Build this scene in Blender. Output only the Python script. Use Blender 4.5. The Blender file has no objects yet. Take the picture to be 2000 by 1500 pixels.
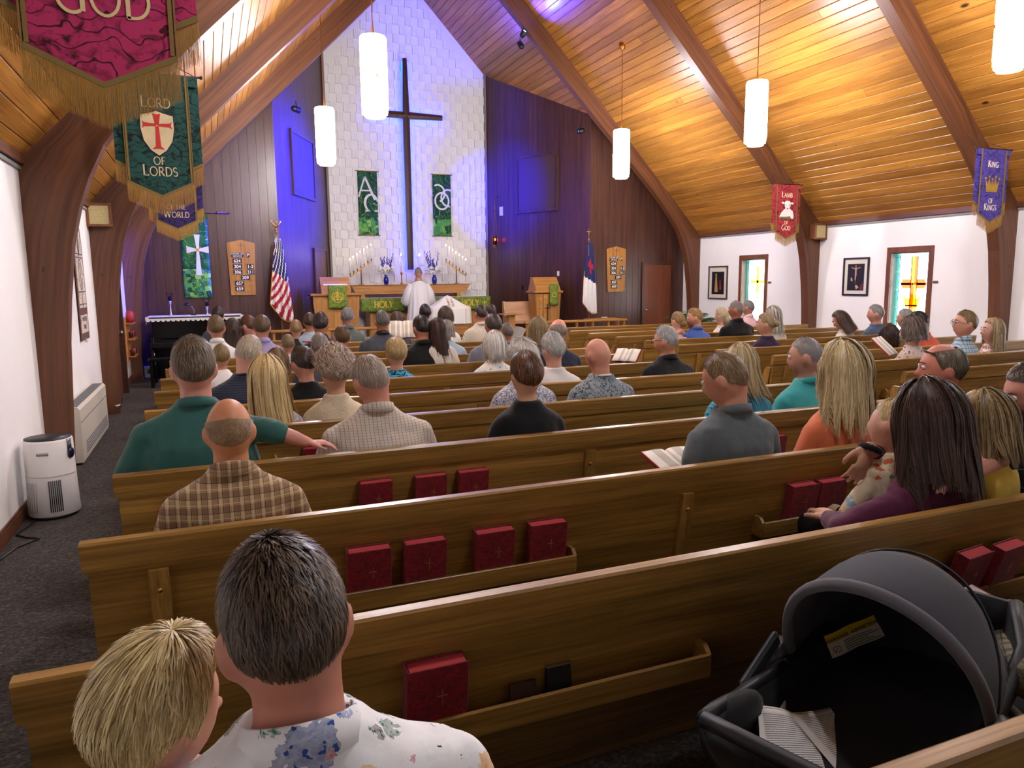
import bpy, math, random
import numpy as np
from mathutils import Vector, Matrix, Euler
D = bpy.data; SC = bpy.context.scene; COL = SC.collection
random.seed(7); RNG = np.random.default_rng(11)
PI = math.pi; sin, cos, tan, rad = math.sin, math.cos, math.tan, math.radians

# ---------------------------------------------------------------- camera, world, exposure
CAM_Z = 1.67; F_PX = 1426.08; YAW, PITCH, ROLL = rad(22.3588), rad(8.0402), rad(-0.6155)
def cam_axes():
    f = np.array([sin(YAW)*cos(PITCH), cos(YAW)*cos(PITCH), -sin(PITCH)])
    r = np.array([cos(YAW), -sin(YAW), 0.0]); u = np.cross(r, f)
    return cos(ROLL)*r + sin(ROLL)*u, -sin(ROLL)*r + cos(ROLL)*u, f
CR, CU, CF = cam_axes()
cam = D.objects.new('camera', D.cameras.new('camera')); COL.objects.link(cam)
cam.data.sensor_width = 36.0; cam.data.sensor_fit = 'HORIZONTAL'; cam.data.lens = 36.0*F_PX/2000.0
cam.data.clip_start = 0.02; cam.data.clip_end = 200
cam.matrix_world = Matrix(((CR[0], CU[0], -CF[0], 0), (CR[1], CU[1], -CF[1], 0), (CR[2], CU[2], -CF[2], CAM_Z), (0, 0, 0, 1)))
SC.camera = cam
def at(px, py, Y):
    """world point seen at a photograph pixel, on the plane at depth Y"""
    d = (px-1000)/F_PX*CR - (py-750)/F_PX*CU + CF
    d = d*(Y/d[1]); return Vector((d[0], d[1], d[2]+CAM_Z))
SC.view_settings.view_transform = 'Standard'; SC.view_settings.look = 'None'
SC.view_settings.gamma = 1.0; SC.view_settings.use_curve_mapping = False
SC.view_settings.exposure = 2.6
SC.cycles.use_denoising = True
SC.cycles.max_bounces = 6; SC.cycles.diffuse_bounces = 4; SC.cycles.glossy_bounces = 3
SC.cycles.transmission_bounces = 4; SC.cycles.transparent_max_bounces = 6
SC.cycles.caustics_reflective = False; SC.cycles.caustics_refractive = False
SC.cycles.sample_clamp_indirect = 6.0
world = D.worlds.new('daylight'); SC.world = world; world.use_nodes = True
_wn = world.node_tree.nodes; _bg = _wn['Background']
_bg.inputs[0].default_value = (0.80, 0.90, 1.0, 1); _bg.inputs[1].default_value = 3.0

# ---------------------------------------------------------------- mesh helpers
class MB:
    def __init__(s): s.v = []; s.f = []; s.mi = []
    def add(s, vs, fs, mi=0):
        b = len(s.v); s.v.extend([tuple(map(float, v)) for v in vs])
        for f in fs: s.f.append(tuple(b+i for i in f)); s.mi.append(mi)
        return s
    def box(s, c, d, M=None, ch=0.0, mi=0):
        x, y, z = d[0]/2, d[1]/2, d[2]/2
        if ch <= 0:
            vs = [(sx*x, sy*y, sz*z) for sx in (-1, 1) for sy in (-1, 1) for sz in (-1, 1)]
            fs = [(0, 1, 3, 2), (4, 6, 7, 5), (0, 4, 5, 1), (2, 3, 7, 6), (0, 2, 6, 4), (1, 5, 7, 3)]
        else:
            vs = []; idx = {}
            for sx in (-1, 1):
                for sy in (-1, 1):
                    for sz in (-1, 1):
                        for k in range(3):
                            p = [sx*(x-ch), sy*(y-ch), sz*(z-ch)]; p[k] = (sx*x, sy*y, sz*z)[k]
                            idx[sx, sy, sz, k] = len(vs); vs.append(tuple(p))
            fs = []
            q = [(-1, -1), (1, -1), (1, 1), (-1, 1)]
            def key(k, a, b, sgn):
                t = [0, 0, 0]; o = [i for i in range(3) if i != k]; t[k] = sgn; t[o[0]] = a; t[o[1]] = b; return tuple(t)
            for k in range(3):
                for sgn in (-1, 1):
                    l = [idx[key(k, a, b, sgn)+(k,)] for a, b in q]
                    flip = (sgn > 0) == (k == 1)
                    fs.append(tuple(l[::-1] if flip else l))
            for k in range(3):
                o = [i for i in range(3) if i != k]
                for a in (-1, 1):
                    for b in (-1, 1):
                        l = []
                        for sgn, kk in ((-1, o[0]), (1, o[0]), (1, o[1]), (-1, o[1])):
                            l.append(idx[key(k, a, b, sgn)+(kk,)])
                        fs.append(tuple(l))
            for sx in (-1, 1):
                for sy in (-1, 1):
                    for sz in (-1, 1): fs.append(tuple(idx[sx, sy, sz, k] for k in range(3)))
        out = []
        for v in vs:
            v = Vector(v)
            if M is not None: v = M @ v
            out.append(v + Vector(c))
        return s.add(out, fs, mi)
    def prism(s, poly, a, b, axis='y', mi=0):
        """polygon in the plane across axis, extruded from a to b"""
        n = len(poly); vs = []
        for t in (a, b):
            for p, q in poly:
                vs.append({'x': (t, p, q), 'y': (p, t, q), 'z': (p, q, t)}[axis])
        fs = [tuple(range(n))[::-1], tuple(range(n, 2*n))] + [(i, (i+1) % n, n+(i+1) % n, n+i) for i in range(n)]
        return s.add(vs, fs, mi)
    def tube(s, pts, r, n=8, cap=True, mi=0, flat=1.0):
        pts = [Vector(p) for p in pts]; m = len(pts)
        rr = r if hasattr(r, '__len__') else [r]*m
        up = None; vs = []
        for i, p in enumerate(pts):
            t = (pts[min(i+1, m-1)] - pts[max(i-1, 0)])
            t = t.normalized() if t.length > 1e-9 else Vector((0, 0, 1))
            if up is None:
                up = Vector((0, 0, 1)) if abs(t.z) < .9 else Vector((0, 1, 0))
            e1 = t.cross(up); e1 = e1.normalized() if e1.length > 1e-6 else Vector((1, 0, 0))
            e2 = e1.cross(t).normalized(); up = e2
            for k in range(n):
                a = 2*PI*k/n; vs.append(p + e1*(cos(a)*rr[i]) + e2*(sin(a)*rr[i]*flat))
        fs = [(i*n+k, i*n+(k+1) % n, (i+1)*n+(k+1) % n, (i+1)*n+k) for i in range(m-1) for k in range(n)]
        if cap: fs += [tuple(range(n))[::-1], tuple(range((m-1)*n, m*n))]
        return s.add(vs, fs, mi)
    def lathe(s, prof, c=(0, 0, 0), n=16, cap=True, mi=0):
        m = len(prof); vs = [(c[0]+r*cos(2*PI*k/n), c[1]+r*sin(2*PI*k/n), c[2]+z) for r, z in prof for k in range(n)]
        fs = [(i*n+k, i*n+(k+1) % n, (i+1)*n+(k+1) % n, (i+1)*n+k) for i in range(m-1) for k in range(n)]
        if cap: fs += [tuple(range(n))[::-1], tuple(range((m-1)*n, m*n))]
        return s.add(vs, fs, mi)
    def ell(s, c, r, n=12, m=8, M=None, mi=0):
        vs = []
        for j in range(m+1):
            a = PI*j/m
            for k in range(n):
                b = 2*PI*k/n; v = Vector((r[0]*sin(a)*cos(b), r[1]*sin(a)*sin(b), r[2]*cos(a)))
                if M is not None: v = M @ v
                vs.append(v + Vector(c))
        fs = [(j*n+k, (j+1)*n+k, (j+1)*n+(k+1) % n, j*n+(k+1) % n) for j in range(m) for k in range(n)]
        return s.add(vs, fs, mi)
    def loft(s, rings, n=20, p=2.4, mi=0):
        """rings (cx,cy,cz,a,b): rounded cross sections one above the other"""
        vs = []
        for cx, cy, cz, a, b in rings:
            for k in range(n):
                t = 2*PI*k/n; c_, s_ = cos(t), sin(t)
                vs.append((cx+a*math.copysign(abs(c_)**(2/p), c_), cy+b*math.copysign(abs(s_)**(2/p), s_), cz))
        m = len(rings)
        fs = [(i*n+k, i*n+(k+1) % n, (i+1)*n+(k+1) % n, (i+1)*n+k) for i in range(m-1) for k in range(n)]
        fs += [tuple(range(n))[::-1], tuple(range((m-1)*n, m*n))]
        return s.add(vs, fs, mi)
    def grid(s, fn, nu, nv, mi=0, cu=False):
        vs = [fn(i/nu, j/nv) for j in range(nv+1) for i in range(nu+(0 if cu else 1))]
        w = nu+(0 if cu else 1)
        fs = [(j*w+i, j*w+(i+1) % w, (j+1)*w+(i+1) % w, (j+1)*w+i) for j in range(nv) for i in range(nu)]
        return s.add(vs, fs, mi)
    def sheet(s, fn, nu, nv, th, mi=0):
        """a thin bent sheet with real thickness th (fn gives the mid surface)"""
        w = nu+1; P = np.array([[fn(i/nu, j/nv) for i in range(w)] for j in range(nv+1)], float)
        du = np.gradient(P, axis=1); dv = np.gradient(P, axis=0); nn = np.cross(du, dv)
        nn /= np.maximum(np.linalg.norm(nn, axis=2, keepdims=True), 1e-9)
        A = (P+nn*th/2).reshape(-1, 3); B = (P-nn*th/2).reshape(-1, 3); k = len(A)
        fs = [(j*w+i, j*w+i+1, (j+1)*w+i+1, (j+1)*w+i) for j in range(nv) for i in range(nu)]
        fs += [tuple(k+q for q in f[::-1]) for f in fs]
        edge = [i for i in range(w)] + [j*w+nu for j in range(1, nv+1)] + [nv*w+i for i in range(nu-1, -1, -1)] + [j*w for j in range(nv-1, 0, -1)]
        m = len(edge)
        fs += [(edge[(i+1) % m], edge[i], k+edge[i], k+edge[(i+1) % m]) for i in range(m)]
        return s.add(np.vstack([A, B]), fs, mi)
    def mesh(s, name, mats=(), smooth=False):
        me = D.meshes.new(name); me.from_pydata(s.v, [], s.f)
        for m in mats: me.materials.append(m)
        if any(s.mi): me.polygons.foreach_set('material_index', s.mi)
        if smooth: me.polygons.foreach_set('use_smooth', [True]*len(me.polygons))
        me.update(); return me
    def build(s, name, mat, parent=None, smooth=False, loc=None, rot=None):
        mats = mat if isinstance(mat, (list, tuple)) else [mat]
        return link(name, s.mesh(name, mats, smooth), parent, loc, rot)
def link(name, me, parent=None, loc=None, rot=None):
    o = D.objects.new(name, me); COL.objects.link(o)
    if parent is not None: o.parent = parent
    if loc is not None: o.location = loc
    if rot is not None: o.rotation_euler = rot
    return o
def tag(o, label=None, cat=None, group=None, kind=None):
    if label: o['label'] = label
    if cat: o['category'] = cat
    if group: o['group'] = group
    if kind: o['kind'] = kind
    return o
def thing(name, label, cat, loc=(0, 0, 0), rz=0, group=None):
    o = D.objects.new(name, None); COL.objects.link(o); o.empty_display_size = .1
    o.location = loc; o.rotation_euler = (0, 0, rz)
    return tag(o, label, cat, group)
def smooth_mod(o, bev=0.004, seg=2):
    m = o.modifiers.new('edge', 'BEVEL'); m.width = bev; m.segments = seg; m.limit_method = 'ANGLE'; m.angle_limit = rad(35)
    return o

# ---------------------------------------------------------------- materials
def lin(c):
    if isinstance(c, str): c = tuple(int(c[i:i+2], 16)/255 for i in (0, 2, 4))
    return tuple((x/12.92 if x <= .04045 else ((x+.055)/1.055)**2.4) for x in c[:3]) + (1.0,)
class T:
    """small node-tree writer"""
    def __init__(s, name):
        s.m = D.materials.new(name); s.m.use_nodes = True; s.t = s.m.node_tree; s.n = s.t.nodes
        s.b = s.n['Principled BSDF']; s.out = s.n['Material Output']
    def L(s, a, b): s.t.links.new(a, b)
    def node(s, k, **kw):
        n = s.n.new(k)
        for a, b in kw.items(): setattr(n, a, b)
        return n
    def setin(s, sock, v):
        if hasattr(v, 'is_linked') or isinstance(v, bpy.types.NodeSocket): s.L(v, sock)
        elif v is not None: sock.default_value = v
    def math(s, op, a, b=None, c=None, clamp=False):
        n = s.node('ShaderNodeMath', operation=op, use_clamp=clamp)
        s.setin(n.inputs[0], a); s.setin(n.inputs[1], b); s.setin(n.inputs[2], c); return n.outputs[0]
    def coord(s, which='Object', scale=(1, 1, 1), loc=(0, 0, 0), rnd=0.0):
        c = s.node('ShaderNodeTexCoord').outputs[which]
        if rnd:
            oi = s.node('ShaderNodeObjectInfo'); v = s.node('ShaderNodeVectorMath', operation='ADD')
            r = s.math('MULTIPLY', oi.outputs['Random'], rnd); cx = s.node('ShaderNodeCombineXYZ')
            for i in range(3): s.L(r, cx.inputs[i])
            s.L(c, v.inputs[0]); s.L(cx.outputs[0], v.inputs[1]); c = v.outputs[0]
        mp = s.node('ShaderNodeMapping'); s.L(c, mp.inputs[0])
        mp.inputs['Scale'].default_value = scale; mp.inputs['Location'].default_value = loc
        return mp.outputs[0]
    def noise(s, vec, scale=5, detail=4, rough=.55, dist=0, out='Fac'):
        n = s.node('ShaderNodeTexNoise'); s.L(vec, n.inputs['Vector']); n.inputs['Scale'].default_value = scale
        n.inputs['Detail'].default_value = detail; n.inputs['Roughness'].default_value = rough; n.inputs['Distortion'].default_value = dist
        return n.outputs[out]
    def voro(s, vec, scale=5, out='Distance', feature='F1', rnd=1.0):
        n = s.node('ShaderNodeTexVoronoi', feature=feature); s.L(vec, n.inputs['Vector']); n.inputs['Scale'].default_value = scale
        n.inputs['Randomness'].default_value = rnd; return n.outputs[out]
    def ramp(s, fac, stops, interp='LINEAR'):
        n = s.node('ShaderNodeValToRGB'); n.color_ramp.interpolation = interp; e = n.color_ramp.elements
        while len(e) < len(stops): e.new(.5)
        for el, (p, c) in zip(e, stops): el.position = p; el.color = lin(c)
        s.L(fac, n.inputs[0]); return n.outputs[0]
    def mix(s, fac, a, b, mode='MIX'):
        n = s.node('ShaderNodeMix', data_type='RGBA', blend_type=mode); s.setin(n.inputs[0], fac)
        s.setin(n.inputs[6], a if not isinstance(a, (str, tuple)) else lin(a)); s.setin(n.inputs[7], b if not isinstance(b, (str, tuple)) else lin(b))
        return n.outputs[2]
    def sep(s, vec):
        n = s.node('ShaderNodeSeparateXYZ'); s.L(vec, n.inputs[0]); return n.outputs
    def bump(s, h, strength=.3, dist=.01):
        n = s.node('ShaderNodeBump'); n.inputs['Strength'].default_value = strength; n.inputs['Distance'].default_value = dist
        s.L(h, n.inputs['Height']); s.L(n.outputs[0], s.b.inputs['Normal'])
    def fin(s, col=None, rough=.5, spec=.5, metal=0):
        if col is not None: s.setin(s.b.inputs['Base Color'], lin(col) if isinstance(col, (str, tuple)) else col)
        s.setin(s.b.inputs['Roughness'], rough); s.b.inputs['Specular IOR Level'].default_value = spec; s.b.inputs['Metallic'].default_value = metal
        return s.m
_MC = {}
def plain(col, rough=.5, spec=.5, metal=0, name=None, noise=0.0):
    k = ('p', col, rough, spec, metal, noise)
    if k not in _MC:
        t = T(name or 'plain'); c = lin(col)
        if noise:
            c = t.mix(t.noise(t.coord(), 9, 5), tuple(max(0, x) for x in _shade(col, 1-noise)), tuple(_shade(col, 1+noise)))
            t.fin(c, rough, spec, metal)
        else: t.fin(None, rough, spec, metal); t.b.inputs['Base Color'].default_value = c
        _MC[k] = t.m
    return _MC[k]
def _rgb(c): return tuple(int(c[i:i+2], 16)/255 for i in (0, 2, 4)) if isinstance(c, str) else c
def _shade(c, k): return tuple(min(1, x*k) for x in _rgb(c))
def emit(col, strength, name='glow'):
    k = ('e', col, strength)
    if k not in _MC:
        t = T(name); t.b.inputs['Base Color'].default_value = lin(col); t.b.inputs['Emission Color'].default_value = lin(col)
        t.b.inputs['Emission Strength'].default_value = strength; _MC[k] = t.m
    return _MC[k]
def wood(name, dark, light, axis='x', rough=.4, grain=1.0, knots=None, var=.12, spec=.45, coat=0, rings=9.0):
    """varnished timber with the grain along axis"""
    t = T(name); al, ac = .55*grain, rings*grain
    sc = {'x': (al, ac, ac), 'y': (ac, al, ac), 'z': (ac, ac, al)}[axis]
    v = t.coord('Object', sc, rnd=37.0)
    n1 = t.noise(v, 1.0, 5, .6, .8)
    sc2 = {'x': (2, 90, 90), 'y': (90, 2, 90), 'z': (90, 90, 2)}[axis]
    n2 = t.noise(t.coord('Object', sc2, rnd=13.0), 1.0, 3, .6)
    c = t.ramp(n1, [(.30, dark), (.70, light)])
    c = t.mix(t.math('MULTIPLY', t.math('SUBTRACT', .62, n2, clamp=True), 1.6, clamp=True), c, _shade(dark, .55))
    if knots:
        ks, kth = knots
        kv = t.coord('Object', {'x': (.42, 1, 1), 'y': (1, .42, 1), 'z': (1, 1, .42)}[axis], rnd=91.0)
        d = t.voro(kv, ks); pos = t.voro(kv, ks, 'Color'); big = t.sep(pos)[0]
        thr = t.math('MULTIPLY', big, kth)
        k = t.math('SUBTRACT', 1.0, t.math('DIVIDE', d, t.math('ADD', thr, .001)), clamp=True)
        c = t.mix(t.math('MULTIPLY', k, 2.2, clamp=True), c, _shade(dark, .32))
    oi = t.node('ShaderNodeObjectInfo').outputs['Random']
    hv = t.node('ShaderNodeHueSaturation'); t.L(c, hv.inputs['Color'])
    t.L(t.math('ADD', t.math('MULTIPLY', oi, 2*var), 1-var), hv.inputs['Value'])
    t.bump(n2, .12, .004)
    t.fin(hv.outputs[0], rough, spec)
    if coat: t.b.inputs['Coat Weight'].default_value = coat; t.b.inputs['Coat Roughness'].default_value = .25
    return t.m
def fabric(name, base, layers=(), rough=.85, weave=420, bump=.15, spec=.25, sheen=.15):
    """woven cloth; layers: stripes ('s',axis,period,width,colour,strength[,offset]) spots ('v',scale,threshold,[colours]) blotches ('n',scale,lo,hi,colour)"""
    t = T(name); v = t.coord(); c = lin(base); xyz = None
    rgb = t.node('ShaderNodeRGB'); rgb.outputs[0].default_value = c; c = rgb.outputs[0]
    for l in layers:
        if l[0] == 's':
            if xyz is None: xyz = t.sep(v)
            a = xyz['xyz'.index(l[1])]; off = l[6] if len(l) > 6 else 0
            fr = t.math('FRACT', t.math('ADD', t.math('MULTIPLY', a, 1/l[2]), off+50))
            c = t.mix(t.math('MULTIPLY', t.math('LESS_THAN', fr, l[3]), l[5]), c, lin(l[4]))
        elif l[0] == 'v':
            w = t.noise(t.coord(), l[1]*.9, 2, .5, 0, 'Color'); mv = t.node('ShaderNodeMix', data_type='VECTOR'); mv.inputs[0].default_value = .06
            t.L(v, mv.inputs[4]); t.L(w, mv.inputs[5]); vv = mv.outputs[1]
            n = t.node('ShaderNodeTexVoronoi'); t.L(vv, n.inputs['Vector']); n.inputs['Scale'].default_value = l[1]
            cols = l[3]; k = t.ramp(t.sep(n.outputs['Color'])[0], [(i/len(cols), cc) for i, cc in enumerate(cols)], 'CONSTANT')
            m = t.math('LESS_THAN', n.outputs['Distance'], l[2]) if len(l) < 5 else t.math('LESS_THAN', t.math('ABSOLUTE', t.math('SUBTRACT', n.outputs['Distance'], l[4])), l[2])
            c = t.mix(m, c, k)
        elif l[0] == 'n':
            f = t.math('MULTIPLY', t.math('SUBTRACT', t.noise(v, l[1], 5, .6, 1.5), l[2]), 1/(l[3]-l[2]), clamp=True)
            c = t.mix(f, c, lin(l[4]))
        elif l[0] == 'w':      # swirling damask lines: ('w',scale,width,colour)
            w = t.node('ShaderNodeTexWave', wave_type='RINGS'); t.L(v, w.inputs['Vector']); w.inputs['Scale'].default_value = l[1]
            w.inputs['Distortion'].default_value = 14; w.inputs['Detail'].default_value = 2; w.inputs['Detail Scale'].default_value = 1.4
            c = t.mix(t.math('GREATER_THAN', w.outputs['Fac'], 1-l[2]), c, lin(l[3]))
    if weave:
        h = t.noise(t.coord(), weave, 2, .5); t.bump(h, bump, .002)
    t.fin(c, rough, spec); t.b.inputs['Sheen Weight'].default_value = sheen
    return t.m
# ---------------------------------------------------------------- shared materials
XL, XR, XC, EAVE, SLOPE = -1.34, 10.7, 4.68, 2.66, 1.04
YF, YB = 15.0, 18.0                      # panelled nave front wall, white chancel back wall
CLX, CRX, BLX, BRX = 1.32, 8.15, 2.74, 6.75
def ceil_h(x): return EAVE + SLOPE*min(x-XL, XR-x)
m_pew = wood('oak_pew', '745220', 'b88a42', 'x', .34, 1.0, None, .05, .5, .35)
m_pewz = wood('oak_pew_upright', '7c5824', 'c09248', 'z', .36, 1.0, None, .06, .5, .3)
m_oak = wood('oak_light', 'a8702f', 'd09a50', 'x', .42, 1.2, None, .06)
m_oakz = wood('oak_light_upright', 'a06a2c', 'c89048', 'z', .42, 1.2, None, .06)
m_ceil = wood('pine_ceiling', '965e22', 'c4893a', 'y', .36, .8, (3.0, .10), .24, .5)
m_panel = wood('mahogany_panel', '43281f', '5f3d30', 'z', .33, .9, None, .10, .5)
m_trim = wood('brown_trim', '5c3520', '7b4a2c', 'y', .42, 1.0, None, .05)
m_trimz = wood('brown_trim_upright', '6a3c20', '8a5430', 'z', .42, 1.0, None, .05)
m_black = plain('101012', .45); m_steel = plain('b8b8b6', .3, .5, 1.0); m_brass = plain('b8863a', .32, .5, 1.0)
m_gold = plain('c8973c', .35, .5, 1.0); m_whitep = plain('e8e6e0', .5); m_paper = plain('e9e4d8', .8, .2)
def plaster(name, col):
    t = T(name); n = t.noise(t.coord(), 60, 4); n2 = t.noise(t.coord(), 1.3, 3)
    t.bump(n, .08, .003); return t.fin(t.mix(n2, _shade(col, .97), _shade(col, 1.02)), .7, .3)
m_wall = plaster('white_plaster', 'f3f1ee')
def carpet():
    t = T('carpet'); v = t.coord(); a = t.noise(v, 55, 6, .7, .6); b = t.noise(t.coord('Object', (1, 3, 1)), 26, 4, .6, 1.2)
    c = t.ramp(t.math('ADD', t.math('MULTIPLY', a, .5), t.math('MULTIPLY', b, .5)), [(.36, '2c2826'), (.52, '4e4a47'), (.68, '7c7670')])
    t.bump(a, .7, .012); return t.fin(c, .95, .1)
m_carpet = carpet()
def glulam():
    t = T('glulam_arch'); v = t.coord('UV', (.5, 16, 1)); a = t.noise(v, 1, 4, .6, .4); b = t.noise(t.coord('UV', (2, 70, 1)), 1, 3)
    kn = t.voro(t.coord('UV', (1.6, 4, 1)), 1.0); k = t.math('MULTIPLY', t.math('LESS_THAN', kn, .05), .5)
    c = t.ramp(a, [(.3, '50301c'), (.7, '7e5032')]); c = t.mix(t.math('MULTIPLY', b, .35), c, lin('8c5a3a')); c = t.mix(k, c, lin('2c180c'))
    t.bump(b, .1, .003); return t.fin(c, .42, .45)
m_arch = glulam()

# ---------------------------------------------------------------- floor, platform, outer walls
def struct(o): o['kind'] = 'structure'; return o
struct(MB().box((4.68, 7, -.1), (13, 23, .2)).build('floor', m_carpet))
struct(MB().box((4.74, 16.55, .16), (6.9, 3.1, .32), ch=.01).build('floor', m_carpet))          # chancel platform
struct(MB().box((4.74, 14.75, .08), (6.5, .6, .16), ch=.01).build('floor', m_carpet))            # step up to it
WL = struct(MB().box((XL-.1, 5.5, 1.4), (.2, 19.2, 2.8)).build('wall_left', m_wall))
wr = MB()
WIN = [(8.32, 9.19), (12.07, 12.95), (4.6, 5.5)]; wz0, wz1 = .55, 2.06
ys = [-4.1] + [v for a, b in sorted(WIN) for v in (a+.09, b-.09)] + [15.1]
for a, b in zip(ys[0::2], ys[1::2]): wr.box((XR+.1, (a+b)/2, 1.4), (.2, b-a, 2.8))
for a, b in WIN:
    wr.box((XR+.1, (a+b)/2, wz0/2), (.2, b-a-.18, wz0)); wr.box((XR+.1, (a+b)/2, (wz1+2.8)/2), (.2, b-a-.18, 2.8-wz1))
WR = struct(wr.build('wall_right', m_wall))
struct(MB().prism([(XL-.2, 0), (XR+.2, 0), (XR+.2, EAVE), (XC, ceil_h(XC)+.2), (XL-.2, EAVE)], -4.2, -4.0).build('wall_rear', m_wall))
for s_, nm in ((-1, 'left'), (1, 'right')):
    x = XL if s_ < 0 else XR
    bb = MB()
    for z0, z1, d in ((0, .085, .018), (.085, .105, .012)): bb.box((x-s_*d/2, 5.5, (z0+z1)/2), (d, 19, z1-z0))
    struct(bb.build('baseboard_'+nm, m_trim))
    struct(MB().box((x-s_*.012, 5.5, EAVE-.055), (.02, 19, .03)).build('trim_1', plain('8d8a86', .6)))
    struct(MB().box((x-s_*.02, 5.5, EAVE+.035), (.06, 19, .13)).build('trim_2', m_trim))

# ---------------------------------------------------------------- ceiling: sloped board decks
PW = math.hypot(XC-XL, (XC-XL)*SLOPE)/58; ANG = math.atan(SLOPE)
ARCH_Y = [-.25, 3.4, 7.05, 10.7, 14.35]; BAYL = 3.65
pm = MB(); w_, l_, t_ = PW-.003, BAYL-.004, .022
pm.prism([(-w_/2, t_/2), (-w_/2, -t_/2+.008), (-w_/2+.008, -t_/2), (w_/2-.008, -t_/2), (w_/2, -t_/2+.008), (w_/2, t_/2)], -l_/2, l_/2)
plank_me = pm.mesh('plank', [m_ceil])
short_me = []
for L0 in (1.3, 2.35):
    q = MB(); q.prism([(-w_/2, t_/2), (-w_/2, -t_/2+.008), (-w_/2+.008, -t_/2), (w_/2-.008, -t_/2), (w_/2, -t_/2+.008), (w_/2, t_/2)], -L0/2+.002, L0/2-.002)
    short_me.append(q.mesh('plank', [m_ceil]))
for s_ in (-1, 1):
    x0 = XL if s_ < 0 else XR
    deck = MB(); n_ = (math.sin(ANG), math.cos(ANG))
    deck.prism([(x0+s_*.25, EAVE-.25*SLOPE+.03), (XC, ceil_h(XC)+.03), (XC, ceil_h(XC)+.2), (x0+s_*.25, EAVE-.25*SLOPE+.2)], -4.2, 18.3)
    dk = struct(deck.build('ceiling', plain('241408', .8)))
    for bi, y0 in enumerate((3.4, 7.05, 10.7, 14.35)):
        for k in range(58):
            d = (k+.5)*PW; x = x0 - s_*d*cos(ANG); z = EAVE + d*math.sin(ANG)
            if s_ < 0 and bi == 0 and k > 40: continue
            split = (s_ > 0 and bi in (1, 2) and (k*7+bi*3) % 9 == 0)
            parts = [(plank_me, y0+BAYL/2)] if not split else [(short_me[0], y0+.65), (short_me[1], y0+1.3+2.35/2)]
            for me, yc in parts:
                link('plank', me, dk, (x, yc, z+.012), (0, s_*ANG, 0))
# ridge board
struct(MB().box((XC, 7, ceil_h(XC)-.06), (.12, 22, .12)).build('trim_3', m_trim))

# ---------------------------------------------------------------- laminated timber arches
IN = [(.17, 0), (.19, .4), (.21, .8), (.23, 1.18), (.265, 1.55), (.33, 2.02), (.40, 2.30), (.49, 2.55), (.62, 2.82), (.80, 3.06), (1.05, 3.36), (1.41, 3.74), (2.0, 4.33), (2.8, 5.12), (3.6, 5.92), (4.55, 6.88), (6.02, 8.34)]
def arch(y):
    vs, fs, uv = [], [], []
    TH = .17
    for s_ in (-1, 1):
        st = []; run = 0; prev = None
        for i, (u, h) in enumerate(IN):
            # outer partner: straight back to the wall or up to the deck
            if h < EAVE: o = (-.04, h)
            else:
                k = min(1, max(0, (u-.5)/.9)); d = EAVE + SLOPE*u - h; f = d/(1+SLOPE*SLOPE)
                o = (u - f*SLOPE*k*1.0, 0); o = (o[0], EAVE+SLOPE*max(o[0], -.04)+.02)
                if u < 1.3: o = (max(-.04, u - (u+.04)*(1-k)), 0); o = (o[0] if k > 0 else -.04, 0); o = (o[0], EAVE+SLOPE*max(o[0], 0)+.02)
            if i == len(IN)-1: o = (6.02, EAVE+SLOPE*6.02+.02)
            if prev: run += math.hypot(u-prev[0], h-prev[1])
            prev = (u, h); st.append((u, h, o, run))
        X = lambda u: XL+u if s_ < 0 else XR-u
        b = len(vs)
        for u, h, o, r in st:
            for yy in (y, y+TH):
                vs.append((X(u), yy, h)); vs.append((X(o[0]), yy, o[1]))
            wd = math.hypot(u-o[0], h-o[1]); uv.append((r, wd))
        m = len(st)
        for i in range(m-1):
            a, c = b+i*4, b+(i+1)*4
            q = [(a, c, c+1, a+1), (a+2, a+3, c+3, c+2), (a, a+2, c+2, c), (a+1, c+1, c+3, a+3)]
            if s_ > 0: q = [f[::-1] for f in q]
            fs += q
        fs.append((b, b+1, b+3, b+2) if s_ < 0 else (b+2, b+3, b+1, b))
    me = D.meshes.new('arch_beam'); me.from_pydata(vs, [], fs); me.materials.append(m_arch)
    ul = me.uv_layers.new(name='UVMap')
    per = []
    for s_ in (0, 1):
        for (r, wd) in uv[s_*len(IN):(s_+1)*len(IN)]: per += [(r, 0.0), (r, wd), (r, .6), (r, wd+.6)]
    for lp in me.loops: ul.data[lp.index].uv = per[lp.vertex_index]
    me.update(); o = link('arch_beam', me); o['kind'] = 'structure'; return o
for y in ARCH_Y: arch(y)

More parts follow.
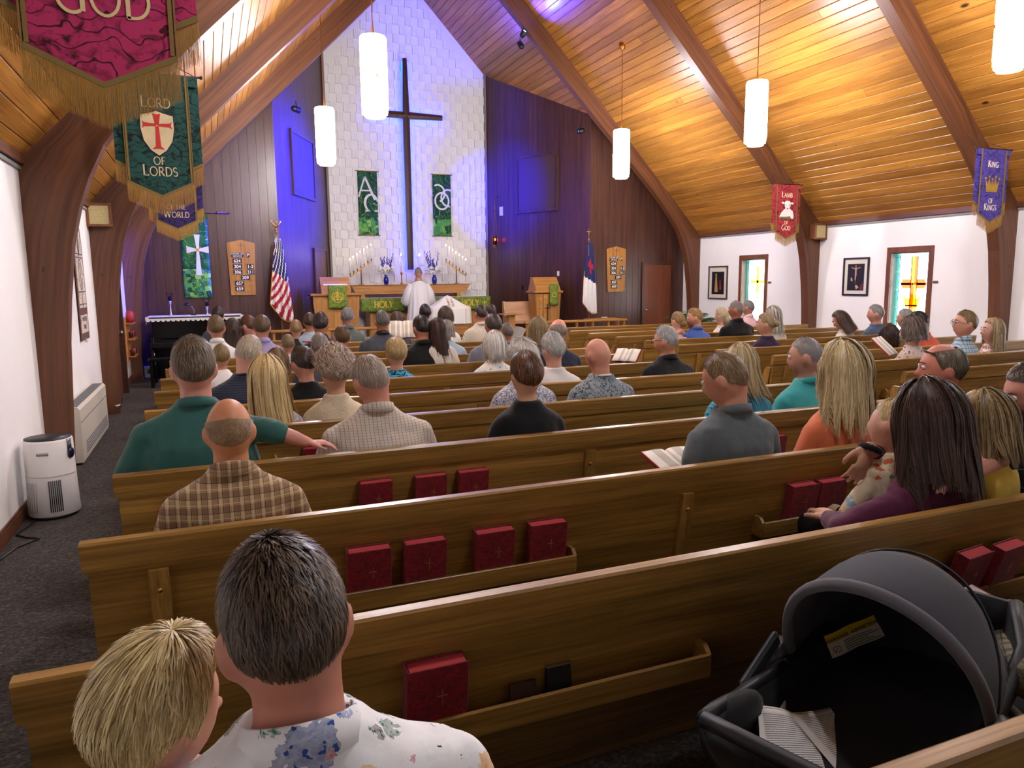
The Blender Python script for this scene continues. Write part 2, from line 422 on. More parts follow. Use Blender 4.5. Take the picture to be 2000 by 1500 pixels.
# ---------------------------------------------------------------- panelled front wall and splayed chancel walls
def board_poly(x0, x1, hf): return [(x0+.002, 0), (x1-.002, 0), (x1-.002, hf(x1)), (x0+.002, hf(x0))]
m_dark = plain('1c100c', .8)
for s_, xa, xb in ((-1, XL, CLX), (1, CRX, XR)):
    base = MB().prism([(xa, 0), (xb, 0), (xb, ceil_h(xb)+.02), (xa, ceil_h(xa)+.02)], YF+.012, YF+.12).build('wall_front', m_dark); struct(base)
    n = 17 if s_ < 0 else 16
    for i in range(n):
        a, b = xa+(xb-xa)*i/n, xa+(xb-xa)*(i+1)/n
        MB().prism(board_poly(a, b, lambda q: ceil_h(q)+.01), YF-.008, YF+.014).build('board', m_panel, base)
def splay(p0, p1, nm, n):
    d = Vector((p1[0]-p0[0], p1[1]-p0[1], 0)); Ln = d.length; d.normalize(); nr = Vector((d.y, -d.x, 0))   # nr points right of travel
    inward = nr if (Vector((XC, 16.5, 0))-Vector((p0[0], p0[1], 0))).dot(nr) > 0 else -nr
    base = MB()
    def pt(s_, z, off): q = Vector((p0[0], p0[1], 0))+d*s_+inward*off; return (q.x, q.y, z)
    def slab(mb, s0, s1, o0, o1):
        h0, h1 = ceil_h(pt(s0, 0, 0)[0])+.02, ceil_h(pt(s1, 0, 0)[0])+.02
        vs = [pt(s0, 0, o0), pt(s1, 0, o0), pt(s1, h1, o0), pt(s0, h0, o0), pt(s0, 0, o1), pt(s1, 0, o1), pt(s1, h1, o1), pt(s0, h0, o1)]
        mb.add(vs, [(0, 1, 2, 3), (7, 6, 5, 4), (0, 4, 5, 1), (1, 5, 6, 2), (2, 6, 7, 3), (3, 7, 4, 0)]); return mb
    base = struct(slab(base, 0, Ln, -.012, -.1).build('wall_chancel_'+nm, m_dark))
    for i in range(n): slab(MB(), Ln*i/n+.0015, Ln*(i+1)/n-.0015, -.014, .008).build('board', m_panel, base)
    return lambda s_, z, off=0: Vector(pt(s_, z, off)), d, inward, Ln
SPL = splay((CLX, YF), (BLX, YB), 'left', 25)
SPR = splay((CRX, YF), (BRX, YB), 'right', 25)
# corner posts where panelling turns
for x, y in ((CLX, YF), (CRX, YF)):
    struct(MB().box((x, y-.004, ceil_h(x)/2), (.03, .03, ceil_h(x))).build('trim_4', m_panel))
for x in (BLX+.02, BRX-.02):
    struct(MB().box((x, YB-.03, ceil_h(x)/2-.02), (.05, .06, ceil_h(x))).build('trim_5', plain('7d7468', .6)))

# ---------------------------------------------------------------- white chancel wall of ribbed blocks
def brickwhite():
    t = T('white_block'); n = t.noise(t.coord(), 40, 4); t.bump(n, .15, .003); return t.fin(t.mix(n, _shade('e4e2dc', .95), 'eceae4'), .6, .35)
m_blk = brickwhite()
WB = struct(MB().prism([(BLX, 0), (BRX, 0), (BRX, ceil_h(BRX)+.02), (XC, ceil_h(XC)+.02), (BLX, ceil_h(BLX)+.02)], YB, YB+.15).build('wall_back', m_blk))
TWD, THT = (BRX-BLX)/26, .2085
tm = MB(); w2 = TWD/2-.0015; prof = [(-w2, 0), (-w2, -.034)]
for k in range(3):
    x = -w2 + 2*w2*(k+1)/4; prof += [(x-.006, -.034), (x-.004, -.027), (x+.004, -.027), (x+.006, -.034)]
prof += [(w2, -.034), (w2, 0)]
tm.prism(prof, -THT/2+.0015, THT/2-.0015, 'z'); tile_me = tm.mesh('tile', [m_blk])
flat = MB().box((0, -.006, 0), (TWD-.004, .012, THT-.004), ch=.002).mesh('tile', [m_blk])
rest = MB(); cnt = 0
for r in range(42):
    for c in range(26):
        x = BLX+TWD*(c+.5); z = THT*(r+.5)
        if z+THT/2 > ceil_h(x-TWD/2*(1 if x < XC else -1))-.01: continue
        proud = (r+c) % 2 == 0
        if not proud: continue
        if z > .95 and cnt < 298 and z < 6.6: link('tile', tile_me, WB, (x, YB, z)); cnt += 1
        else: rest.prism([(x+p, YB+q) for p, q in prof], z-THT/2+.0015, z+THT/2-.0015, 'z')
ro = rest.build('tile', m_blk, WB); ro['kind'] = 'stuff'

# ---------------------------------------------------------------- stained glass windows in the right wall
def glass(name, col, rough=.35):
    t = T(name); n = t.noise(t.coord(), 22, 3); t.bump(n, .3, .004)
    t.fin(col, rough, .5); t.b.inputs['Transmission Weight'].default_value = 1.0; t.b.inputs['IOR'].default_value = 1.05
    return t.m
g_clear, g_teal = glass('clear_textured_glass', 'fbfbf6'), glass('teal_glass', '5ad0c8')
g_yel, g_red, g_org = glass('amber_glass', 'f4b018'), glass('ruby_glass', 'b03818'), glass('orange_glass', 'd86a20')
m_lead = plain('2a2a2a', .5, .4, .6)
def window(y0, y1, n, motif):
    root = MB(); fx = XR
    # casing boards stand proud of the plaster, glass sits deep in the wall
    for (ya, yb, za, zb) in ((y0, y0+.085, wz0-.1, wz1+.1), (y1-.085, y1, wz0-.1, wz1+.1), (y0+.085, y1-.085, wz1+.005, wz1+.1), (y0+.085, y1-.085, wz0-.1, wz0-.005)):
        root.box((fx-.004, (ya+yb)/2, (za+zb)/2), (.035, yb-ya, zb-za), ch=.004)
    for ya in (y0+.085, y1-.085): root.box((fx+.09, ya, (wz0+wz1)/2), (.17, .018, wz1-wz0))
    for za in (wz0, wz1): root.box((fx+.09, (y0+y1)/2, za), (.17, y1-y0-.17, .018))
    w = struct(root.build('window_%d' % n, m_trimz))
    a, b, c, d = y0+.095, y1-.095, wz0+.01, wz1-.01; X = fx+.13; bw = .055
    def pane(poly, m, dx=0): MB().prism(poly, X-.004+dx, X+.004+dx, 'x').build('pane', m, w)
    def rect(p, q, r, s_, m, dx=0): pane([(p, r), (q, r), (q, s_), (p, s_)], m, dx)
    nseg = 5
    for i in range(nseg):
        z0_, z1_ = c+(d-c)*i/nseg, c+(d-c)*(i+1)/nseg
        rect(a, a+bw, z0_+.003, z1_-.003, g_teal); rect(b-bw, b, z0_+.003, z1_-.003, g_teal)
    rect(a+bw, (a+b)/2, d-bw, d, g_teal); rect((a+b)/2, b-bw, d-bw, d, g_teal); rect(a+bw, b-bw, c, c+bw, g_teal)
    mid = (a+b)/2; L_ = MB()
    for yy in (a+bw, b-bw): L_.box((X-.004, yy, (c+d)/2), (.012, .008, d-c))
    for zz in (c+bw, d-bw): L_.box((X-.004, mid, zz), (.012, b-a, .008))
    inn = (a+bw+.004, b-bw-.004, c+bw+.004, d-bw-.004)
    if motif == 'gold':
        zc = 1.60; cross = [(mid-.022, zc-.2, mid+.022, zc+.38)]
        rect(inn[0], mid-.03, inn[2], inn[3], g_clear); rect(mid+.03, inn[1], inn[2], inn[3], g_clear)
        rect(mid-.03, mid+.03, inn[2], zc-.25, g_clear); rect(mid-.03, mid+.03, zc+.36, inn[3], g_clear)
        pane([(mid-.026, zc-.24), (mid+.026, zc-.24), (mid+.024, zc+.27), (mid, zc+.35), (mid-.024, zc+.27)], g_yel, -.006)
        pane([(mid-.2, zc-.03), (mid+.2, zc-.03), (mid+.2, zc+.03), (mid-.2, zc+.03)], g_yel, -.014)
        pane([(mid-.025, zc-.36), (mid+.025, zc-.36), (mid+.025, zc-.31), (mid-.025, zc-.31)], g_yel, -.006)
        for k in (-1, 1): L_.box((X-.006, mid+k*.028, zc+.05), (.012, .005, .55))
    else:
        zc = 1.55
        rect(inn[0], mid-.055, inn[2], inn[3], g_clear); rect(mid+.055, inn[1], inn[2], inn[3], g_clear)
        rect(mid-.055, mid-.003, zc, inn[3], g_red); rect(mid+.003, mid+.055, zc, inn[3], g_org)
        rect(mid-.055, mid-.003, inn[2], zc, g_org); rect(mid+.003, mid+.055, inn[2], zc, g_red)
        for k in (-1, 1):
            p = [(mid+k*.06, zc-.075), (mid+k*.2, zc-.075), (mid+k*.245, zc), (mid+k*.2, zc+.075), (mid+k*.06, zc+.075)]
            pane(p, g_red, -.012); q = [(mid+k*.02, zc-.02), (mid+k*.23, zc-.018), (mid+k*.23, zc+.018), (mid+k*.02, zc+.02)]; pane(q, g_org, -.020)
        pts = [(-.13, 1.22), (-.15, 1.36), (-.09, 1.30), (-.05, 1.32), (0, 1.40), (.05, 1.32), (.09, 1.30), (.15, 1.36), (.13, 1.22), (.11, 1.16), (-.11, 1.16)]
        pane([(mid+p, q) for p, q in pts], g_yel, -.03); rect(mid-.115, mid+.115, 1.18, 1.205, g_red, -.038)
        for k in (-1, 1):
            for j in range(-4, 5):          # diamond leading in the upper corners
                for dd in (-1, 1):
                    y_, z_ = mid+k*.135, 1.83+j*.08
                    if 1.66 < z_ < 1.99: L_.tube([(X-.006, y_-.06*dd, z_-.045), (X-.006, y_+.06*dd, z_+.045)], .0022, 5)
        for k in (-1, 1): L_.box((X-.006, mid+k*.058, (c+d)/2), (.012, .006, d-c-.1))
        L_.box((X-.03, mid, zc), (.006, .03, .03), Matrix.Rotation(PI/4, 3, 'X'))
    L_.build('lead_came', m_lead, w)
    return w
window(12.07, 12.95, 1, 'gold'); window(8.32, 9.19, 2, 'red'); window(4.6, 5.5, 3, 'gold')
# ---------------------------------------------------------------- doors
def door(n, base, M, wd, ht, knobside=1, wide=.05, thick=.045, knob=True):
    """leaf + casing; M maps local (s along wall, out of wall, z)"""
    f = MB()
    for s0, s1, z0, z1 in ((-wide, 0, 0, ht+wide), (wd, wd+wide, 0, ht+wide), (0, wd, ht, ht+wide)):
        f.add([M(s0, .008, z0), M(s1, .008, z0), M(s1, .008, z1), M(s0, .008, z1), M(s0, thick, z0), M(s1, thick, z0), M(s1, thick, z1), M(s0, thick, z1)],
              [(3, 2, 1, 0), (4, 5, 6, 7), (0, 1, 5, 4), (1, 2, 6, 5), (2, 3, 7, 6), (3, 0, 4, 7)])
    o = struct(f.build('door_%d' % n, m_panel))
    q = MB(); q.add([M(.004, .01, .02), M(wd-.004, .01, .02), M(wd-.004, .01, ht-.004), M(.004, .01, ht-.004), M(.004, .024, .02), M(wd-.004, .024, .02), M(wd-.004, .024, ht-.004), M(.004, .024, ht-.004)],
          [(3, 2, 1, 0), (4, 5, 6, 7), (0, 1, 5, 4), (1, 2, 6, 5), (2, 3, 7, 6), (3, 0, 4, 7)])
    q.build('door_leaf', wood('door_wood%d' % n, '6a3a26', '824a30', 'z', .3, .8), o)
    if knob:
        p = Vector(M(.06 if knobside < 0 else wd-.06, .07, .95)); MB().ell(p, (.028, .028, .028)).tube([p, M(.06 if knobside < 0 else wd-.06, .02, .95)], .012).build('knob', m_steel, o, True)
    return o
door(1, None, lambda s_, o, z: (9.56+s_, YF-.008-o, z), .76, 2.02, -1)
ptL = SPL[0]; door(2, None, lambda s_, o, z: tuple(ptL(2.08+s_, z+.32, .008+o)), .86, 2.07, 1, knob=False)
door(3, None, lambda s_, o, z: (XL+o, 11.75+s_, z), .95, 2.05, 1, wide=.09, thick=.1)
# ---------------------------------------------------------------- pendant lamps (they light the nave)
m_lamp = emit('fbf7ff', 15.0, 'lit_glass'); m_lampcup = emit('ffdca0', 3.0, 'lit_glass_rim')
def pendant(x, y, label, zb=3.6):
    o = thing('pendant_lamp', label, 'lamp', (x, y, zb), 0, 'cylinder pendant lamps over the nave')
    MB().lathe([(.02, .02), (.14, .02), (.155, .10), (.155, .86), (.145, .885), (.02, .885)], n=24).build('glass_shade', m_lamp, o, True)
    MB().lathe([(.085, -.012), (.115, -.012), (.115, .022), (.085, .022)], n=20, cap=False).build('rim', m_lampcup, o, True)
    b = MB()
    for k in range(3):
        a = 2*PI*k/3+.5; c, s_ = cos(a), sin(a)
        b.tube([(.162*c, .162*s_, .45), (.162*c, .162*s_, .03), (.12*c, .12*s_, .0)], .005, 6)
        b.box((.161*c, .161*s_, .42), (.02, .02, .035))
    b.build('bracket', m_brass, o)
    top = ceil_h(x)-.04-zb
    MB().lathe([(.022, .88), (.018, .93), (.006, 1.05), (.005, top)], n=8).build('stem', m_brass, o, True)
    MB().lathe([(.012, top-.06), (.05, top-.04), (.065, top+.06)], n=14).build('ceiling_canopy', m_brass, o, True)
    return o
pendant(1.95, 8.87, 'glowing cylinder pendant lamp hanging nearest the cross, overlapping its arm')
pendant(1.92, 12.52, 'glowing cylinder pendant lamp before the blue-lit panelled wall', 3.58)
pendant(7.54, 8.87, 'glowing cylinder pendant lamp below the middle timber arch of the pine ceiling')
pendant(7.46, 12.52, 'glowing cylinder pendant lamp before the dark speaker panel and planked wall', 3.6)
pendant(7.6, 5.22, 'glowing cylinder pendant lamp cut off by the photo edge, above the purple banner', 3.72)
for px_, py_, k_ in ((1.95, 5.22, 'above the first banner'), (7.6, 1.57, 'over the rear window pews'), (1.95, 1.57, 'over the car seat pew')): pendant(px_, py_, 'unseen pendant lamp added for light, hanging '+k_, 3.9)  # unseen lamps, added out of view to brighten the near pews and people

# ---------------------------------------------------------------- pews
m_cush = fabric('black_seat_cloth', '17130f', [('n', 160, .5, .7, '2c2722')], .95, 300)
TILT = .158
def pew(Y, x0, x1, label, racks=(), braces=(), side='left block pews'):
    o = thing('pew', label, 'pew', ((x0+x1)/2, Y, 0), 0, side); hw = (x1-x0)/2; cx = (x0+x1)/2
    yy = lambda z: TILT*(.84-z)
    r = MB(); pr = [(-.045+yy(.735), .735), (-.047+yy(.83), .832), (-.040, .840), (-.008, .842), (.0, .836), (yy(.735)+.004, .735)]
    r.prism(pr, -hw, hw, 'x').build('top_rail', m_pew, o)
    MB().prism([(-.034+yy(.735), .735), (-.034+yy(.2), .2), (-.010+yy(.2), .2), (-.010+yy(.735), .735)], -hw+.015, hw-.015, 'x').build('back_panel', m_pew, o)
    MB().prism([(.07, .40), (.50, .415), (.51, .425), (.50, .437), (.07, .425)], -hw+.03, hw-.03, 'x').build('seat', m_pew, o)
    MB().box((0, .30, .455), (2*hw-.08, .40, .04), ch=.012).build('cushion', m_cush, o)
    ep = [(.06, 0), (.50, 0), (.50, .40), (.42, .47), (.2, .52), (.10, .70), (.03, .70), (.11, .3)]
    for s_ in (-1, 1): MB().prism(ep, s_*(hw-.03)-.018, s_*(hw-.03)+.018, 'x').build('end_panel', m_pewz, o)
    for bx in braces:
        if not x0 < bx < x1: continue
        b = MB().prism([(-.058+yy(.715), .715), (-.058+yy(.28), .28), (-.034+yy(.28), .28), (-.034+yy(.715), .715)], bx-cx-.031, bx-cx+.031, 'x').build('brace', m_pewz, o)
        MB().ell((bx-cx, -.06+yy(.64), .64), (.009, .006, .009), 8, 6).build('screw', m_brass, b, True)
    for xa, xb in racks:
        if xb > x1: continue
        k = MB(); ya = -.034+yy(.5); a, b = xa-cx, xb-cx
        k.box(((a+b)/2, ya-.068, .487), (b-a, .014, .075), ch=.003); k.box(((a+b)/2, ya-.03, .455), (b-a, .075, .012))
        for q in (a, b): k.prism([(ya+.006, .45), (ya-.068, .45), (ya-.068, .52), (ya-.045, .545), (ya+.0, .545)], q-.008, q+.008, 'x')
        k.build('book_rack', m_pew, o)
    return o
LROWS = [.83, 1.775, 2.673, 3.59, 4.50, 5.37, 6.30, 7.15, 7.97, 8.82, 9.6, 10.4, 11.2]
RROWS = [2.8, 3.7, 4.6, 5.36, 6.23, 7.05, 7.8, 8.57, 9.35, 10.2, 10.85, 11.6]
ORD = ['first', 'second', 'third', 'fourth', 'fifth', 'sixth', 'seventh', 'eighth', 'ninth', 'tenth', 'eleventh', 'twelfth', 'thirteenth']
LLAB = ['oak pew with black cushion that carries the infant car seat', 'oak pew with a single red hymnal and an empty rack on its back',
        'oak pew with four spaced red hymnals in the rack behind it', 'oak pew with three red hymnals, behind the man in the green shirt']
for k, y in enumerate(LROWS):
    lab = LLAB[k] if k < 4 else 'oak pew of the window-aisle block, %s row ahead of the car seat' % ORD[k-1]
    pew(y, -.44, 4.36, lab, [(.35, 1.36), (2.36, 3.4)], [-.215, 1.94, 4.1])
for k, y in enumerate(RROWS):
    pew(y, 5.5 if y > 7 else 5.62, 9.97, 'oak pew by the stained glass windows, %s row counted from the potted palm' % ORD[len(RROWS)-1-k], [(6.3, 7.3), (8.2, 9.2)], [5.82, 7.75, 9.7], 'window side pews')

# ---------------------------------------------------------------- hymnals standing in the racks
m_red = fabric('red_book_cloth', '8c1420', [('n', 40, .4, .8, '7a0f1a')], .55, 600, .1, .4)
m_redpage = plain('c0474a', .75, .2); m_foil = plain('d8b468', .4, .5, .8)
HW, HH, HT = .165, .215, .046
def book_meshes():
    c = MB(); c.box((0, -HT/2, HH/2), (HW, .004, HH), ch=.001); c.box((0, HT/2, HH/2), (HW, .004, HH), ch=.001); c.box((-HW/2+.002, 0, HH/2), (.004, HT, HH), ch=.001)
    p = MB().box((.002, 0, HH/2), (HW-.012, HT-.005, HH-.012))
    k = MB().box((.012, -HT/2-.0023, HH*.56), (.0022, .0008, .05)); k.box((.012, -HT/2-.0023, HH*.585), (.028, .0008, .0022))
    return c.mesh('cover', [m_red]), p.mesh('page_block', [m_redpage]), k.mesh('cross_mark', [m_foil])
BK = book_meshes()
def hymnal(Y, x, label, lean=.16, yaw=0, dz=0):
    o = thing('hymnal', label, 'book', (x, Y-.007, .474+dz), 0, 'red hymnals in the pew racks')
    o.rotation_euler = (lean*.95, 0, yaw)
    for nm, me in zip(('cover', 'page_block', 'cross_mark'), BK): link(nm, me, o)
    return o
hymnal(1.775, .49, 'red hymnal standing alone at the end of the nearest rack', .17, .0)
hymnal(1.775, 2.51, 'red hymnal with a thin gold cross, beside the plaid sleeve and knee', .30, .12)
hymnal(1.775, 2.70, 'red hymnal at the photo edge, next to one with a gold cross', .30, .12)
for x, l in ((.495, 'leftmost, partly hidden by the short brown hair'), (.712, 'second from the short brown hair'), (1.0, 'third from the short brown hair'), (1.235, 'at the rack end')):
    hymnal(2.673, x, 'red hymnal in the row of four, '+l, .17, RNG.uniform(-.02, .02))
for x, l in ((.715, 'beside the tan plaid shoulder'), (1.0, 'in the middle'), (1.232, 'farthest from the tan plaid shirt')):
    hymnal(3.59, x, 'red hymnal in the row of three, '+l, .17)
for x, l in ((2.60, 'behind the black trouser knee'), (2.78, 'behind the toddler')):
    hymnal(2.673, x, 'red hymnal in the rack '+l, .17)
hymnal(4.5, 4.6-4.05, 'red hymnal peeping out beyond the hand on the pew', .17)
hymnal(3.59, 3.25, 'red hymnal in the rack before the bearded man', .17)
# ---------------------------------------------------------------- flat drawing on a plane: letters, emblems
class Pl:
    """draw thin raised shapes on a plane: o origin, u right, v up, n towards the viewer"""
    def __init__(s, o, u=(1, 0, 0), v=(0, 0, 1), n=(0, -1, 0), f=None):
        s.o, s.u, s.v, s.n = Vector(o), Vector(u), Vector(v), Vector(n); s.f = f; s.mb = MB()
    def p(s, a, b, h=0.0):
        if s.f: h = h + s.f(a, b)
        return s.o + s.u*a + s.v*b + s.n*h
    def poly(s, pts, th=.003, off=.0, mi=0):
        n = len(pts); vs = [s.p(a, b, off) for a, b in pts] + [s.p(a, b, off+th) for a, b in pts]
        s.mb.add(vs, [tuple(range(n)), tuple(range(2*n-1, n-1, -1))] + [(i, n+i, n+(i+1) % n, (i+1) % n) for i in range(n)], mi); return s
    def rib(s, pts, w, th=.003, off=.0, mi=0, closed=False):
        P = [np.array(p, float) for p in pts]; m = len(P); ws = w if hasattr(w, '__len__') else [w]*m
        L_, R_ = [], []
        for i in range(m):
            a = P[(i-1) % m] if closed else P[max(0, i-1)]; b = P[(i+1) % m] if closed else P[min(m-1, i+1)]
            d = b-a; d = d/max(1e-9, np.linalg.norm(d)); nn = np.array([-d[1], d[0]])*ws[i]/2
            L_.append(P[i]+nn); R_.append(P[i]-nn)
        k = m if closed else m-1
        for i in range(k):
            j = (i+1) % m; s.poly([tuple(L_[i]), tuple(L_[j]), tuple(R_[j]), tuple(R_[i])], th, off, mi)
        return s
    def build(s, nm, mat, parent=None): return s.mb.build(nm, mat, parent)
def arcp(cx, cy, rx, ry, a0, a1, n=12): return [(cx+rx*cos(rad(a0+(a1-a0)*i/n)), cy+ry*sin(rad(a0+(a1-a0)*i/n))) for i in range(n+1)]
GL = {'A': (.74, [('n', [(.02, 0), (.37, 1)]), ('t', [(.35, 1), (.70, 0)]), ('n', [(.16, .36), (.56, .36)]), ('h', (.02, 0)), ('h', (.70, 0))]),
 'B': (.60, [('t', [(.13, 0), (.13, 1)]), ('m', [(.1, .98), (.3, .98)]+arcp(.3, .745, .2, .235, 90, -90)+[(.13, .51)]), ('m', [(.13, .51), (.32, .51)]+arcp(.32, .265, .23, .245, 90, -90)+[(.1, .02)])]),
 'D': (.76, [('t', [(.13, 0), (.13, 1)]), ('m', [(.1, .98), (.3, .98)]+arcp(.3, .5, .40, .48, 90, -90)+[(.1, .02)])]),
 'E': (.56, [('t', [(.13, 0), (.13, 1)]), ('n', [(.1, .97), (.5, .97)]), ('n', [(.13, .52), (.42, .52)]), ('n', [(.1, .03), (.52, .03)])]),
 'F': (.52, [('t', [(.13, 0), (.13, 1)]), ('n', [(.1, .97), (.5, .97)]), ('n', [(.13, .52), (.42, .52)]), ('h', (.13, 0))]),
 'G': (.78, [('m', arcp(.42, .5, .38, .49, 50, 300, 18)), ('t', [(.66, .06), (.66, .42)]), ('n', [(.52, .42), (.76, .42)])]),
 'H': (.78, [('t', [(.13, 0), (.13, 1)]), ('t', [(.63, 0), (.63, 1)]), ('n', [(.13, .52), (.63, .52)]), ('h', (.13, 0)), ('h', (.63, 0)), ('h', (.13, 1)), ('h', (.63, 1))]),
 'I': (.28, [('t', [(.14, 0), (.14, 1)]), ('h', (.14, 0)), ('h', (.14, 1))]),
 'K': (.68, [('t', [(.13, 0), (.13, 1)]), ('n', [(.16, .45), (.56, 1)]), ('t', [(.28, .58), (.64, 0)]), ('h', (.13, 0)), ('h', (.13, 1))]),
 'L': (.54, [('t', [(.13, 0), (.13, 1)]), ('n', [(.1, .03), (.52, .03)]), ('h', (.13, 1)), ('n', [(.5, .03), (.52, .14)])]),
 'M': (.92, [('n', [(.08, 0), (.14, 1)]), ('t', [(.14, 1), (.45, .05)]), ('n', [(.45, .05), (.76, 1)]), ('t', [(.76, 1), (.83, 0)]), ('h', (.08, 0)), ('h', (.83, 0))]),
 'N': (.80, [('n', [(.12, 0), (.12, 1)]), ('t', [(.12, 1), (.66, 0)]), ('n', [(.66, 0), (.66, 1)]), ('h', (.12, 0)), ('h', (.66, 1))]),
 'O': (.82, [('m', arcp(.41, .5, .37, .49, 0, 360, 22))]),
 'R': (.66, [('t', [(.13, 0), (.13, 1)]), ('m', [(.1, .98), (.3, .98)]+arcp(.3, .735, .22, .245, 90, -90)+[(.13, .49)]), ('t', [(.3, .49), (.64, 0)]), ('h', (.13, 0))]),
 'S': (.52, [('m', arcp(.26, .74, .19, .24, 40, 270, 10)+arcp(.26, .26, .21, .24, 90, -140, 10))]),
 'T': (.64, [('t', [(.32, 0), (.32, 1)]), ('n', [(.04, .97), (.60, .97)]), ('h', (.32, 0))]),
 'U': (.74, [('t', [(.13, 1), (.13, .35)]+arcp(.36, .33, .23, .31, 180, 360, 8)), ('n', [(.59, .33), (.59, 1)])]),
 'W': (1.0, [('t', [(.04, 1), (.27, 0)]), ('n', [(.27, 0), (.5, .9)]), ('t', [(.5, .9), (.72, 0)]), ('n', [(.72, 0), (.95, 1)])]),
 'Y': (.66, [('t', [(.04, 1), (.33, .48)]), ('n', [(.62, 1), (.33, .48)]), ('t', [(.33, .48), (.33, 0)]), ('h', (.33, 0))]), ' ': (.35, [])}
def word(pl, txt, cx, y, size, off=.003, th=.002, bold=1.0, small=.8, track=.06, mi=0, capfirst=True):
    """centred serif capitals, first letter full height and the rest small capitals"""
    hs = [size if (i == 0 and capfirst) else size*small for i in range(len(txt))]
    w = sum((GL[c][0]+track)*h for c, h in zip(txt, hs)); x = cx-w/2
    for c, h in zip(txt, hs):
        for st in GL[c][1]:
            k = st[0]; wd = {'t': .125, 'n': .06, 'm': .095, 'h': .045}[k]*h*bold
            if k == 'h': px, py = st[1]; pl.rib([(x+(px-.11)*h, y+(py*.95+.025)*h), (x+(px+.11)*h, y+(py*.95+.025)*h)], wd, th, off, mi)
            else: pl.rib([(x+a*h, y+b*h) for a, b in st[1]], wd, th, off, mi)
        x += (GL[c][0]+track)*h
def lettering(txt, size, loc, rot, mat, parent=None, align='CENTER', name='lettering', bold=0.0):
    cu = D.curves.new(name, 'FONT'); cu.body = txt; cu.size = size; cu.align_x = align; cu.extrude = .0006; cu.offset = bold
    cu.materials.append(mat); o = D.objects.new(name, cu); COL.objects.link(o); o.location = loc; o.rotation_euler = rot
    if parent is not None: o.parent = parent
    return o
UPR = (PI/2, 0, 0)

# ---------------------------------------------------------------- lit cross on the chancel wall
o = thing('wall_cross', 'tall dark wooden cross on the white wall, edged with blue light', 'cross', (4.66, YB-.09, 0))
m_cross = wood('cross_walnut', '3a2018', '52302a', 'z', .45, 1.0)
def bar(pts_w, axis):
    """bar with a ridge along its front; pts_w: (position along axis, half width)"""
    mb = MB(); vs = []
    for t, h in pts_w:
        for a, y in ((-h, -.06), (-h, -.10), (0, -.125), (h, -.10), (h, -.06)):
            vs.append((a, y, t) if axis == 'z' else (t, y, a+5.63))
    n = 5; m = len(pts_w)
    fs = [(i*n+k, i*n+(k+1) % n, (i+1)*n+(k+1) % n, (i+1)*n+k) for i in range(m-1) for k in range(n)] + [tuple(range(n))[::-1], tuple(range((m-1)*n, m*n))]
    return mb.add(vs, fs)
bar([(1.97, .072), (5.63, .082), (6.93, .05)], 'z').build('upright', m_cross, o)
bar([(-.89, .06), (0, .082), (.90, .06)], 'x').build('crossbar', m_cross, o)
for k, (a, b) in enumerate(((2.0, 5.5), (5.75, 6.86))):
    for s_ in (-1, 1): MB().box((s_*.052, -.052, (a+b)/2), (.02, .012, b-a)).build('light_strip', emit('0020ff', 18.0), o)
for a, b in ((-.84, -.1), (.1, .85)):
    for s_ in (-1, 1): MB().box(((a+b)/2, -.052, 5.63+s_*.04), (b-a, .012, .02)).build('light_strip', emit('0020ff', 18.0), o)
for z in (2.4, 4.2, 6.4): MB().box((0, .012, z), (.04, .15, .06)).build('standoff', m_black, o)

# ---------------------------------------------------------------- green hangings beside the cross
def patchwork(name, cols, sc=9.0, seam='7fae62', rot=.25):
    t = T(name); mp = t.node('ShaderNodeMapping'); t.L(t.node('ShaderNodeTexCoord').outputs['Object'], mp.inputs[0])
    mp.inputs['Rotation'].default_value = (0, rot, 0); v = mp.outputs[0]
    n = t.node('ShaderNodeTexVoronoi', distance='CHEBYCHEV'); t.L(v, n.inputs['Vector']); n.inputs['Scale'].default_value = sc; n.inputs['Randomness'].default_value = .7
    c = t.ramp(t.sep(n.outputs['Color'])[0], [(i/len(cols), q) for i, q in enumerate(cols)], 'CONSTANT')
    w = t.noise(t.coord('Object', (1, 1, 1)), 2.2, 3, .5, 2.0)
    c = t.mix(t.math('LESS_THAN', t.math('ABSOLUTE', t.math('SUBTRACT', w, .5)), .006), c, seam)
    t.bump(t.noise(t.coord(), 300, 2), .15, .002); return t.fin(c, .8, .25)
greens = ['1c4a34', '2a5c40', '1f4636', '24563c', '17402c']; lgreens = ['3f8a46', '6fae4a', '2a6a44', '8cc05c', '1e4a34', '4c9850']
def lattice(z0):
    pass
m_cord = plain('c9c4b4', .8)
m_emb = fabric('white_felt', 'dcdcd8', (), .8, 500)
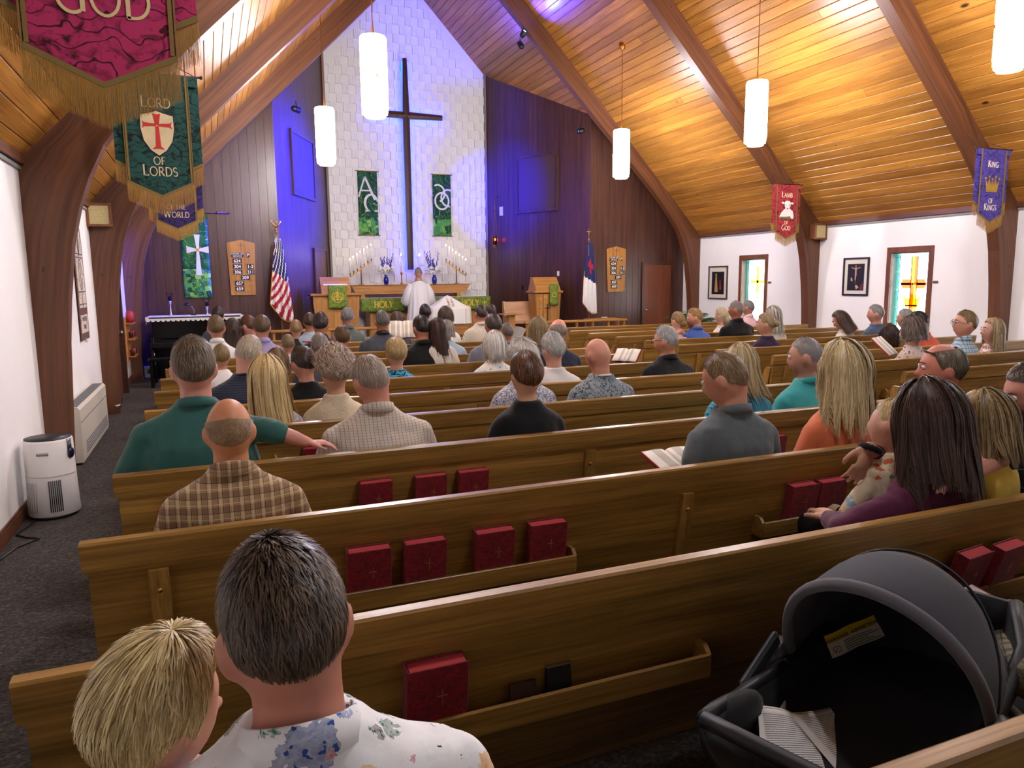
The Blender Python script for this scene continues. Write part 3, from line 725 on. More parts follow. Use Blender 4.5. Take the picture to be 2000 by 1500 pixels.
def chancel_banner(x, label, motif):
    o = thing('wall_banner', label, 'banner', (x, YB-.052, 0), 0, 'green banners beside the cross')
    hw, z0, zt, zm = .235, 2.80, 4.30, 3.22
    f = lambda u, v: (0.004*sin(u*9+v*2))
    MB().sheet(lambda u, v: (-hw+2*hw*u, f(u, v), zm+(zt-zm)*v), 10, 14, .004).build('cloth', patchwork('green_cloth_'+motif, greens, 3.0), o, True)
    MB().sheet(lambda u, v: (-hw+2*hw*u, f(u, 0), z0+(zm-z0)*v), 10, 6, .004).build('cloth', patchwork('patch_cloth_'+motif, lgreens, 11.0 if motif == 'ao' else 5.0), o, True)
    for z, w in ((zt+.005, .28), (z0, .27)): MB().tube([(-w, 0, z), (w, 0, z)], .011, 8).build('rod', m_brass, o, True)
    MB().tube([(-.25, -.002, zt), (0, .015, 4.76), (.25, -.002, zt)], .0035, 5).build('cord', m_cord, o)
    p = Pl((0, -.004, 0), n=(0, -1, 0))
    if motif == 'ao':
        p.rib([(-.22, 3.70), (-.06, 4.17)], .038, .004); p.rib([(-.06, 4.17), (.17, 3.64)], .052, .004); p.rib([(-.15, 3.85), (.05, 3.85)], .032, .004)
        p.rib(arcp(.09, 3.56, .165, .20, 250, 60, 22), [.028+.03*sin(PI*i/22) for i in range(23)], .005, .001)
        p.rib([(-.07, 3.375), (.045, 3.375)], .035, .005, .001); p.rib(arcp(.09, 3.56, .14, .2, 60, 10, 8), .035, .005, .001); p.rib([(.15, 3.375), (.23, 3.375)], .035, .005, .001)
    else:
        for k, (cx, cz, a0, a1) in enumerate(((-.10, 3.85, -75, 118), (.16, 3.74, 62, 282), (.0, 3.66, 0, 360))):
            pts = [q for q in arcp(cx, cz, .175, .2, a0, a1, 34)]; p.rib(pts, .042, .004, .001*k)
    p.build('emblem', m_emb, o)
    return o
chancel_banner(3.69, 'green patchwork banner with white alpha and omega beside the cross', 'ao')
chancel_banner(5.54, 'green banner with three white interlocking rings beside the cross', 'rings')

# ---------------------------------------------------------------- speaker panels on the splayed walls
m_cloth_sp = fabric('speaker_cloth', '4c3434', (), .9, 900, .3)
def wall_panel(S, s0, s1, z0, z1, label):
    pt, d, inw, Ln = S; o = thing('speaker_panel', label, 'speaker panel', pt((s0+s1)/2, 0, 0)); rel = lambda s_, z, off: pt(s_, z, off)-o.location
    def slab(nm, a, b, c, e, o0, o1, m):
        v = [rel(a, c, o0), rel(b, c, o0), rel(b, e, o0), rel(a, e, o0), rel(a, c, o1), rel(b, c, o1), rel(b, e, o1), rel(a, e, o1)]
        MB().add(v, [(0, 1, 2, 3), (7, 6, 5, 4), (0, 4, 5, 1), (1, 5, 6, 2), (2, 6, 7, 3), (3, 7, 4, 0)]).build(nm, m, o)
    slab('grille', s0+.06, s1-.06, z0+.06, z1-.06, .008, .03, m_cloth_sp)
    for a, b, c, e in ((s0, s0+.06, z0, z1), (s1-.06, s1, z0, z1), (s0+.06, s1-.06, z0, z0+.06), (s0+.06, s1-.06, z1-.06, z1)): slab('frame', a, b, c, e, .006, .055, m_panel)
wall_panel(SPR, .92, 2.24, 3.30, 4.66, 'dark framed speaker panel on the purple-lit wall beside the red lamp')
wall_panel(SPL, .88, 2.32, 3.46, 4.76, 'dark framed speaker panel on the blue-lit planked wall')
def plate(S, s_, z, w, h, label, col, nm='wall_plate', cat='wall plate'):
    pt, d, inw, Ln = S; v = lambda a, c, q: pt(s_+a, z+c, q)
    mb = MB().add([v(-w/2, -h/2, .008), v(w/2, -h/2, .008), v(w/2, h/2, .008), v(-w/2, h/2, .008), v(-w/2+.006, -h/2+.006, .03), v(w/2-.006, -h/2+.006, .03), v(w/2-.006, h/2-.006, .03), v(-w/2+.006, h/2-.006, .03)],
        [(3, 2, 1, 0), (4, 5, 6, 7), (0, 1, 5, 4), (1, 2, 6, 5), (2, 3, 7, 6), (3, 0, 4, 7)])
    tag(mb.build(nm, plain(col, .4)), label, cat)
plate(SPR, 2.78, 3.41, .11, .22, 'cream plaque high on the wall beside the hanging red lamp', 'd8cfb8')
plate(SPR, .94, 1.83, .06, .12, 'white thermostat on the planked wall above the lectern', 'dedad2', 'thermostat', 'thermostat')
plate(SPR, 2.08, 1.5, .07, .12, 'small black switch box on the panelling beside the lectern', '101010', 'switch_box', 'switch')
# hanging red sanctuary lamp
q = SPR[0](2.86, 2.69, .17); o = thing('sanctuary_lamp', 'hanging brass lamp with a red glass on three chains', 'lamp', (q.x, q.y, q.z-.22))
MB().lathe([(.01, 0), (.03, .03), (.012, .05), (.06, .08), (.065, .10), (.05, .10)], n=12).build('cup', m_brass, o, True)
MB().lathe([(.04, .10), (.05, .16), (.045, .27), (.05, .30)], n=12, cap=False).build('red_glass', glass('lamp_ruby', 'c03010', .1), o, True)
MB().ell((0, 0, .24), (.02, .02, .035), 8, 6).build('flame', emit('ff7a20', 8), o, True)
ch = MB()
for k in range(3):
    a = 2*PI*k/3; ch.tube([(.065*cos(a), .065*sin(a), .1), (.07*cos(a), .07*sin(a), .3), (0, 0, 1.0)], .004, 5)
ch.build('chain', m_brass, o); MB().lathe([(.03, .98), (.012, 1.04), (.006, 1.3)], n=8).build('hanger', m_brass, o, True)
br = SPR[0](2.86, 3.77, 0)-o.location; MB().tube([(0, 0, 1.29), tuple(br)], .008, 6).build('bracket', m_brass, o)

# ---------------------------------------------------------------- altar, retable and what stands on them
o = thing('altar', 'oak altar against the white wall, behind the robed pastor', 'altar', (4.78, 17.2, .32))
MB().box((0, 0, .44), (2.7, .55, .88), ch=.01).build('body', m_oak, o)
for x in (-1.0, -.33, .33, 1.0): MB().box((x, -.285, .42), (.56, .02, .62), ch=.008).build('front_panel', m_oakz, o)
MB().box((0, -.02, .945), (3.14, .72, .07), ch=.01).build('table_top', m_oak, o)
m_par = fabric('green_parament', '7c9430', [('n', 14, .45, .62, '93a848'), ('n', 30, .5, .7, '6a8226')], .6, 300, .15, .4)
m_fair = fabric('white_linen', 'e6e4dc', (), .8, 500)
o = thing('altar_cloth', 'green altar cloth embroidered HOLY HOLY HOLY in gold', 'altar cloth', (4.78, 16.80, 0))
MB().sheet(lambda u, v: (-1.58+3.16*u, -.015+.004*sin(u*50), 1.0+.31*v), 60, 5, .006).build('front_fall', m_par, o, True)
MB().box((0, .40, 1.303), (3.0, .62, .008)).build('linen', m_fair, o)
p = Pl((0, -.022, 0))
for cx in (-1.05, .02, 1.06): word(p, 'HOLY', cx, 1.09, .15, .0, .004, 1.5, 1.0, capfirst=True)
for cx in (-.5, .55, 1.42):
    p.rib([(cx, 1.08), (cx, 1.22)], .018, .004); p.rib([(cx-.06, 1.155), (cx+.06, 1.155)], .018, .004)
p.build('embroidery', plain('d8b640', .45, .5, .3), o)
o = thing('retable_shelf', 'long oak shelf behind the altar carrying candles and flowers', 'shelf', (4.6, 17.62, 0))
MB().prism([(-1.36, 1.39), (1.36, 1.39), (1.48, 1.60), (-1.48, 1.60)], -.14, .10).build('box_front', m_oak, o)
MB().box((0, -.03, 1.605), (3.0, .30, .018), ch=.004).build('top_board', m_oak, o)
for x in (-1.2, 1.2): MB().box((x, 0, 1.2), (.1, .2, .4)).build('support', m_oak, o)
m_wax = plain('efeadc', .45, .4); m_flame = emit('fff0c0', 5.0)
def candelabrum(x0, sgn, label):
    o = thing('candelabrum', label, 'candelabrum', (x0, 17.55, 1.614), 0, 'slanted seven-branched candle stands')
    MB().lathe([(.07, 0), (.06, .012), (.014, .02), (.012, .36)], n=12).build('stand', m_brass, o, True)
    za = lambda x: .36 + sgn*x*.68
    MB().box((0, 0, za(0)), (.60, .014, .022), Matrix.Rotation(-math.atan(.68*sgn), 3, 'Y')).build('slanted_bar', m_brass, o)
    for k in range(7):
        x = -.255+.085*k; z = za(x)
        c = MB().lathe([(.008, z), (.010, z+.05), (.024, z+.055), (.024, z+.063), (.012, z+.066), (.012, z+.085)], (x, 0, 0), 10).build('candle_cup', m_brass, o, True)
        w = MB().lathe([(.0095, z+.066), (.0095, z+.385)], (x, 0, 0), 10).build('candle', m_wax, o, True)
        MB().ell((x, 0, z+.41), (.009, .009, .024), 8, 6).build('flame', m_flame, w, True)
candelabrum(3.38, 1, 'brass seven-candle stand rising towards the cross, near the pulpit')
candelabrum(5.75, -1, 'brass seven-candle stand beside the coloured reflections, near the lectern')
for x, l in ((4.345, 'single tall altar candle between the blue flowers and the cross'), (4.80, 'single tall altar candle behind the pastor')):
    o = thing('altar_candle', l, 'candle', (x, 17.5, 1.614))
    MB().lathe([(.05, 0), (.045, .012), (.012, .03), (.016, .12), (.011, .2), (.028, .27), (.028, .285), (.012, .29)], n=12).build('holder', m_brass, o, True)
    MB().lathe([(.012, .285), (.012, .68)], n=10).build('wax', m_wax, o, True); MB().ell((0, 0, .71), (.011, .011, .03), 8, 6).build('flame', m_flame, o, True)
m_leafd = plain('2f5a34', .6); m_leafb = plain('4f7d3a', .6); m_petal = plain('f0efe6', .7); m_purp = plain('3a3ab0', .7); m_cobalt = plain('101f8a', .15, .6)
def bouquet(x, label, seed):
    r = random.Random(seed); o = thing('flower_vase', label, 'vase', (x, 17.42, 1.614), 0, 'blue vases of white flowers')
    MB().lathe([(.035, 0), (.05, .02), (.065, .10), (.05, .17), (.03, .195), (.045, .225), (.038, .225), (.02, .19)], n=16).build('vase', m_cobalt, o, True)
    for k in range(20):
        a = r.uniform(0, 2*PI); q = r.uniform(.02, .17); z = .42 - q*.4 + r.uniform(-.08, .05)
        c = Vector((q*cos(a)*1.1, q*sin(a)*.6-.02, z)); f = MB()
        for j in range(7):
            b = 2*PI*j/7; f.ell(c+Vector((.021*cos(b), -.008, .021*sin(b))), (.019, .012, .019), 6, 4)
        f.ell(c+Vector((0, -.016, 0)), (.012, .008, .012), 6, 4)
        f.build('flower', m_petal, o, True)
    for k in range(7):
        t = r.uniform(-.2, .2); h = r.uniform(.55, .8); f = MB()
        for j in range(11): zz = .42+(h-.42)*j/10; f.ell((t*(zz/.6)+r.uniform(-.018, .018), r.uniform(-.03, .03), zz), (.02-.001*j, .014, .018), 6, 4)
        f.build('delphinium', m_purp, o, True)
    lf = 0
    for k in range(26):
        a = r.uniform(0, 2*PI); ln = r.uniform(.16, .30); d = Vector((cos(a), sin(a)*.6-.1, r.uniform(-.25, .5))).normalized()
        b0 = Vector((d.x*.05, d.y*.05, r.uniform(.22, .36))); e = b0+d*ln; sd = d.cross(Vector((0, 0, 1))).normalized()*.016
        m_ = (b0+e)/2+Vector((0, 0, .03))
        MB().add([b0, m_+sd, e, m_-sd, m_+Vector((0, 0, .004))], [(0, 1, 4), (1, 2, 4), (2, 3, 4), (3, 0, 4), (0, 3, 2, 1)]).build('leaf', r.choice([m_leafd, m_leafb]), o)
bouquet(3.945, 'blue vase of white flowers and purple spikes in front of the alpha banner', 3)
bouquet(5.14, 'blue vase of white flowers beside the shoulder of the pastor', 5)
# veiled communion vessels on a side table
o = thing('communion_table', 'small table of communion ware under a peaked white veil', 'table', (4.96, 15.75, .32))
MB().box((0, 0, .36), (.72, .5, .72), ch=.01).build('base', m_oak, o)
def veil(u, v):
    a = 2*PI*u; r_ = .46 if v < .5 else .46*(1-(v-.5)*2)**.8; sx = math.copysign(abs(cos(a))**.45, cos(a)); sy = math.copysign(abs(sin(a))**.45, sin(a))
    if v < .5: z = .42+.37*(v*2); k = 1.03+.035*sin(a*14)*(1-v*2)
    else: z = .79+.26*((v-.5)*2)**1.4; k = 1
    return (r_*sx*k-.05*max(0, v-.5), r_*.66*sy*k, z)
MB().grid(veil, 56, 18, cu=True).build('veil', m_fair, o, True)
g = Pl((-.02, -.16, 0), v=(0, .8, .6), n=(0, -.6, .8))
for x in (-.045, .045):
    for j in range(6): MB().box((x-.02, -.30+.045*j, .82+.032*j), (.045, .02, .012)).build('gold_band', m_gold, o)
for s_ in (-1, 1): MB().tube([(s_*.3, -.315, .42), (s_*.3, -.32, .76)], .004, 5).build('braid', m_gold, o)

# ---------------------------------------------------------------- pulpit, lectern, seat, rails
o = thing('pulpit', 'broad oak pulpit with a green hanging, beside the altar', 'pulpit', (2.46, 15.75, .32))
MB().prism([(-.40, 0), (.40, 0), (.48, 1.08), (-.48, 1.08)], -.22, .22).build('body', m_oakz, o)
for x in (-.26, .26): MB().prism([(x-.13, .05), (x+.13, .05), (x+.15, 1.0), (x-.15, 1.0)], -.238, -.218).build('front_panel', m_oakz, o)
MB().box((0, 0, 1.105), (1.06, .56, .05), ch=.01).build('ledge', m_oak, o)
MB().prism([(-.26, 1.13), (.26, 1.13), (.06, 1.47), (-.02, 1.47)], -.30, .30, 'x').build('book_rest', m_oak, o)
MB().box((0, -.16, 1.31), (.5, .02, .03), ch=.004).build('paper', m_paper, o)
o = thing('pulpit_cloth', 'green pulpit cloth with a gold triangle and ring emblem', 'cloth', (2.47, 15.47, 0))
MB().sheet(lambda u, v: (-.19+.38*u, -.018+.004*sin(u*8), 1.14+.48*v), 8, 8, .006).build('fall', m_par, o, True)
p = Pl((0, -.026, 0)); p.rib([(-.12, 1.32), (.12, 1.32), (0, 1.50)], .014, .004, closed=True)
for cx, cz in ((-.045, 1.39), (.045, 1.39), (0, 1.33)): p.rib(arcp(cx, cz, .07, .07, 0, 350, 20), .012, .004, .001)
p.rib([(0, 1.28), (0, 1.56)], .01, .004); p.build('embroidery', plain('d8b640', .45, .5, .3), o)
o = thing('lectern', 'tapered oak lectern with an inlaid cross, before the purple wall', 'lectern', (7.27, 15.62, .32))
MB().prism([(-.25, 0), (.25, 0), (.33, 1.05), (-.33, 1.05)], -.20, .20).build('body', m_oakz, o)
for x in (-.19, -.08): MB().prism([(x-.03, .02), (x+.03, .02), (x+.02, 1.03), (x-.04, 1.03)], -.22, -.198).build('stile', m_oak, o)
MB().box((0, 0, 1.09), (.74, .5, .05), ch=.01).build('ledge', m_oak, o)
MB().prism([(-.24, 1.115), (.24, 1.115), (.10, 1.43), (.0, 1.43)], -.31, .31, 'x').build('book_rest', m_oak, o)
MB().box((0, -.135, 1.24), (.58, .012, .022)).build('book_ledge', m_panel, o)
MB().box((-.02, -.212, .62), (.03, .02, .40)).box((-.02, -.212, .72), (.15, .02, .03)).build('cross_inlay', m_panel, o)
o = thing('lectern_cloth', 'narrow green lectern cloth with a gold crown-like emblem', 'cloth', (7.39, 15.36, 0))
MB().sheet(lambda u, v: (-.105+.21*u, -.012+.003*sin(u*7), 1.10+.50*v), 6, 8, .006).build('fall', m_par, o, True)
p = Pl((0, -.02, 0)); p.rib(arcp(0, 1.34, .05, .05, 0, 350, 18), .012, .004); p.rib([(-.06, 1.31), (.06, 1.31), (0, 1.42)], .01, .004, closed=True); p.build('embroidery', plain('d8b640', .45, .5, .3), o)
m_pinkoak = wood('pale_oak', 'a87850', 'c69a70', 'x', .4, 1.0)
o = thing('clergy_seat', 'wide pale wooden clergy seat with a leaning back, beside the lectern', 'seat', (6.7, 15.75, .32))
MB().prism([(-.02, .38), (.05, .38), (.16, .86), (.11, .87)], -.37, .37, 'x').build('backrest', m_pinkoak, o)
MB().box((0, -.2, .40), (.72, .44, .05), ch=.01).build('seat', m_pinkoak, o)
for s_ in (-1, 1): MB().prism([(-.42, 0), (.1, 0), (.18, .88), (.1, .88), (0, .55), (-.42, .50)], s_*.36-.02, s_*.36+.02, 'x').build('side_panel', m_pinkoak, o)
o = thing('prayer_desk', 'small oak stand with a flat top, in front of the clergy seat', 'stand', (5.98, 14.62, .16))
MB().box((0, 0, .80), (.42, .34, .03), ch=.006).build('top', m_oak, o); MB().box((.02, 0, .5), (.16, .14, .58), ch=.01).build('column', m_oak, o); MB().box((0, 0, .08), (.36, .3, .14), ch=.01).build('foot', m_oak, o)
def rail(x0, x1, label):
    o = thing('communion_rail', label, 'rail', ((x0+x1)/2, 14.0, 0), 0, 'communion rails'); w = (x1-x0)/2
    MB().box((0, 0, .80), (2*w, .14, .05), ch=.012).build('handrail', m_oak, o)
    n = max(3, int(2*w/.36))
    for i in range(n+1): MB().box((-w+.06+(2*w-.12)*i/n, 0, .39), (.05, .06, .78), ch=.006).build('post', m_oakz, o)
    MB().box((0, -.24, .16), (2*w-.1, .26, .06), ch=.02).build('kneeler', m_oak, o)
rail(6.05, 8.5, 'oak communion rail on slim posts beside the white and blue flag')
rail(1.0, 3.6, 'oak communion rail on slim posts below the pulpit')
o = thing('offering_table', 'low oak table near the panelled door', 'table', (8.15, 14.45, 0))
MB().box((0, 0, .80), (.75, .36, .03), ch=.005).build('top', m_oak, o)
for sx in (-1, 1):
    for sy in (-1, 1): MB().box((sx*.33, sy*.14, .39), (.05, .05, .78), ch=.005).build('leg', m_oakz, o)
tag(MB().lathe([(.03, 0), (.07, .015), (.075, .03), (.06, .03), (.0, .012)], n=16).build('collection_plate', m_whitep, None, True, (8.18, 14.4, .816)), 'small pale dish lying on the low oak table', 'dish')

# ---------------------------------------------------------------- flags
def flag(x, y, label, kind):
    o = thing('flag', label, 'flag', (x, y, 0), 0, 'flags on floor stands')
    MB().lathe([(.16, 0), (.16, .03), (.05, .06), (.02, .12)], n=16).build('base', m_brass, o, True)
    MB().tube([(0, 0, .1), (-.02, 0, 2.55)], .014, 8).build('pole', wood('pole_%s' % kind, '8a6030', 'b08040', 'z'), o, True)
    f = MB()
    if kind == 'us':
        f.ell((-.02, 0, 2.62), (.025, .025, .03), 8, 6); f.tube([(-.02, 0, 2.64), (-.02, 0, 2.70)], .012, 6)
        for s_ in (-1, 1): f.tube([(-.02, 0, 2.70), (-.02+s_*.05, 0, 2.76), (-.02+s_*.09, 0, 2.82), (-.02+s_*.06, 0, 2.84)], [.014, .016, .01, .003], 6)
        f.ell((-.02, 0, 2.80), (.014, .014, .03), 8, 6)
    else:
        f.box((-.02, 0, 2.68), (.014, .012, .24)); f.box((-.02, 0, 2.73), (.12, .012, .014)); f.ell((-.02, 0, 2.56), (.018, .018, .02), 8, 6)
    f.build('finial', m_gold, o, True)
    # cloth: gathered at the pole top, hanging in folds; t = along hoist(0)..fly(1), s = 0 at hoist edge top
    def S(u, v):          # v 0 top .. 1 bottom, u across folds
        w = .05+.15*v**.8
        sweep = .02 + (.02 if kind == 'us' else -.02)*v
        ln = 1.55*v
        fold = .035*v*sin(u*3.2*PI*2)+.02*sin(u*2+v*5)
        ext = -.10*v*(1-u)**2 if kind == 'us' else -.10*max(0, .62-abs(v-.62))*(1-u)
        zc = 2.50-ln - (.13*sin(u*PI) if v > .9 else 0)*(v-.9)*10 + (.35*(1-u)*v*v if kind == 'us' else .25*(1-u)*v**3)
        return (-.02+sweep+(u-.5)*2*w+ext*.3, -.045-.03*v+fold, zc)
    nU, nV = 36, 48
    vs = [S(i/nU, j/nV) for j in range(nV+1) for i in range(nU+1)]; fs = []; mi = []
    for j in range(nV):
        for i in range(nU):
            fs.append((j*(nU+1)+i, (j+1)*(nU+1)+i, (j+1)*(nU+1)+i+1, j*(nU+1)+i+1)); u, v = (i+.5)/nU, (j+.5)/nV
            if kind == 'us':
                if v < .42+.12*u: k = 2 if ((i//2+j//2) % 4 != 0) else 3
                else: k = 0 if int((v*.75+u*.42)*17) % 2 else 1
            else:
                c = v-.1*u
                k = 2 if c < .5 else 1
                if .18 < c < .40 and (abs(u-.55) < .09 or (.24 < c < .31 and abs(u-.55) < .26)): k = 0
            mi.append(k)
    me = D.meshes.new('cloth'); me.from_pydata(vs, [], fs)
    for m in (fabric('flag_red_'+kind, 'a8182a', (), .7, 300), fabric('flag_white_'+kind, 'dcdad8', (), .7, 300), fabric('flag_blue_'+kind, '1a2458', (), .7, 300), plain('e6e6ea', .7)): me.materials.append(m)
    me.polygons.foreach_set('material_index', mi); me.polygons.foreach_set('use_smooth', [True]*len(fs)); me.update()
    c = link('cloth', me, o); sd = c.modifiers.new('thick', 'SOLIDIFY'); sd.thickness = .003
    g = MB().tube([S(i/12, 1) for i in range(13)], .010, 6); g.tube([S(0, j/12) for j in range(5, 13)], .008, 6); g.build('gold_fringe', m_gold, o, True)
    MB().tube([(-.03, -.02, 2.52), (-.05, -.04, 2.40), (-.045, -.05, 2.2)], .006, 6).build('cord', m_gold, o)
flag(1.27, 14.55, 'stars and stripes flag hanging furled on a gold-topped pole', 'us')
flag(7.88, 14.55, 'white flag with blue canton and red cross, furled on a pole', 'ch')

# ---------------------------------------------------------------- hymn boards
m_card = plain('15130f', .6); m_num = plain('f2f0ea', .6)
def hymn_board(x, z, label, w):
    o = thing('hymn_board', label, 'hymn board', (x, YF-.012, z), 0, 'oak hymn boards')
    MB().prism([(-w*.44, -.51), (w*.44, -.51), (w*.5, .47), (0, .53), (-w*.5, .47)], -.03, 0).build('board', m_oakz, o)
    MB().box((0, -.034, .40), (.008, .008, .16)).box((0, -.034, .43), (.10, .008, .008)).build('cross', m_panel, o)
    rows = [(.24, None), (.135, '624'), (.03, '304'), (-.075, '306'), (-.18, '309'), (-.285, '657'), (-.39, '659')]
    for i, (zz, n) in enumerate(rows):
        MB().box((0, -.034, zz-.052), (w*.92, .012, .010)).build('slat', m_oakz, o)
    def card(cx, cz, cw, txt, s_=.082):
        c = MB().box((cx, -.036, cz), (cw, .006, .088)).build('number_card', m_card, o); lettering(txt, s_, (cx, -.0405, cz-.028), UPR, m_num, c, bold=.0012)
    def two(t1, t2, cx, cz):
        c = MB().box((cx, -.036, cz), (.22, .006, .088)).build('number_card', m_card, o)
        lettering(t1, .045, (cx, -.0405, cz+.008), UPR, m_num, c); lettering(t2, .045, (cx, -.0405, cz-.036), UPR, m_num, c)
    L0 = -w*.44+.03
    two('ORDER OF', 'SERVICE', L0+.12, .245); card(w*.24, .245, .05, 'P')
    for txt, zz, xx in (('624', .135, 0), ('304', .03, 0), ('306', -.075, 0), ('309', -.18, .13), ('657', -.285, .02), ('659', -.39, .02)): card(L0+.11+xx, zz, .165, txt)
    card(w*.30, .03, .12, '1-3'); card(w*.30, -.075, .14, '311')
hymn_board(.625, 1.965, 'oak hymn board beside the green cross banner', .50)
hymn_board(8.81, 1.905, 'oak hymn board near the panelled door', .51)
# green banner with white cross on the panelling
o = thing('cross_banner', 'green patchwork banner with a flared white cross, above the piano', 'banner', (-.17, YF-.05, 0))
MB().sheet(lambda u, v: (-.235+.47*u, .004*sin(u*9), 1.95+1.02*v), 8, 12, .005).build('cloth', patchwork('banner_green', ['1f5a34', '2a6a3c', '235f38', '1a4c30', '2f7442'], 5.5, '9ac07a', .1), o, True)
MB().sheet(lambda u, v: (-.235+.47*u, .004*sin(u*9), 1.42+.53*v), 8, 6, .005).build('cloth', patchwork('banner_patches', ['5aa040', '2f7a44', '8cc850', '1c4a34', '4c9850', '3a6a3a'], 13, '9ac07a', .1), o, True)
p = Pl((.04, -.01, 0))
for (x0, x1, a, b) in ((-.03, -.05, 2.30, 1.86),): p.poly([(-.022, 2.28), (-.055, 1.84), (.045, 1.84), (.022, 2.28)], .004)
p.poly([(-.02, 2.32), (-.05, 2.58), (.05, 2.58), (.02, 2.32)], .004); p.poly([(.02, 2.28), (.19, 2.24), (.19, 2.37), (.02, 2.32)], .004); p.poly([(-.02, 2.28), (-.19, 2.24), (-.19, 2.37), (-.02, 2.32)], .004); p.build('white_cross', m_emb, o)
MB().box((.04, -.016, 2.30), (.05, .006, .05)).build('gold_square', m_gold, o)
r_ = MB().tube([(-.3, -.01, 2.985), (.62, -.01, 2.985)], .012, 8); r_.ell((.62, -.01, 2.985), (.022, .022, .022), 8, 6); r_.ell((.42, -.01, 2.985), (.028, .028, .028), 8, 6); r_.tube([(.42, -.01, 2.985), (.42, .04, 2.985)], .01, 6); r_.build('rod', m_trim, o, True)
# ---------------------------------------------------------------- fringed banners on the arches
m_fr = plain('a8803c', .6, .3); m_tape = plain('7c6634', .6, .3)
def damask(name, base, dark, light):
    return fabric(name, base, [('n', 9, .50, .66, dark), ('w', 5.0, .03, dark), ('n', 22, .60, .66, light)], .75, 350, .2)
def arch_banner(x, y, label, cloth, draw, ns=110, tint='d8c49a', rz=0.0):
    o = thing('arch_banner', label, 'banner', (x, y, 0), rz, 'fringed banners hung on the arches')
    f = lambda u: .004*sin(u*23)
    # back layer with short side wings
    for s_ in (-1, 1): Pl((0, .012, 0)).poly([(s_*.215, 3.27), (s_*.31, 3.27), (s_*.31, 2.62), (s_*.215, 2.575)][::s_], .004).build('side_wing', cloth, o)
    fp = Pl((0, -.006, 0)); fp.poly([(-.235, 2.47), (0, 2.36), (.235, 2.47), (.235, 3.275), (-.235, 3.275)], .004); fp.build('front_panel', cloth, o)
    hd = Pl((0, -.0105, 0)); hd.poly([(-.31, 3.20), (.31, 3.20), (.31, 3.275), (-.31, 3.275)], .003); hd.build('head_sleeve', cloth, o)
    tp = Pl((0, -.012, 0))
    for s_ in (-1, 1): tp.rib([(s_*.222, 3.275), (s_*.222, 2.475)], .014, .003); tp.rib([(s_*.236, 3.275), (s_*.236, 2.47)], .006, .0045)
    tp.rib([(-.235, 2.467), (0, 2.357), (.235, 2.467)], .02, .004)
    for s_ in (-1, 1): tp.rib([(s_*.312, 2.618), (s_*.238, 2.58)], .02, .004, -.018)
    tp.build('gold_tape', m_tape, o)
    fr = MB()
    def strands(xa, xb, za, zb, yy, n, ln):
        for i in range(n):
            t = (i+RNG.uniform(0, 1))/n; px = xa+(xb-xa)*t; pz = za+(zb-za)*t; w = abs(xb-xa)/n*.75; l_ = ln*RNG.uniform(.93, 1.05); dx = RNG.uniform(-.006, .006); dy = RNG.uniform(-.006, .006)
            fr.add([(px-w/2, yy, pz), (px+w/2, yy, pz), (px+w/2+dx*.5, yy+dy*.5-.003, pz-l_*.5), (px-w/2+dx*.5, yy+dy*.5-.003, pz-l_*.5), (px+w*.3+dx, yy+dy, pz-l_), (px-w*.3+dx, yy+dy, pz-l_)], [(0, 1, 2, 3), (3, 2, 4, 5)])
    for lay in (0, .006):
        strands(-.24, 0, 2.467, 2.357, -.014+lay, ns, .145); strands(0, .24, 2.357, 2.467, -.014+lay, ns, .145)
        strands(-.315, -.236, 2.62, 2.58, .01+lay, ns//3, .15); strands(.236, .315, 2.58, 2.62, .01+lay, ns//3, .15)
    q = fr.build('fringe', m_fr, o)
    rd = MB().tube([(-.335, 0, 3.282), (.335, 0, 3.282)], .008, 8)
    for s_ in (-1, 1): rd.ell((s_*.34, 0, 3.282), (.014, .014, .014), 8, 6)
    rd.build('rod', m_black, o, True)
    MB().tube([(-.30, 0, 3.282), (0, .38, 3.52), (.30, 0, 3.282)], .003, 5).build('hanging_wire', m_black, o)
    p = Pl((0, -.0105, 0)); draw(p, o); p.build('lettering', plain(tint, .6), o)
    return o
def d_god(p, o): word(p, 'GOD', .02, 2.585, .125, 0, .003, .95, .92)
def d_lords(p, o):
    word(p, 'LORD', .0, 3.03, .085, 0, .003); word(p, 'OF', .0, 2.60, .06, 0, .003, 1, 1); word(p, 'LORDS', .0, 2.515, .085, 0, .003)
    s = Pl((.0, -.0105, 0)); sh = lambda k, dz=0: [(x*k, 2.83+(z-2.83)*k+dz) for x, z in [(-.115, 2.97), (-.04, 2.99), (0, 3.005), (.04, 2.99), (.115, 2.97), (.118, 2.87), (.10, 2.78), (.055, 2.71), (0, 2.67), (-.055, 2.71), (-.10, 2.78), (-.118, 2.87)]]
    s.poly(sh(1.07), .002); s.build('shield_edge', m_black, o)
    s = Pl((.0, -.013, 0)); s.poly(sh(1.0), .003); s.build('shield', plain('c8b890', .55, .4, 0, None, .12), o)
    c = Pl((0, -.0165, 0)); c.poly([(-.012, 2.89), (-.018, 2.74), (-.045, 2.715), (0, 2.722), (.045, 2.715), (.018, 2.74), (.012, 2.89)], .002)
    c.poly([(-.012, 2.90), (-.028, 2.985), (0, 2.978), (.028, 2.985), (.012, 2.90)], .002)
    for k in (-1, 1): c.poly([(k*.01, 2.89), (k*.09, 2.885), (k*.105, 2.87), (k*.098, 2.90), (k*.105, 2.93), (k*.09, 2.915), (k*.01, 2.908)][::k], .002)
    c.build('red_cross', plain('b8251c', .6), o)
def d_world(p, o): word(p, 'LIGHT', 0, 2.95, .085, 0, .003); word(p, 'OF THE', 0, 2.60, .055, 0, .003, 1, 1); word(p, 'WORLD', 0, 2.50, .085, 0, .003)
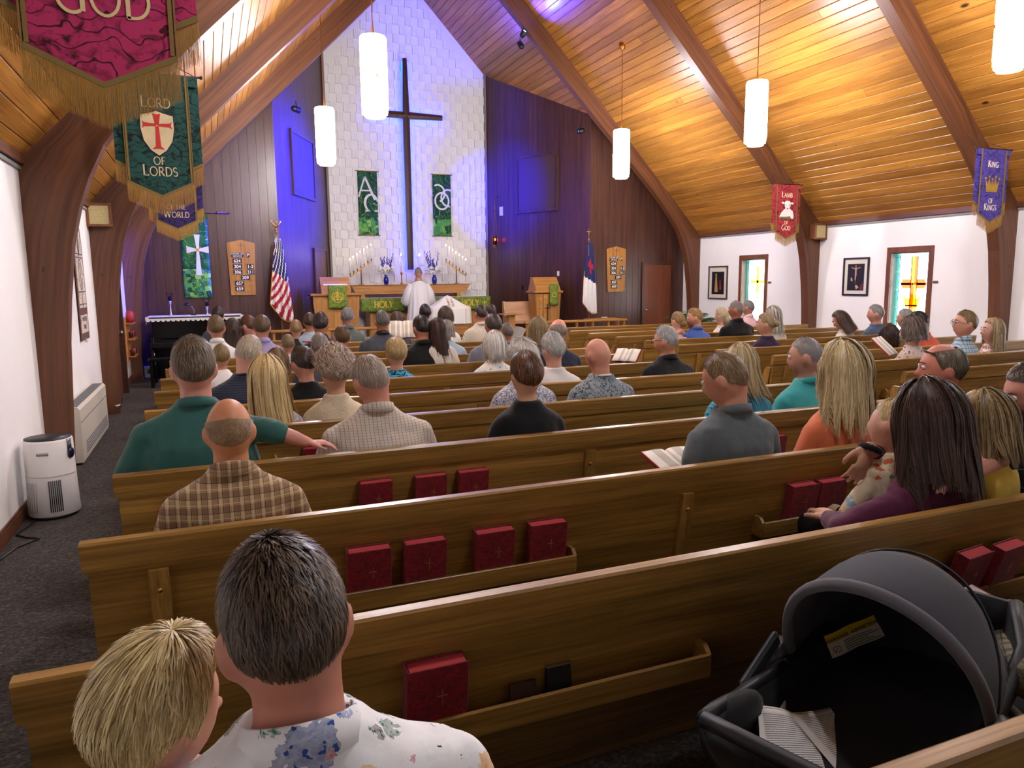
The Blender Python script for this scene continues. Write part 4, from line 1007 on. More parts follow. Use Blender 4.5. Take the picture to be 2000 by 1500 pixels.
def d_lamb(p, o):
    word(p, 'LAMB', 0, 3.06, .095, 0, .003, 1.2); word(p, 'OF', 0, 2.60, .06, 0, .003, 1.2, 1); word(p, 'GOD', 0, 2.50, .09, 0, .003, 1.2)
    l_ = Pl((0, -.0105, 0)); l_.poly([(-.17, 2.72), (-.13, 2.74), (.10, 2.73), (.16, 2.71), (.14, 2.70), (-.16, 2.70)], .003); l_.build('grass', plain('5c7a3a', .7), o)
    l_ = Pl((0, -.0125, 0)); l_.poly([(-.16, 2.73), (-.12, 2.80), (-.05, 2.86), (.0, 2.88), (.06, 2.87), (.13, 2.83), (.155, 2.76), (.15, 2.70), (.10, 2.70), (.08, 2.74), (-.02, 2.73)], .003)
    l_.poly([(-.055, 2.98), (-.02, 3.0), (.04, 3.0), (.075, 2.98), (.075, 2.92), (.05, 2.86), (.01, 2.84), (-.03, 2.86), (-.055, 2.92)], .004, .003)
    l_.poly([(-.05, 2.965), (-.10, 2.985), (-.125, 2.965), (-.09, 2.945)], .004, .003); l_.poly([(.07, 2.965), (.12, 2.98), (.145, 2.955), (.11, 2.94)], .004, .003); l_.build('lamb', plain('e6e2da', .8, .3, 0, None, .08), o)
    l_ = Pl((0, -.0205, 0)); l_.poly([(-.005, 2.865), (.01, 2.855), (.025, 2.865), (.02, 2.88), (0, 2.88)], .002)
    for k in (-.03, .045): l_.poly([(k-.008, 2.92), (k+.008, 2.92), (k+.006, 2.932), (k-.006, 2.932)], .002)
    l_.build('lamb_face', m_black, o)
def d_king(p, o):
    word(p, 'KING', 0, 3.05, .085, 0, .003, 1.1); word(p, 'OF', 0, 2.60, .06, 0, .003, 1.1, 1); word(p, 'KINGS', 0, 2.51, .085, 0, .003, 1.1)
    c = Pl((0, -.0105, 0)); c.poly([(-.10, 2.74), (.10, 2.74), (.13, 2.90), (.085, 2.83), (.06, 2.92), (.03, 2.83), (0, 2.89), (-.03, 2.83), (-.06, 2.92), (-.085, 2.83), (-.13, 2.90)], .004)
    for x, z in ((-.13, 2.91), (-.06, 2.93), (0, 2.90), (.06, 2.93), (.13, 2.91)): c.poly([(x+.016*cos(a*PI/4), z+.016*sin(a*PI/4)) for a in range(8)], .006)
    c.build('crown', plain('c8a850', .4, .5, .6, None, .2), o)
arch_banner(-.285, 3.0, 'large magenta damask banner reading GOD with gold fringe, cut off above', damask('magenta_damask', 'b02a5a', '8a1848', 'c84a78'), d_god, 240, 'd6bd86')
arch_banner(-.285, 6.52, 'dark green banner LORD OF LORDS with red cross shield', damask('green_damask', '1d4a42', '12352f', '3c6a5c'), d_lords, 110)
arch_banner(-.30, 10.25, 'dark purple banner ending in WORLD, partly behind the green banner', damask('violet_damask', '33245c', '271a4a', '453474'), d_world, 70)
arch_banner(9.44, 10.25, 'red banner LAMB OF GOD with a lying white lamb', damask('red_damask', 'a83038', '88202c', 'c05058'), d_lamb, 60, 'f0d8b0')
arch_banner(9.44, 6.60, 'violet banner KING OF KINGS with a gold crown', damask('purple_damask', '4a3a98', '3a2c80', '5c4cb0'), d_king, 70, 'e8d8c0')

# ---------------------------------------------------------------- wall speakers
def cane():
    t = T('woven_grille'); v = t.sep(t.coord('Object')); a = t.math('SINE', t.math('MULTIPLY', t.math('ADD', v[0], v[2]), 330)); b = t.math('SINE', t.math('MULTIPLY', t.math('SUBTRACT', v[0], v[2]), 330))
    f = t.math('GREATER_THAN', t.math('MULTIPLY', a, b), .25); return t.fin(t.mix(f, 'd6c48a', '5c4a24'), .5)
m_cane = cane()
def wall_speaker(x, z, label, w=.28):
    o = thing('wall_speaker', label, 'speaker', (x, 10.55, z), 0, 'small wall speakers')
    MB().box((0, .075, 0), (w-.01, .13, .27), ch=.005).build('cabinet', m_trimz, o)
    for a, b, c, d in ((-w/2, w/2, .115, .145), (-w/2, w/2, -.145, -.115), (-w/2, -w/2+.03, -.115, .115), (w/2-.03, w/2, -.115, .115)): MB().box(((a+b)/2, 0, (c+d)/2), (b-a, .03, d-c), ch=.003).build('frame', m_trimz, o)
    MB().box((0, .006, 0), (w-.06, .012, .23)).build('grille', m_cane, o)
wall_speaker(-1.195, 2.54, 'brown wall speaker with pale woven grille on the white side wall, under the banners')
wall_speaker(10.555, 2.515, 'brown wall speaker with gold grille between the red banner and picture', .29)

# ---------------------------------------------------------------- pictures on the right wall
def framed(y0, y1, z0, z1, label, fr, mat_w, art):
    yc, zc, w, h = (y0+y1)/2, (z0+z1)/2, y1-y0, z1-z0
    o = thing('picture', label, 'picture', (XR-.012, yc, zc), 0, 'framed pictures')
    for a, b, c, d in ((-w/2, w/2, h/2-.03, h/2), (-w/2, w/2, -h/2, -h/2+.03), (-w/2, -w/2+.03, -h/2+.03, h/2-.03), (w/2-.03, w/2, -h/2+.03, h/2-.03)): MB().box((-.004, (a+b)/2, (c+d)/2), (.03, b-a, d-c), ch=.003).build('frame', fr, o)
    MB().box((.004, 0, 0), (.008, w-.06, h-.06)).build('mat_board', plain('d8d0c0', .8), o)
    MB().box((-.002, 0, -.01), (.006, w-2*mat_w, h-2*mat_w)).build('print', plain('1c1820', .5, .3, 0, None, .5), o)
    p = Pl((-.006, 0, -.01), u=(0, -1, 0), n=(-1, 0, 0)); art(p, w-2*mat_w, h-2*mat_w, o)
def art_cross(p, w, h, o):
    p.rib([(0, h*.46), (0, -h*.25)], .02, .001); p.rib([(-w*.3, h*.34), (w*.3, h*.34)], .02, .001); p.build('painted_beam', plain('5a4030', .6), o)
    q = Pl(p.o, p.u, p.v, p.n); q.rib([(0, h*.36), (.004, h*.1), (-.004, -h*.12)], [.03, .035, .015], .001, .0015); q.rib([(-w*.26, h*.37), (0, h*.29), (w*.26, h*.37)], [.01, .02, .01], .001, .0015)
    q.poly([(.014*cos(a*PI/4), h*.40+.018*sin(a*PI/4)) for a in range(8)], .001, .0015); q.rib([(-w*.25, -h*.02), (-w*.22, -h*.15)], [.03, .04], .001); q.rib([(.01, -h*.3), (.05, -h*.42)], [.03, .07], .001); q.build('painted_figure', plain('c09a78', .6), o)
    q = Pl(p.o, p.u, p.v, p.n); q.poly([(w*.25, -h*.48), (w*.48, -h*.48), (w*.46, -h*.2), (w*.32, -h*.3)], .001); q.build('painted_robe', plain('5c2424', .6), o)
def art_figures(p, w, h, o):
    p.rib([(-.06, h*.3), (-.05, -h*.4)], [.04, .12], .001); p.poly([(-.06+.03*cos(a*PI/4), h*.36+.035*sin(a*PI/4)) for a in range(8)], .001); p.build('painted_figure', plain('b08a4c', .6), o)
    q = Pl(p.o, p.u, p.v, p.n); q.rib([(.08, h*.12), (.10, -h*.3)], [.03, .08], .001); q.build('painted_robe', plain('8a2c2c', .6), o)
framed(13.32, 13.99, 1.21, 1.955, 'framed dark picture of robed figures near the palm', plain('4a4436', .4, .5, .3), .12, art_figures)
framed(9.54, 10.10, 1.345, 2.015, 'black framed crucifixion picture beside the ruby cross window', plain('181414', .4), .10, art_cross)
for y, l in ((12.0, 'gold cross'), (8.26, 'ruby cross')): tag(MB().box((XR-.006, y, 1.58), (.012, .09, .04), ch=.003).build('brass_plaque', plain('7a6a48', .35, .5, .7)), 'small brass plaque on the wall beside the %s window' % l, 'plaque')

# ---------------------------------------------------------------- long woven hanging on the left wall
o = thing('scripture_hanging', 'long brown-edged scripture hanging with arched window design on the white wall', 'wall hanging', (XL+.012, 9.55, 0))
ar = [(-.30, 1.06), (.30, 1.06), (.30, 2.05)] + [(.30*cos(rad(a)), 2.05+.42*sin(rad(a))) for a in range(10, 180, 10)] + [(-.30, 2.05)]
# plane faces +x: u along -y
U = dict(u=(0, 1, 0), n=(1, 0, 0))
q = Pl((0, 0, 0), **U); q.poly(ar, .006); q.build('backing', fabric('brown_weave', '5c3830', (), .85, 400), o)
def ins(k, pts): return [(a*k, 1.7+(b-1.7)*k2) for (a, b), k2 in zip(pts, [k]*len(pts))]
q = Pl((.006, 0, 0), **U); q.poly([(-.24, 1.42), (.24, 1.42), (.24, 2.03)]+[(.24*cos(rad(a)), 2.03+.36*sin(rad(a))) for a in range(10, 180, 10)]+[(-.24, 2.03)], .003); q.poly([(-.24, 1.14), (.24, 1.14), (.24, 1.34), (-.24, 1.34)], .003); q.build('cream_field', fabric('cream_weave', 'd8c8b4', [('n', 18, .56, .6, 'b0a8b8')], .85, 400), o)
q = Pl((.010, 0, 0), **U)
for z in (1.46, 1.60, 1.98, 2.02): q.rib([(-.24, z), (.24, z)], .012, .002)
q.rib([(0, 1.42), (0, 1.60)], .008, .002); q.rib([(0, 2.0), (0, 2.38)], .008, .002)
for a in (40, 70, 110, 140): q.rib([(0, 2.0), (.23*cos(rad(a)), 2.02+.34*sin(rad(a)))], .007, .002)
q.rib(arcp(0, 1.79, .10, .17, 0, 350, 20), .014, .002); q.rib([(0, 1.66), (0, 1.92)], .02, .002); q.build('pattern_lines', plain('4a4a58', .7), o)
for z, t in ((1.27, 'I AM THE'), (1.18, 'VINE')): lettering(t, .075, (.012, 0, z), (PI/2, 0, PI/2), plain('3a3038', .8), o)
MB().ell((.01, 0, 1.05), (.01, .012, .025), 8, 6).build('tassel', plain('c8b8b0', .8), o)
tag(MB().box((XL+.006, 5.0, 1.25), (.012, .08, .12), ch=.003).build('switch_plate', plain('3a302a', .5)), 'small dark switch plate on the side wall at the photo edge', 'switch')

# ---------------------------------------------------------------- heater, air purifier, cord
m_ivory = plain('cfc8b8', .45); m_grille = plain('7c7f84', .5, .5, .3)
o = thing('convector_heater', 'long ivory floor convector heater under the woven hanging', 'heater', (-1.245, 8.66, 0))
MB().prism([(-.075, .02), (.065, .02), (.07, .05), (.07, .52), (.05, .545), (-.075, .545)], -.93, .93, 'y').build('cabinet', m_ivory, o)
g = 0
for i in range(44): MB().box((-.005, -.88+i*.041, .547), (.10, .012, .006)).build('top_slat', m_grille, o)
MB().box((.0715, 0, .40), (.003, 1.84, .006)).build('seam', plain('6a645a', .6), o)
for k in range(5): MB().box((.072, .05, .08+k*.025), (.006, 1.55, .010)).build('louver', m_grille, o)
tag(MB().tube([(-1.2, 10.55, .12), (-1.14, 10.6, .12)], .02, 8).build('pipe_stub', m_steel, None, True), 'small chrome pipe stub at the foot of the arch by the heater', 'pipe')
m_pur = plain('e4e2de', .35, .5); o = thing('air_purifier', 'white cylindrical air purifier with black top on the carpet', 'air purifier', (-1.145, 6.1, 0), rad(8))
def pr(r_): return [(r_*cos(2*PI*k/40), r_*sin(2*PI*k/40)) for k in range(40)]
MB().lathe([(.145, .0), (.158, .01), (.158, .025)], n=36).build('foot', m_black, o, True)
MB().lathe([(.160, .022), (.168, .03), (.160, .28), (.157, .56), (.150, .575), (.12, .578)], n=48).build('body', m_pur, o, True)
MB().lathe([(.0, .570), (.145, .572), (.150, .582), (.0, .584)], n=36).build('top_grille', m_black, o, True)
def wrap(nm, a0, a1, z0, z1, r_, m, n=8):
    vs = []
    for i in range(n+1):
        a = rad(a0+(a1-a0)*i/n)
        for z in (z0, z1): rr = .1685-(z-.03)/.55*.011; vs.append((rr*cos(a), rr*sin(a), z)); vs.append(((rr+r_)*cos(a), (rr+r_)*sin(a), z))
    fs = []
    for i in range(n):
        b = 4*i; fs += [(b+1, b+5, b+7, b+3), (b, b+2, b+6, b+4), (b+2, b+3, b+7, b+6), (b, b+4, b+5, b+1)]
    fs += [(0, 1, 3, 2), (4*n, 4*n+2, 4*n+3, 4*n+1)]
    MB().add(vs, fs).build(nm, m, o, True)
for k in range(7): wrap('vent_slot', 264+k*4.2, 266+k*4.2, .06, .29, .002, m_black, 2)
for k in range(5): wrap('side_rib', 205+k*7, 207+k*7, .06, .28, .002, plain('b8b6b2', .5), 2)
wrap('handle_recess', 243, 270, .475, .495, .002, plain('8e8c88', .6)); wrap('seam', 200, 345, .318, .321, .0015, plain('a8a6a2', .6), 16)
wrap('control_strip', 318, 334, .44, .575, .002, plain('2a2a2e', .3)); 
a = rad(326); MB().ell((.168*cos(a), .168*sin(a), .47), (.012, .03, .04), 12, 8, Matrix.Rotation(a, 3, 'Z')).build('dial', plain('10183a', .2), o, True)
tag(MB().tube([(-1.24, 5.98, .02), (-1.26, 5.85, .008), (-1.30, 5.66, .008), (-1.22, 5.57, .008), (-1.14, 5.52, .008), (-1.24, 5.38, .008), (-1.30, 5.1, .008), (-1.305, 4.4, .01)], .006, 6).build('power_cord', m_black, None, True), 'thin dark power cord trailing from the air purifier', 'cord')

# ---------------------------------------------------------------- literature board by the side door
o = thing('wall_rack', 'honey-coloured wooden wall rack with holes, holding red items', 'rack', (XL+.05, 13.72, .42), 0)
m_honey = wood('honey_pine', 'a8682a', 'c88a40', 'z', .4)
MB().box((0, 0, .36), (.03, .6, .72), ch=.006).build('back_board', m_honey, o)
for z in (.08, .36, .62): MB().box((.06, 0, z), (.13, .56, .016)).build('ledge', m_honey, o)
for z in (.20, .50):
    for y in (-.2, 0, .2): MB().lathe([(.03, 0), (.036, .09), (.03, .1)], (.07, y, z-.11), 10).build('cup', plain(['301018', 'b02a48', '402018'][int((y+.3)*5) % 3], .4), o, True)
tag(MB().lathe([(.05, 0), (.07, .05), (.06, .16), (.02, .19)], (0, 0, 0), 12).build('red_box', plain('a82840', .5), None, True, (XL+.12, 13.6, 1.06)), 'small crimson container standing on the wooden wall rack', 'container')
tag(MB().lathe([(.04, 0), (.045, .12), (.02, .15)], (0, 0, 0), 12).build('pink_box', plain('c86a5c', .5), None, True, (XL+.12, 13.85, 1.06)), 'small coral container standing on the wooden wall rack', 'container')

# ---------------------------------------------------------------- piano with lace, candles and lamp
m_ebony = plain('0c0b0d', .18, .5); o = thing('upright_piano', 'black upright piano under a white lace runner', 'piano', (-.235, 14.45, 0))
MB().box((0, .10, .54), (1.44, .34, 1.08), ch=.01).build('case', m_ebony, o)
MB().box((0, -.02, 1.095), (1.5, .62, .03), ch=.006).build('lid', m_ebony, o)
MB().box((0, -.38, .64), (1.44, .62, .09), ch=.01).build('key_bed', m_ebony, o); MB().box((0, -.40, .70), (1.22, .18, .03)).build('fallboard', m_ebony, o)
for s_ in (-1, 1):
    MB().box((s_*.70, -.38, .70), (.06, .6, .16), ch=.012).build('cheek', m_ebony, o); MB().tube([(s_*.69, -.64, .0), (s_*.69, -.64, .3), (s_*.69, -.62, .6)], [.035, .028, .04], 8).build('leg', m_ebony, o, True)
MB().box((0, -.09, .36), (1.3, .02, .5)).build('lower_panel', m_ebony, o); MB().box((.0, -.10, .88), (1.2, .02, .3)).build('music_desk', m_ebony, o)
for x in (-.08, 0, .08): MB().box((x, -.16, .06), (.03, .14, .015)).build('pedal', m_brass, o)
o = thing('piano_bench', 'black piano bench at the end of the pews', 'bench', (-.6, 13.3, 0))
MB().box((0, 0, .46), (.75, .36, .06), ch=.015).build('seat', m_ebony, o)
for sx in (-1, 1):
    for sy in (-1, 1): MB().box((sx*.33, sy*.14, .215), (.05, .05, .43)).build('leg', m_ebony, o)
o = thing('lace_runner', 'white scalloped lace runner on the black piano', 'runner', (-.235, 14.45, 1.113))
m_lace = fabric('lace', 'e2ded6', [('v', 55, .22, ['b8b4ac', 'c8c4bc'])], .85, 400)
MB().box((0, -.02, 0), (1.54, .60, .005)).build('top_cloth', m_lace, o)
for i in range(20):
    x = -.76+.08*i; MB().prism([(x-.04, .002), (x-.04, -.045)]+[(x-.04+.04*(1-cos(rad(a))), -.045-.04*math.sin(rad(a))) for a in range(20, 180, 20)]+[(x+.04, -.045), (x+.04, .002)], -.328, -.324).build('scallop', m_lace, o)
for s_ in (-1, 1): MB().sheet(lambda u, v: (s_*(.775+.02*v), -.32+.6*u, -.14*v*(.75+.25*sin(u*30))), 18, 3, .004).build('end_fall', m_lace, o)
g_thin = glass('clear_glass', 'f4f4f4', .05)
for x, z, l in ((-.635, .20, 'tall glass candle holder with white candle, nearer the arch'), (-.035, .09, 'shorter glass candle holder with white candle, under the green banner')):
    o = thing('candle_holder', l, 'candle holder', (x, 14.4, 1.117), 0, 'candle holders on the piano')
    MB().lathe([(.045, 0), (.04, .01), (.010, .03), (.008, z+.0), (.02, z+.02), (.012, z+.04), (.03, z+.06)], n=12).build('stem', plain('d0d0ce', .2, .5, .5), o, True)
    MB().lathe([(.03, z+.06), (.04, z+.08), (.042, z+.15), (.058, z+.20), (.055, z+.20), (.038, z+.15), (.036, z+.085)], n=16, cap=False).build('glass_cup', g_thin, o, True)
    MB().lathe([(.032, z+.075), (.032, z+.17), (.0, z+.17)], n=14).build('candle', m_wax, o, True)
o = thing('piano_lamp', 'small black bent piano lamp between the two candle holders', 'lamp', (-.27, 14.45, 1.117))
MB().lathe([(.05, 0), (.045, .015), (.01, .02)], n=12).build('base', m_black, o, True); MB().tube([(0, 0, .01), (.02, 0, .08), (-.02, 0, .16), (-.07, -.02, .2)], .006, 6).build('stem', m_steel, o, True)
MB().lathe([(.01, .06), (.05, .04), (.07, 0), (.066, 0), (.045, .035)], (-.09, -.03, .17), 14, False).build('shade', m_black, o, True)
o = thing('paper_carton', 'white printed carton on the floor by the piano', 'carton', (-1.08, 14.75, 0))
MB().box((0, 0, .10), (.16, .12, .20), ch=.003).build('box', plain('c8c8c8', .6, .3, 0, None, .3), o); MB().box((.02, -.0625, .1), (.1, .002, .08), Matrix.Rotation(.4, 3, 'Y')).build('print', plain('303440', .6), o)

# ---------------------------------------------------------------- palm in a pot
o = thing('potted_palm', 'bushy green potted palm against the white wall', 'plant', (10.13, 13.75, 0))
MB().lathe([(.14, 0), (.19, .30), (.20, .32), (.17, .32), (.15, .29), (0, .28)], n=20).build('pot', plain('6a3a24', .6), o, True)
MB().tube([(0, 0, .28), (.02, 0, .6)], [.05, .03], 8).build('trunk', plain('6a5a34', .8), o, True)
r = random.Random(4); m_palm = [plain('2c5c30', .55, .4), plain('3c7038', .55, .4), plain('1f4a2a', .55, .4)]
for k in range(26):
    a = 2*PI*k/26+r.uniform(-.15, .15); L_ = r.uniform(.55, .8); el = r.uniform(.55, 1.3); f = MB(); P = []
    for i in range(11):
        t = i/10; rr = L_*t*cos(el)*1.15+.05*t; z = .55+L_*t*math.sin(el)-.42*L_*t*t
        P.append(Vector((min(rr*cos(a), .46), rr*sin(a), z)))
    f.tube(P, [.007*(1-.7*i/10) for i in range(11)], 4)
    for i in range(2, 11):
        d = (P[min(i+1, 10)]-P[i-1]).normalized(); sd = d.cross(Vector((0, 0, 1))).normalized(); ln = .24*(1-abs(i/10-.5)*.9)
        for s_ in (-1, 1):
            tip = P[i]+(sd*s_+d*.6).normalized()*ln+Vector((0, 0, -.07)); w = d*.011; m_ = (P[i]+tip)/2+Vector((0, 0, .01))
            if tip.x > .52: tip.x = .52
            f.add([P[i]-w*.5, m_-w, tip, m_+w, P[i]+w*.5], [(0, 1, 3, 4), (1, 2, 3)])
    f.build('frond', r.choice(m_palm), o)

# ---------------------------------------------------------------- infant car seat on the nearest pew
m_shell = plain('1c1d20', .5, .4); m_can = fabric('charcoal_canvas', '2e3138', (), .85, 500, .3); m_edge = fabric('grey_binding', '55545a', (), .8, 500, .3); m_liner = fabric('black_liner', '0e0e10', (), .9, 400)
CX, CY, CZ = 1.56, 1.27, .585; HWd = .235
o = thing('infant_car_seat', 'black infant car seat with raised charcoal canopy on the pew', 'car seat', (CX, CY, .476), rad(20))
def rel(x, y, z): return (x-CX, y-CY, z-.476)
def tub(inset):
    rings = []
    for i in range(15):
        t = i/14; x = .98+1.02*t
        top = .66+.04*math.cos(t*2*PI)*(1 if t < .25 else 0)-.05*math.sin(PI*t)+(.10*(t-.6)/.4 if t > .6 else 0); bot = .50+.10*(1-min(1, t/.25))**2+.08*max(0, (t-.8)/.2)
        w = HWd*(.72+.28*min(1, t/.3))*(1-.25*max(0, (t-.85)/.15)); rings.append((x, top, bot, w))
    return rings
def tubmesh(ins):
    mb = MB(); R_ = tub(0); n = 13; vs = []
    for x, top, bot, w in R_:
        for k in range(n):
            a = PI*k/(n-1); c, s_ = cos(a), math.sin(a)
            vs.append(rel(x, CY+(w-ins)*math.copysign(abs(c)**.6, c), top-(top-bot-ins)*abs(s_)**.7))
    fs = [(i*n+k, i*n+k+1, (i+1)*n+k+1, (i+1)*n+k) for i in range(len(R_)-1) for k in range(n-1)]
    fs += [tuple(range(n))[::-1], tuple(range((len(R_)-1)*n, len(R_)*n))]
    return mb.add(vs, fs)
tb = tubmesh(0).build('shell', m_shell, o, True); sd = tb.modifiers.new('t', 'SOLIDIFY'); sd.thickness = .012
lb = tubmesh(.02).build('liner', m_liner, o, True); sd = lb.modifiers.new('t', 'SOLIDIFY'); sd.thickness = .02
rim = MB()
for s_ in (-1, 1): rim.tube([rel(x, CY+s_*w, top) for x, top, bot, w in tub(0)], .018, 8)
rim.tube([rel(tub(0)[0][0], CY+tub(0)[0][3]*q, tub(0)[0][1]) for q in (-1, -.5, 0, .5, 1)], .02, 8); rim.build('rim', m_shell, o, True)
for s_, rx_, rz_ in ((1, .13, .06), (-1, .13, .05)): MB().ell(rel(1.13, CY+s_*.185, .625), (rx_, .04, rz_), 14, 10).build('leg_pad', fabric('dark_pad', '1a1b1e', (), .85, 300), o, True)
def can_pt(ang, a, R_=.385, hw=HWd+.012):
    # arc spanning the seat width, hinged at the pivots and swung by ang (0 upright, + towards the feet)
    y = hw*cos(a); h = R_*math.sin(a)**.75 if a not in (0, PI) else 0
    return rel(CX+h*math.sin(-ang)*1.0, CY+y, CZ+h*cos(ang))
A0, A1 = rad(26), rad(-98)
def canopy_fn(u, v):
    ang = A0+(A1-A0)*v; sag = 1-.035*abs(math.sin(v*3*PI)); a = PI*u
    return can_pt(ang, a, (.385-.02*v)*sag)
cb = MB().grid(canopy_fn, 24, 24).build('canopy', m_can, o, True); sd = cb.modifiers.new('t', 'SOLIDIFY'); sd.thickness = .006
eb = MB().tube([can_pt(A0, PI*i/24, .387) for i in range(25)], .013, 8, flat=1.5).build('canopy_edge', m_edge, o, True)
for v in (.38, .72): MB().tube([can_pt(A0+(A1-A0)*v, PI*i/24, (.392-.02*v)) for i in range(25)], .004, 6).build('canopy_seam', m_shell, o, True)
MB().tube([can_pt(rad(-104), PI*i/24, .46, HWd+.045) for i in range(25)], .016, 8).build('carry_handle', plain('8a9096', .3, .5, .6), o, True)
for s_ in (-1, 1): MB().lathe([(.0, -.02), (.055, -.02), (.06, 0), (.05, .02), (0, .022)], n=16).build('hub', plain('3a3c42', .4), o, True).matrix_basis = Matrix.Translation(rel(CX-.03, CY+s_*(HWd+.03), CZ+.02)) @ Matrix.Rotation(PI/2, 4, 'X')
MB().box(rel(1.40, CY+.262, .64), (.2, .02, .05), Matrix.Rotation(-.45, 3, 'Y'), .008).build('handle_arm', plain('50545a', .35, .5, .4), o)
# warning label sewn inside the canopy
lc = [at(1608, 1242, 1.455), at(1705, 1200, 1.40), at(1727, 1240, 1.40), at(1625, 1285, 1.455)]
lo = [Matrix.Rotation(-rad(20), 3, 'Z') @ Vector(rel(*c)) for c in lc]
def lp(a, b): return lo[3].lerp(lo[2], a).lerp(lo[0].lerp(lo[1], a), b)
def lsheet(nm, a0, a1, b0, b1, off, m):
    nn = (lo[2]-lo[3]).cross(lo[0]-lo[3]).normalized(); nn = nn if nn.dot(Vector((0, -1, 0))) > 0 else -nn
    MB().sheet(lambda u, v: lp(a0+(a1-a0)*u, b0+(b1-b0)*v)+nn*(off+.002*sin((a0+(a1-a0)*u)*9)), 12, 3, .001).build(nm, m, o); return nn
nn = lsheet('warning_label', 0, 1, 0, .62, .002, plain('b8b2a4', .7)); lsheet('warning_band', 0, 1, .62, 1, .002, plain('b89a18', .6))
ex = (lo[2]-lo[3]).normalized(); ey = nn.cross(ex); Mr = Matrix((ex, ey, nn)).transposed().to_euler()
lettering('WARNING  ADVERTENCIA', .0145, lp(.54, .70)+nn*.006, Mr, m_black, o)
for k in range(5): lsheet('print_line', .30, .95-.1*(k % 3), .08+.1*k, .115+.1*k, .0035, plain('6a665c', .7))
p = Pl(lp(.14, .30)+nn*.004, ex, ey, nn); p.rib(arcp(0, 0, .011, .011, 0, 350, 20), .0022, .0006); p.rib([(-.008, -.008), (.008, .008)], .002, .0006); p.build('ban_sign', plain('8a2020', .6), o)
# printed sheets lying in the seat
def paper_mat(nm, ang):
    t = T(nm); mp = t.node('ShaderNodeMapping'); t.L(t.node('ShaderNodeTexCoord').outputs['UV'], mp.inputs[0]); v = t.sep(mp.outputs[0])
    ln = t.math('LESS_THAN', t.math('FRACT', t.math('MULTIPLY', v[1], 34)), .36); brk = t.math('GREATER_THAN', t.noise(t.coord('UV', (60, 34, 1)), 1, 2), .36)
    inx = t.math('MULTIPLY', t.math('GREATER_THAN', v[0], .1), t.math('LESS_THAN', v[0], t.math('ADD', .72, t.math('MULTIPLY', t.noise(t.coord('UV', (.01, 17, 1)), 1, 0), .4))))
    par = t.math('GREATER_THAN', t.noise(t.coord('UV', (.01, 6, 1)), 1, 1), .35)
    f = t.math('MULTIPLY', t.math('MULTIPLY', ln, brk), t.math('MULTIPLY', inx, par)); return t.fin(t.mix(t.math('MULTIPLY', f, .8), 'f2f0ea', '3a3a3c'), .8, .2)
def sheetobj(px, Ys, label, bend, seed):
    c = [at(x, y, Y) for (x, y), Y in zip(px, Ys)]; o2 = c[0].copy(); nu, nv = 10, 10
    P = lambda u, v: (c[0].lerp(c[1], u).lerp(c[3].lerp(c[2], u), v)-o2)+Vector((0, 0, bend*math.sin(PI*u)*(1-v*.4)))
    mb = MB().sheet(lambda u, v: P(u, v), nu, nv, .0012); me = mb.mesh('paper_sheet', [paper_mat('printed_paper_%d' % seed, 0)], True)
    ul = me.uv_layers.new(name='UVMap'); N = (nu+1)*(nv+1)
    for lpp in me.loops: i = lpp.vertex_index % N; ul.data[lpp.index].uv = ((i % (nu+1))/nu, 1-(i//(nu+1))/nv)
    ob = link('paper_sheet', me, None, o2); return tag(ob, label, 'paper', 'printed sheets in the car seat')
sheetobj([(1480, 1378), (1545, 1390), (1668, 1530), (1490, 1540)], [1.32, 1.36, 1.16, 1.10], 'bright printed sheet nearest the leg end of the car seat', .004, 1)
sheetobj([(1540, 1392), (1662, 1368), (1772, 1438), (1640, 1512)], [1.35, 1.37, 1.22, 1.16], 'shaded printed sheet under the car seat canopy', -.01, 2)
sheetobj([(1532, 1368), (1588, 1393), (1560, 1440), (1500, 1420)], [1.40, 1.41, 1.33, 1.32], 'folded sheet corner sticking up behind the other papers', 0, 3)
# cards in the nearest rack
tag(MB().box((.75, 1.775-.06+TILT*.3, .50), (.08, .012, .10), Matrix.Rotation(-.15, 3, 'X')).build('prayer_card', plain('3c2214', .6)), 'brown card holder low in the nearest rack', 'card holder')
o = thing('card_box', 'small black card box with pale rim in the nearest rack', 'card box', (.865, 1.775-.055+TILT*.3, .463)); o.rotation_euler = (-.15, 0, 0)
MB().box((0, 0, .055), (.075, .03, .11), ch=.003).build('case', m_black, o); MB().box((0, .0, .112), (.08, .034, .006)).build('rim', plain('6a5a3a', .5), o)
# ---------------------------------------------------------------- people
def skin_mat(col):
    k = ('skin', col)
    if k not in _MC:
        t = T('skin'); n = t.noise(t.coord(), 14, 4); c = t.mix(n, _shade(col, .93), _shade(col, 1.05)); n2 = t.noise(t.coord(), 120, 3)
        t.bump(n2, .06, .002); t.fin(c, .48, .4); t.b.inputs['Subsurface Weight'].default_value = .12; t.b.inputs['Subsurface Radius'].default_value = (.01, .004, .002); _MC[k] = t.m
    return _MC[k]
def hair_mat(dark, light, rough=.42):
    k = ('hair', dark, light)
    if k not in _MC:
        t = T('hair'); a = t.node('ShaderNodeAttribute'); a.attribute_name = 'hv'
        n = t.noise(t.coord('Object', (60, 60, 14)), 1, 3)
        f = t.math('ADD', t.math('MULTIPLY', a.outputs['Fac'], .75), t.math('MULTIPLY', n, .25))
        t.fin(t.ramp(f, [(.12, dark), (.9, light)]), rough, .35); _MC[k] = t.m
    return _MC[k]
RX, RY, RZ = .079, .098, .117
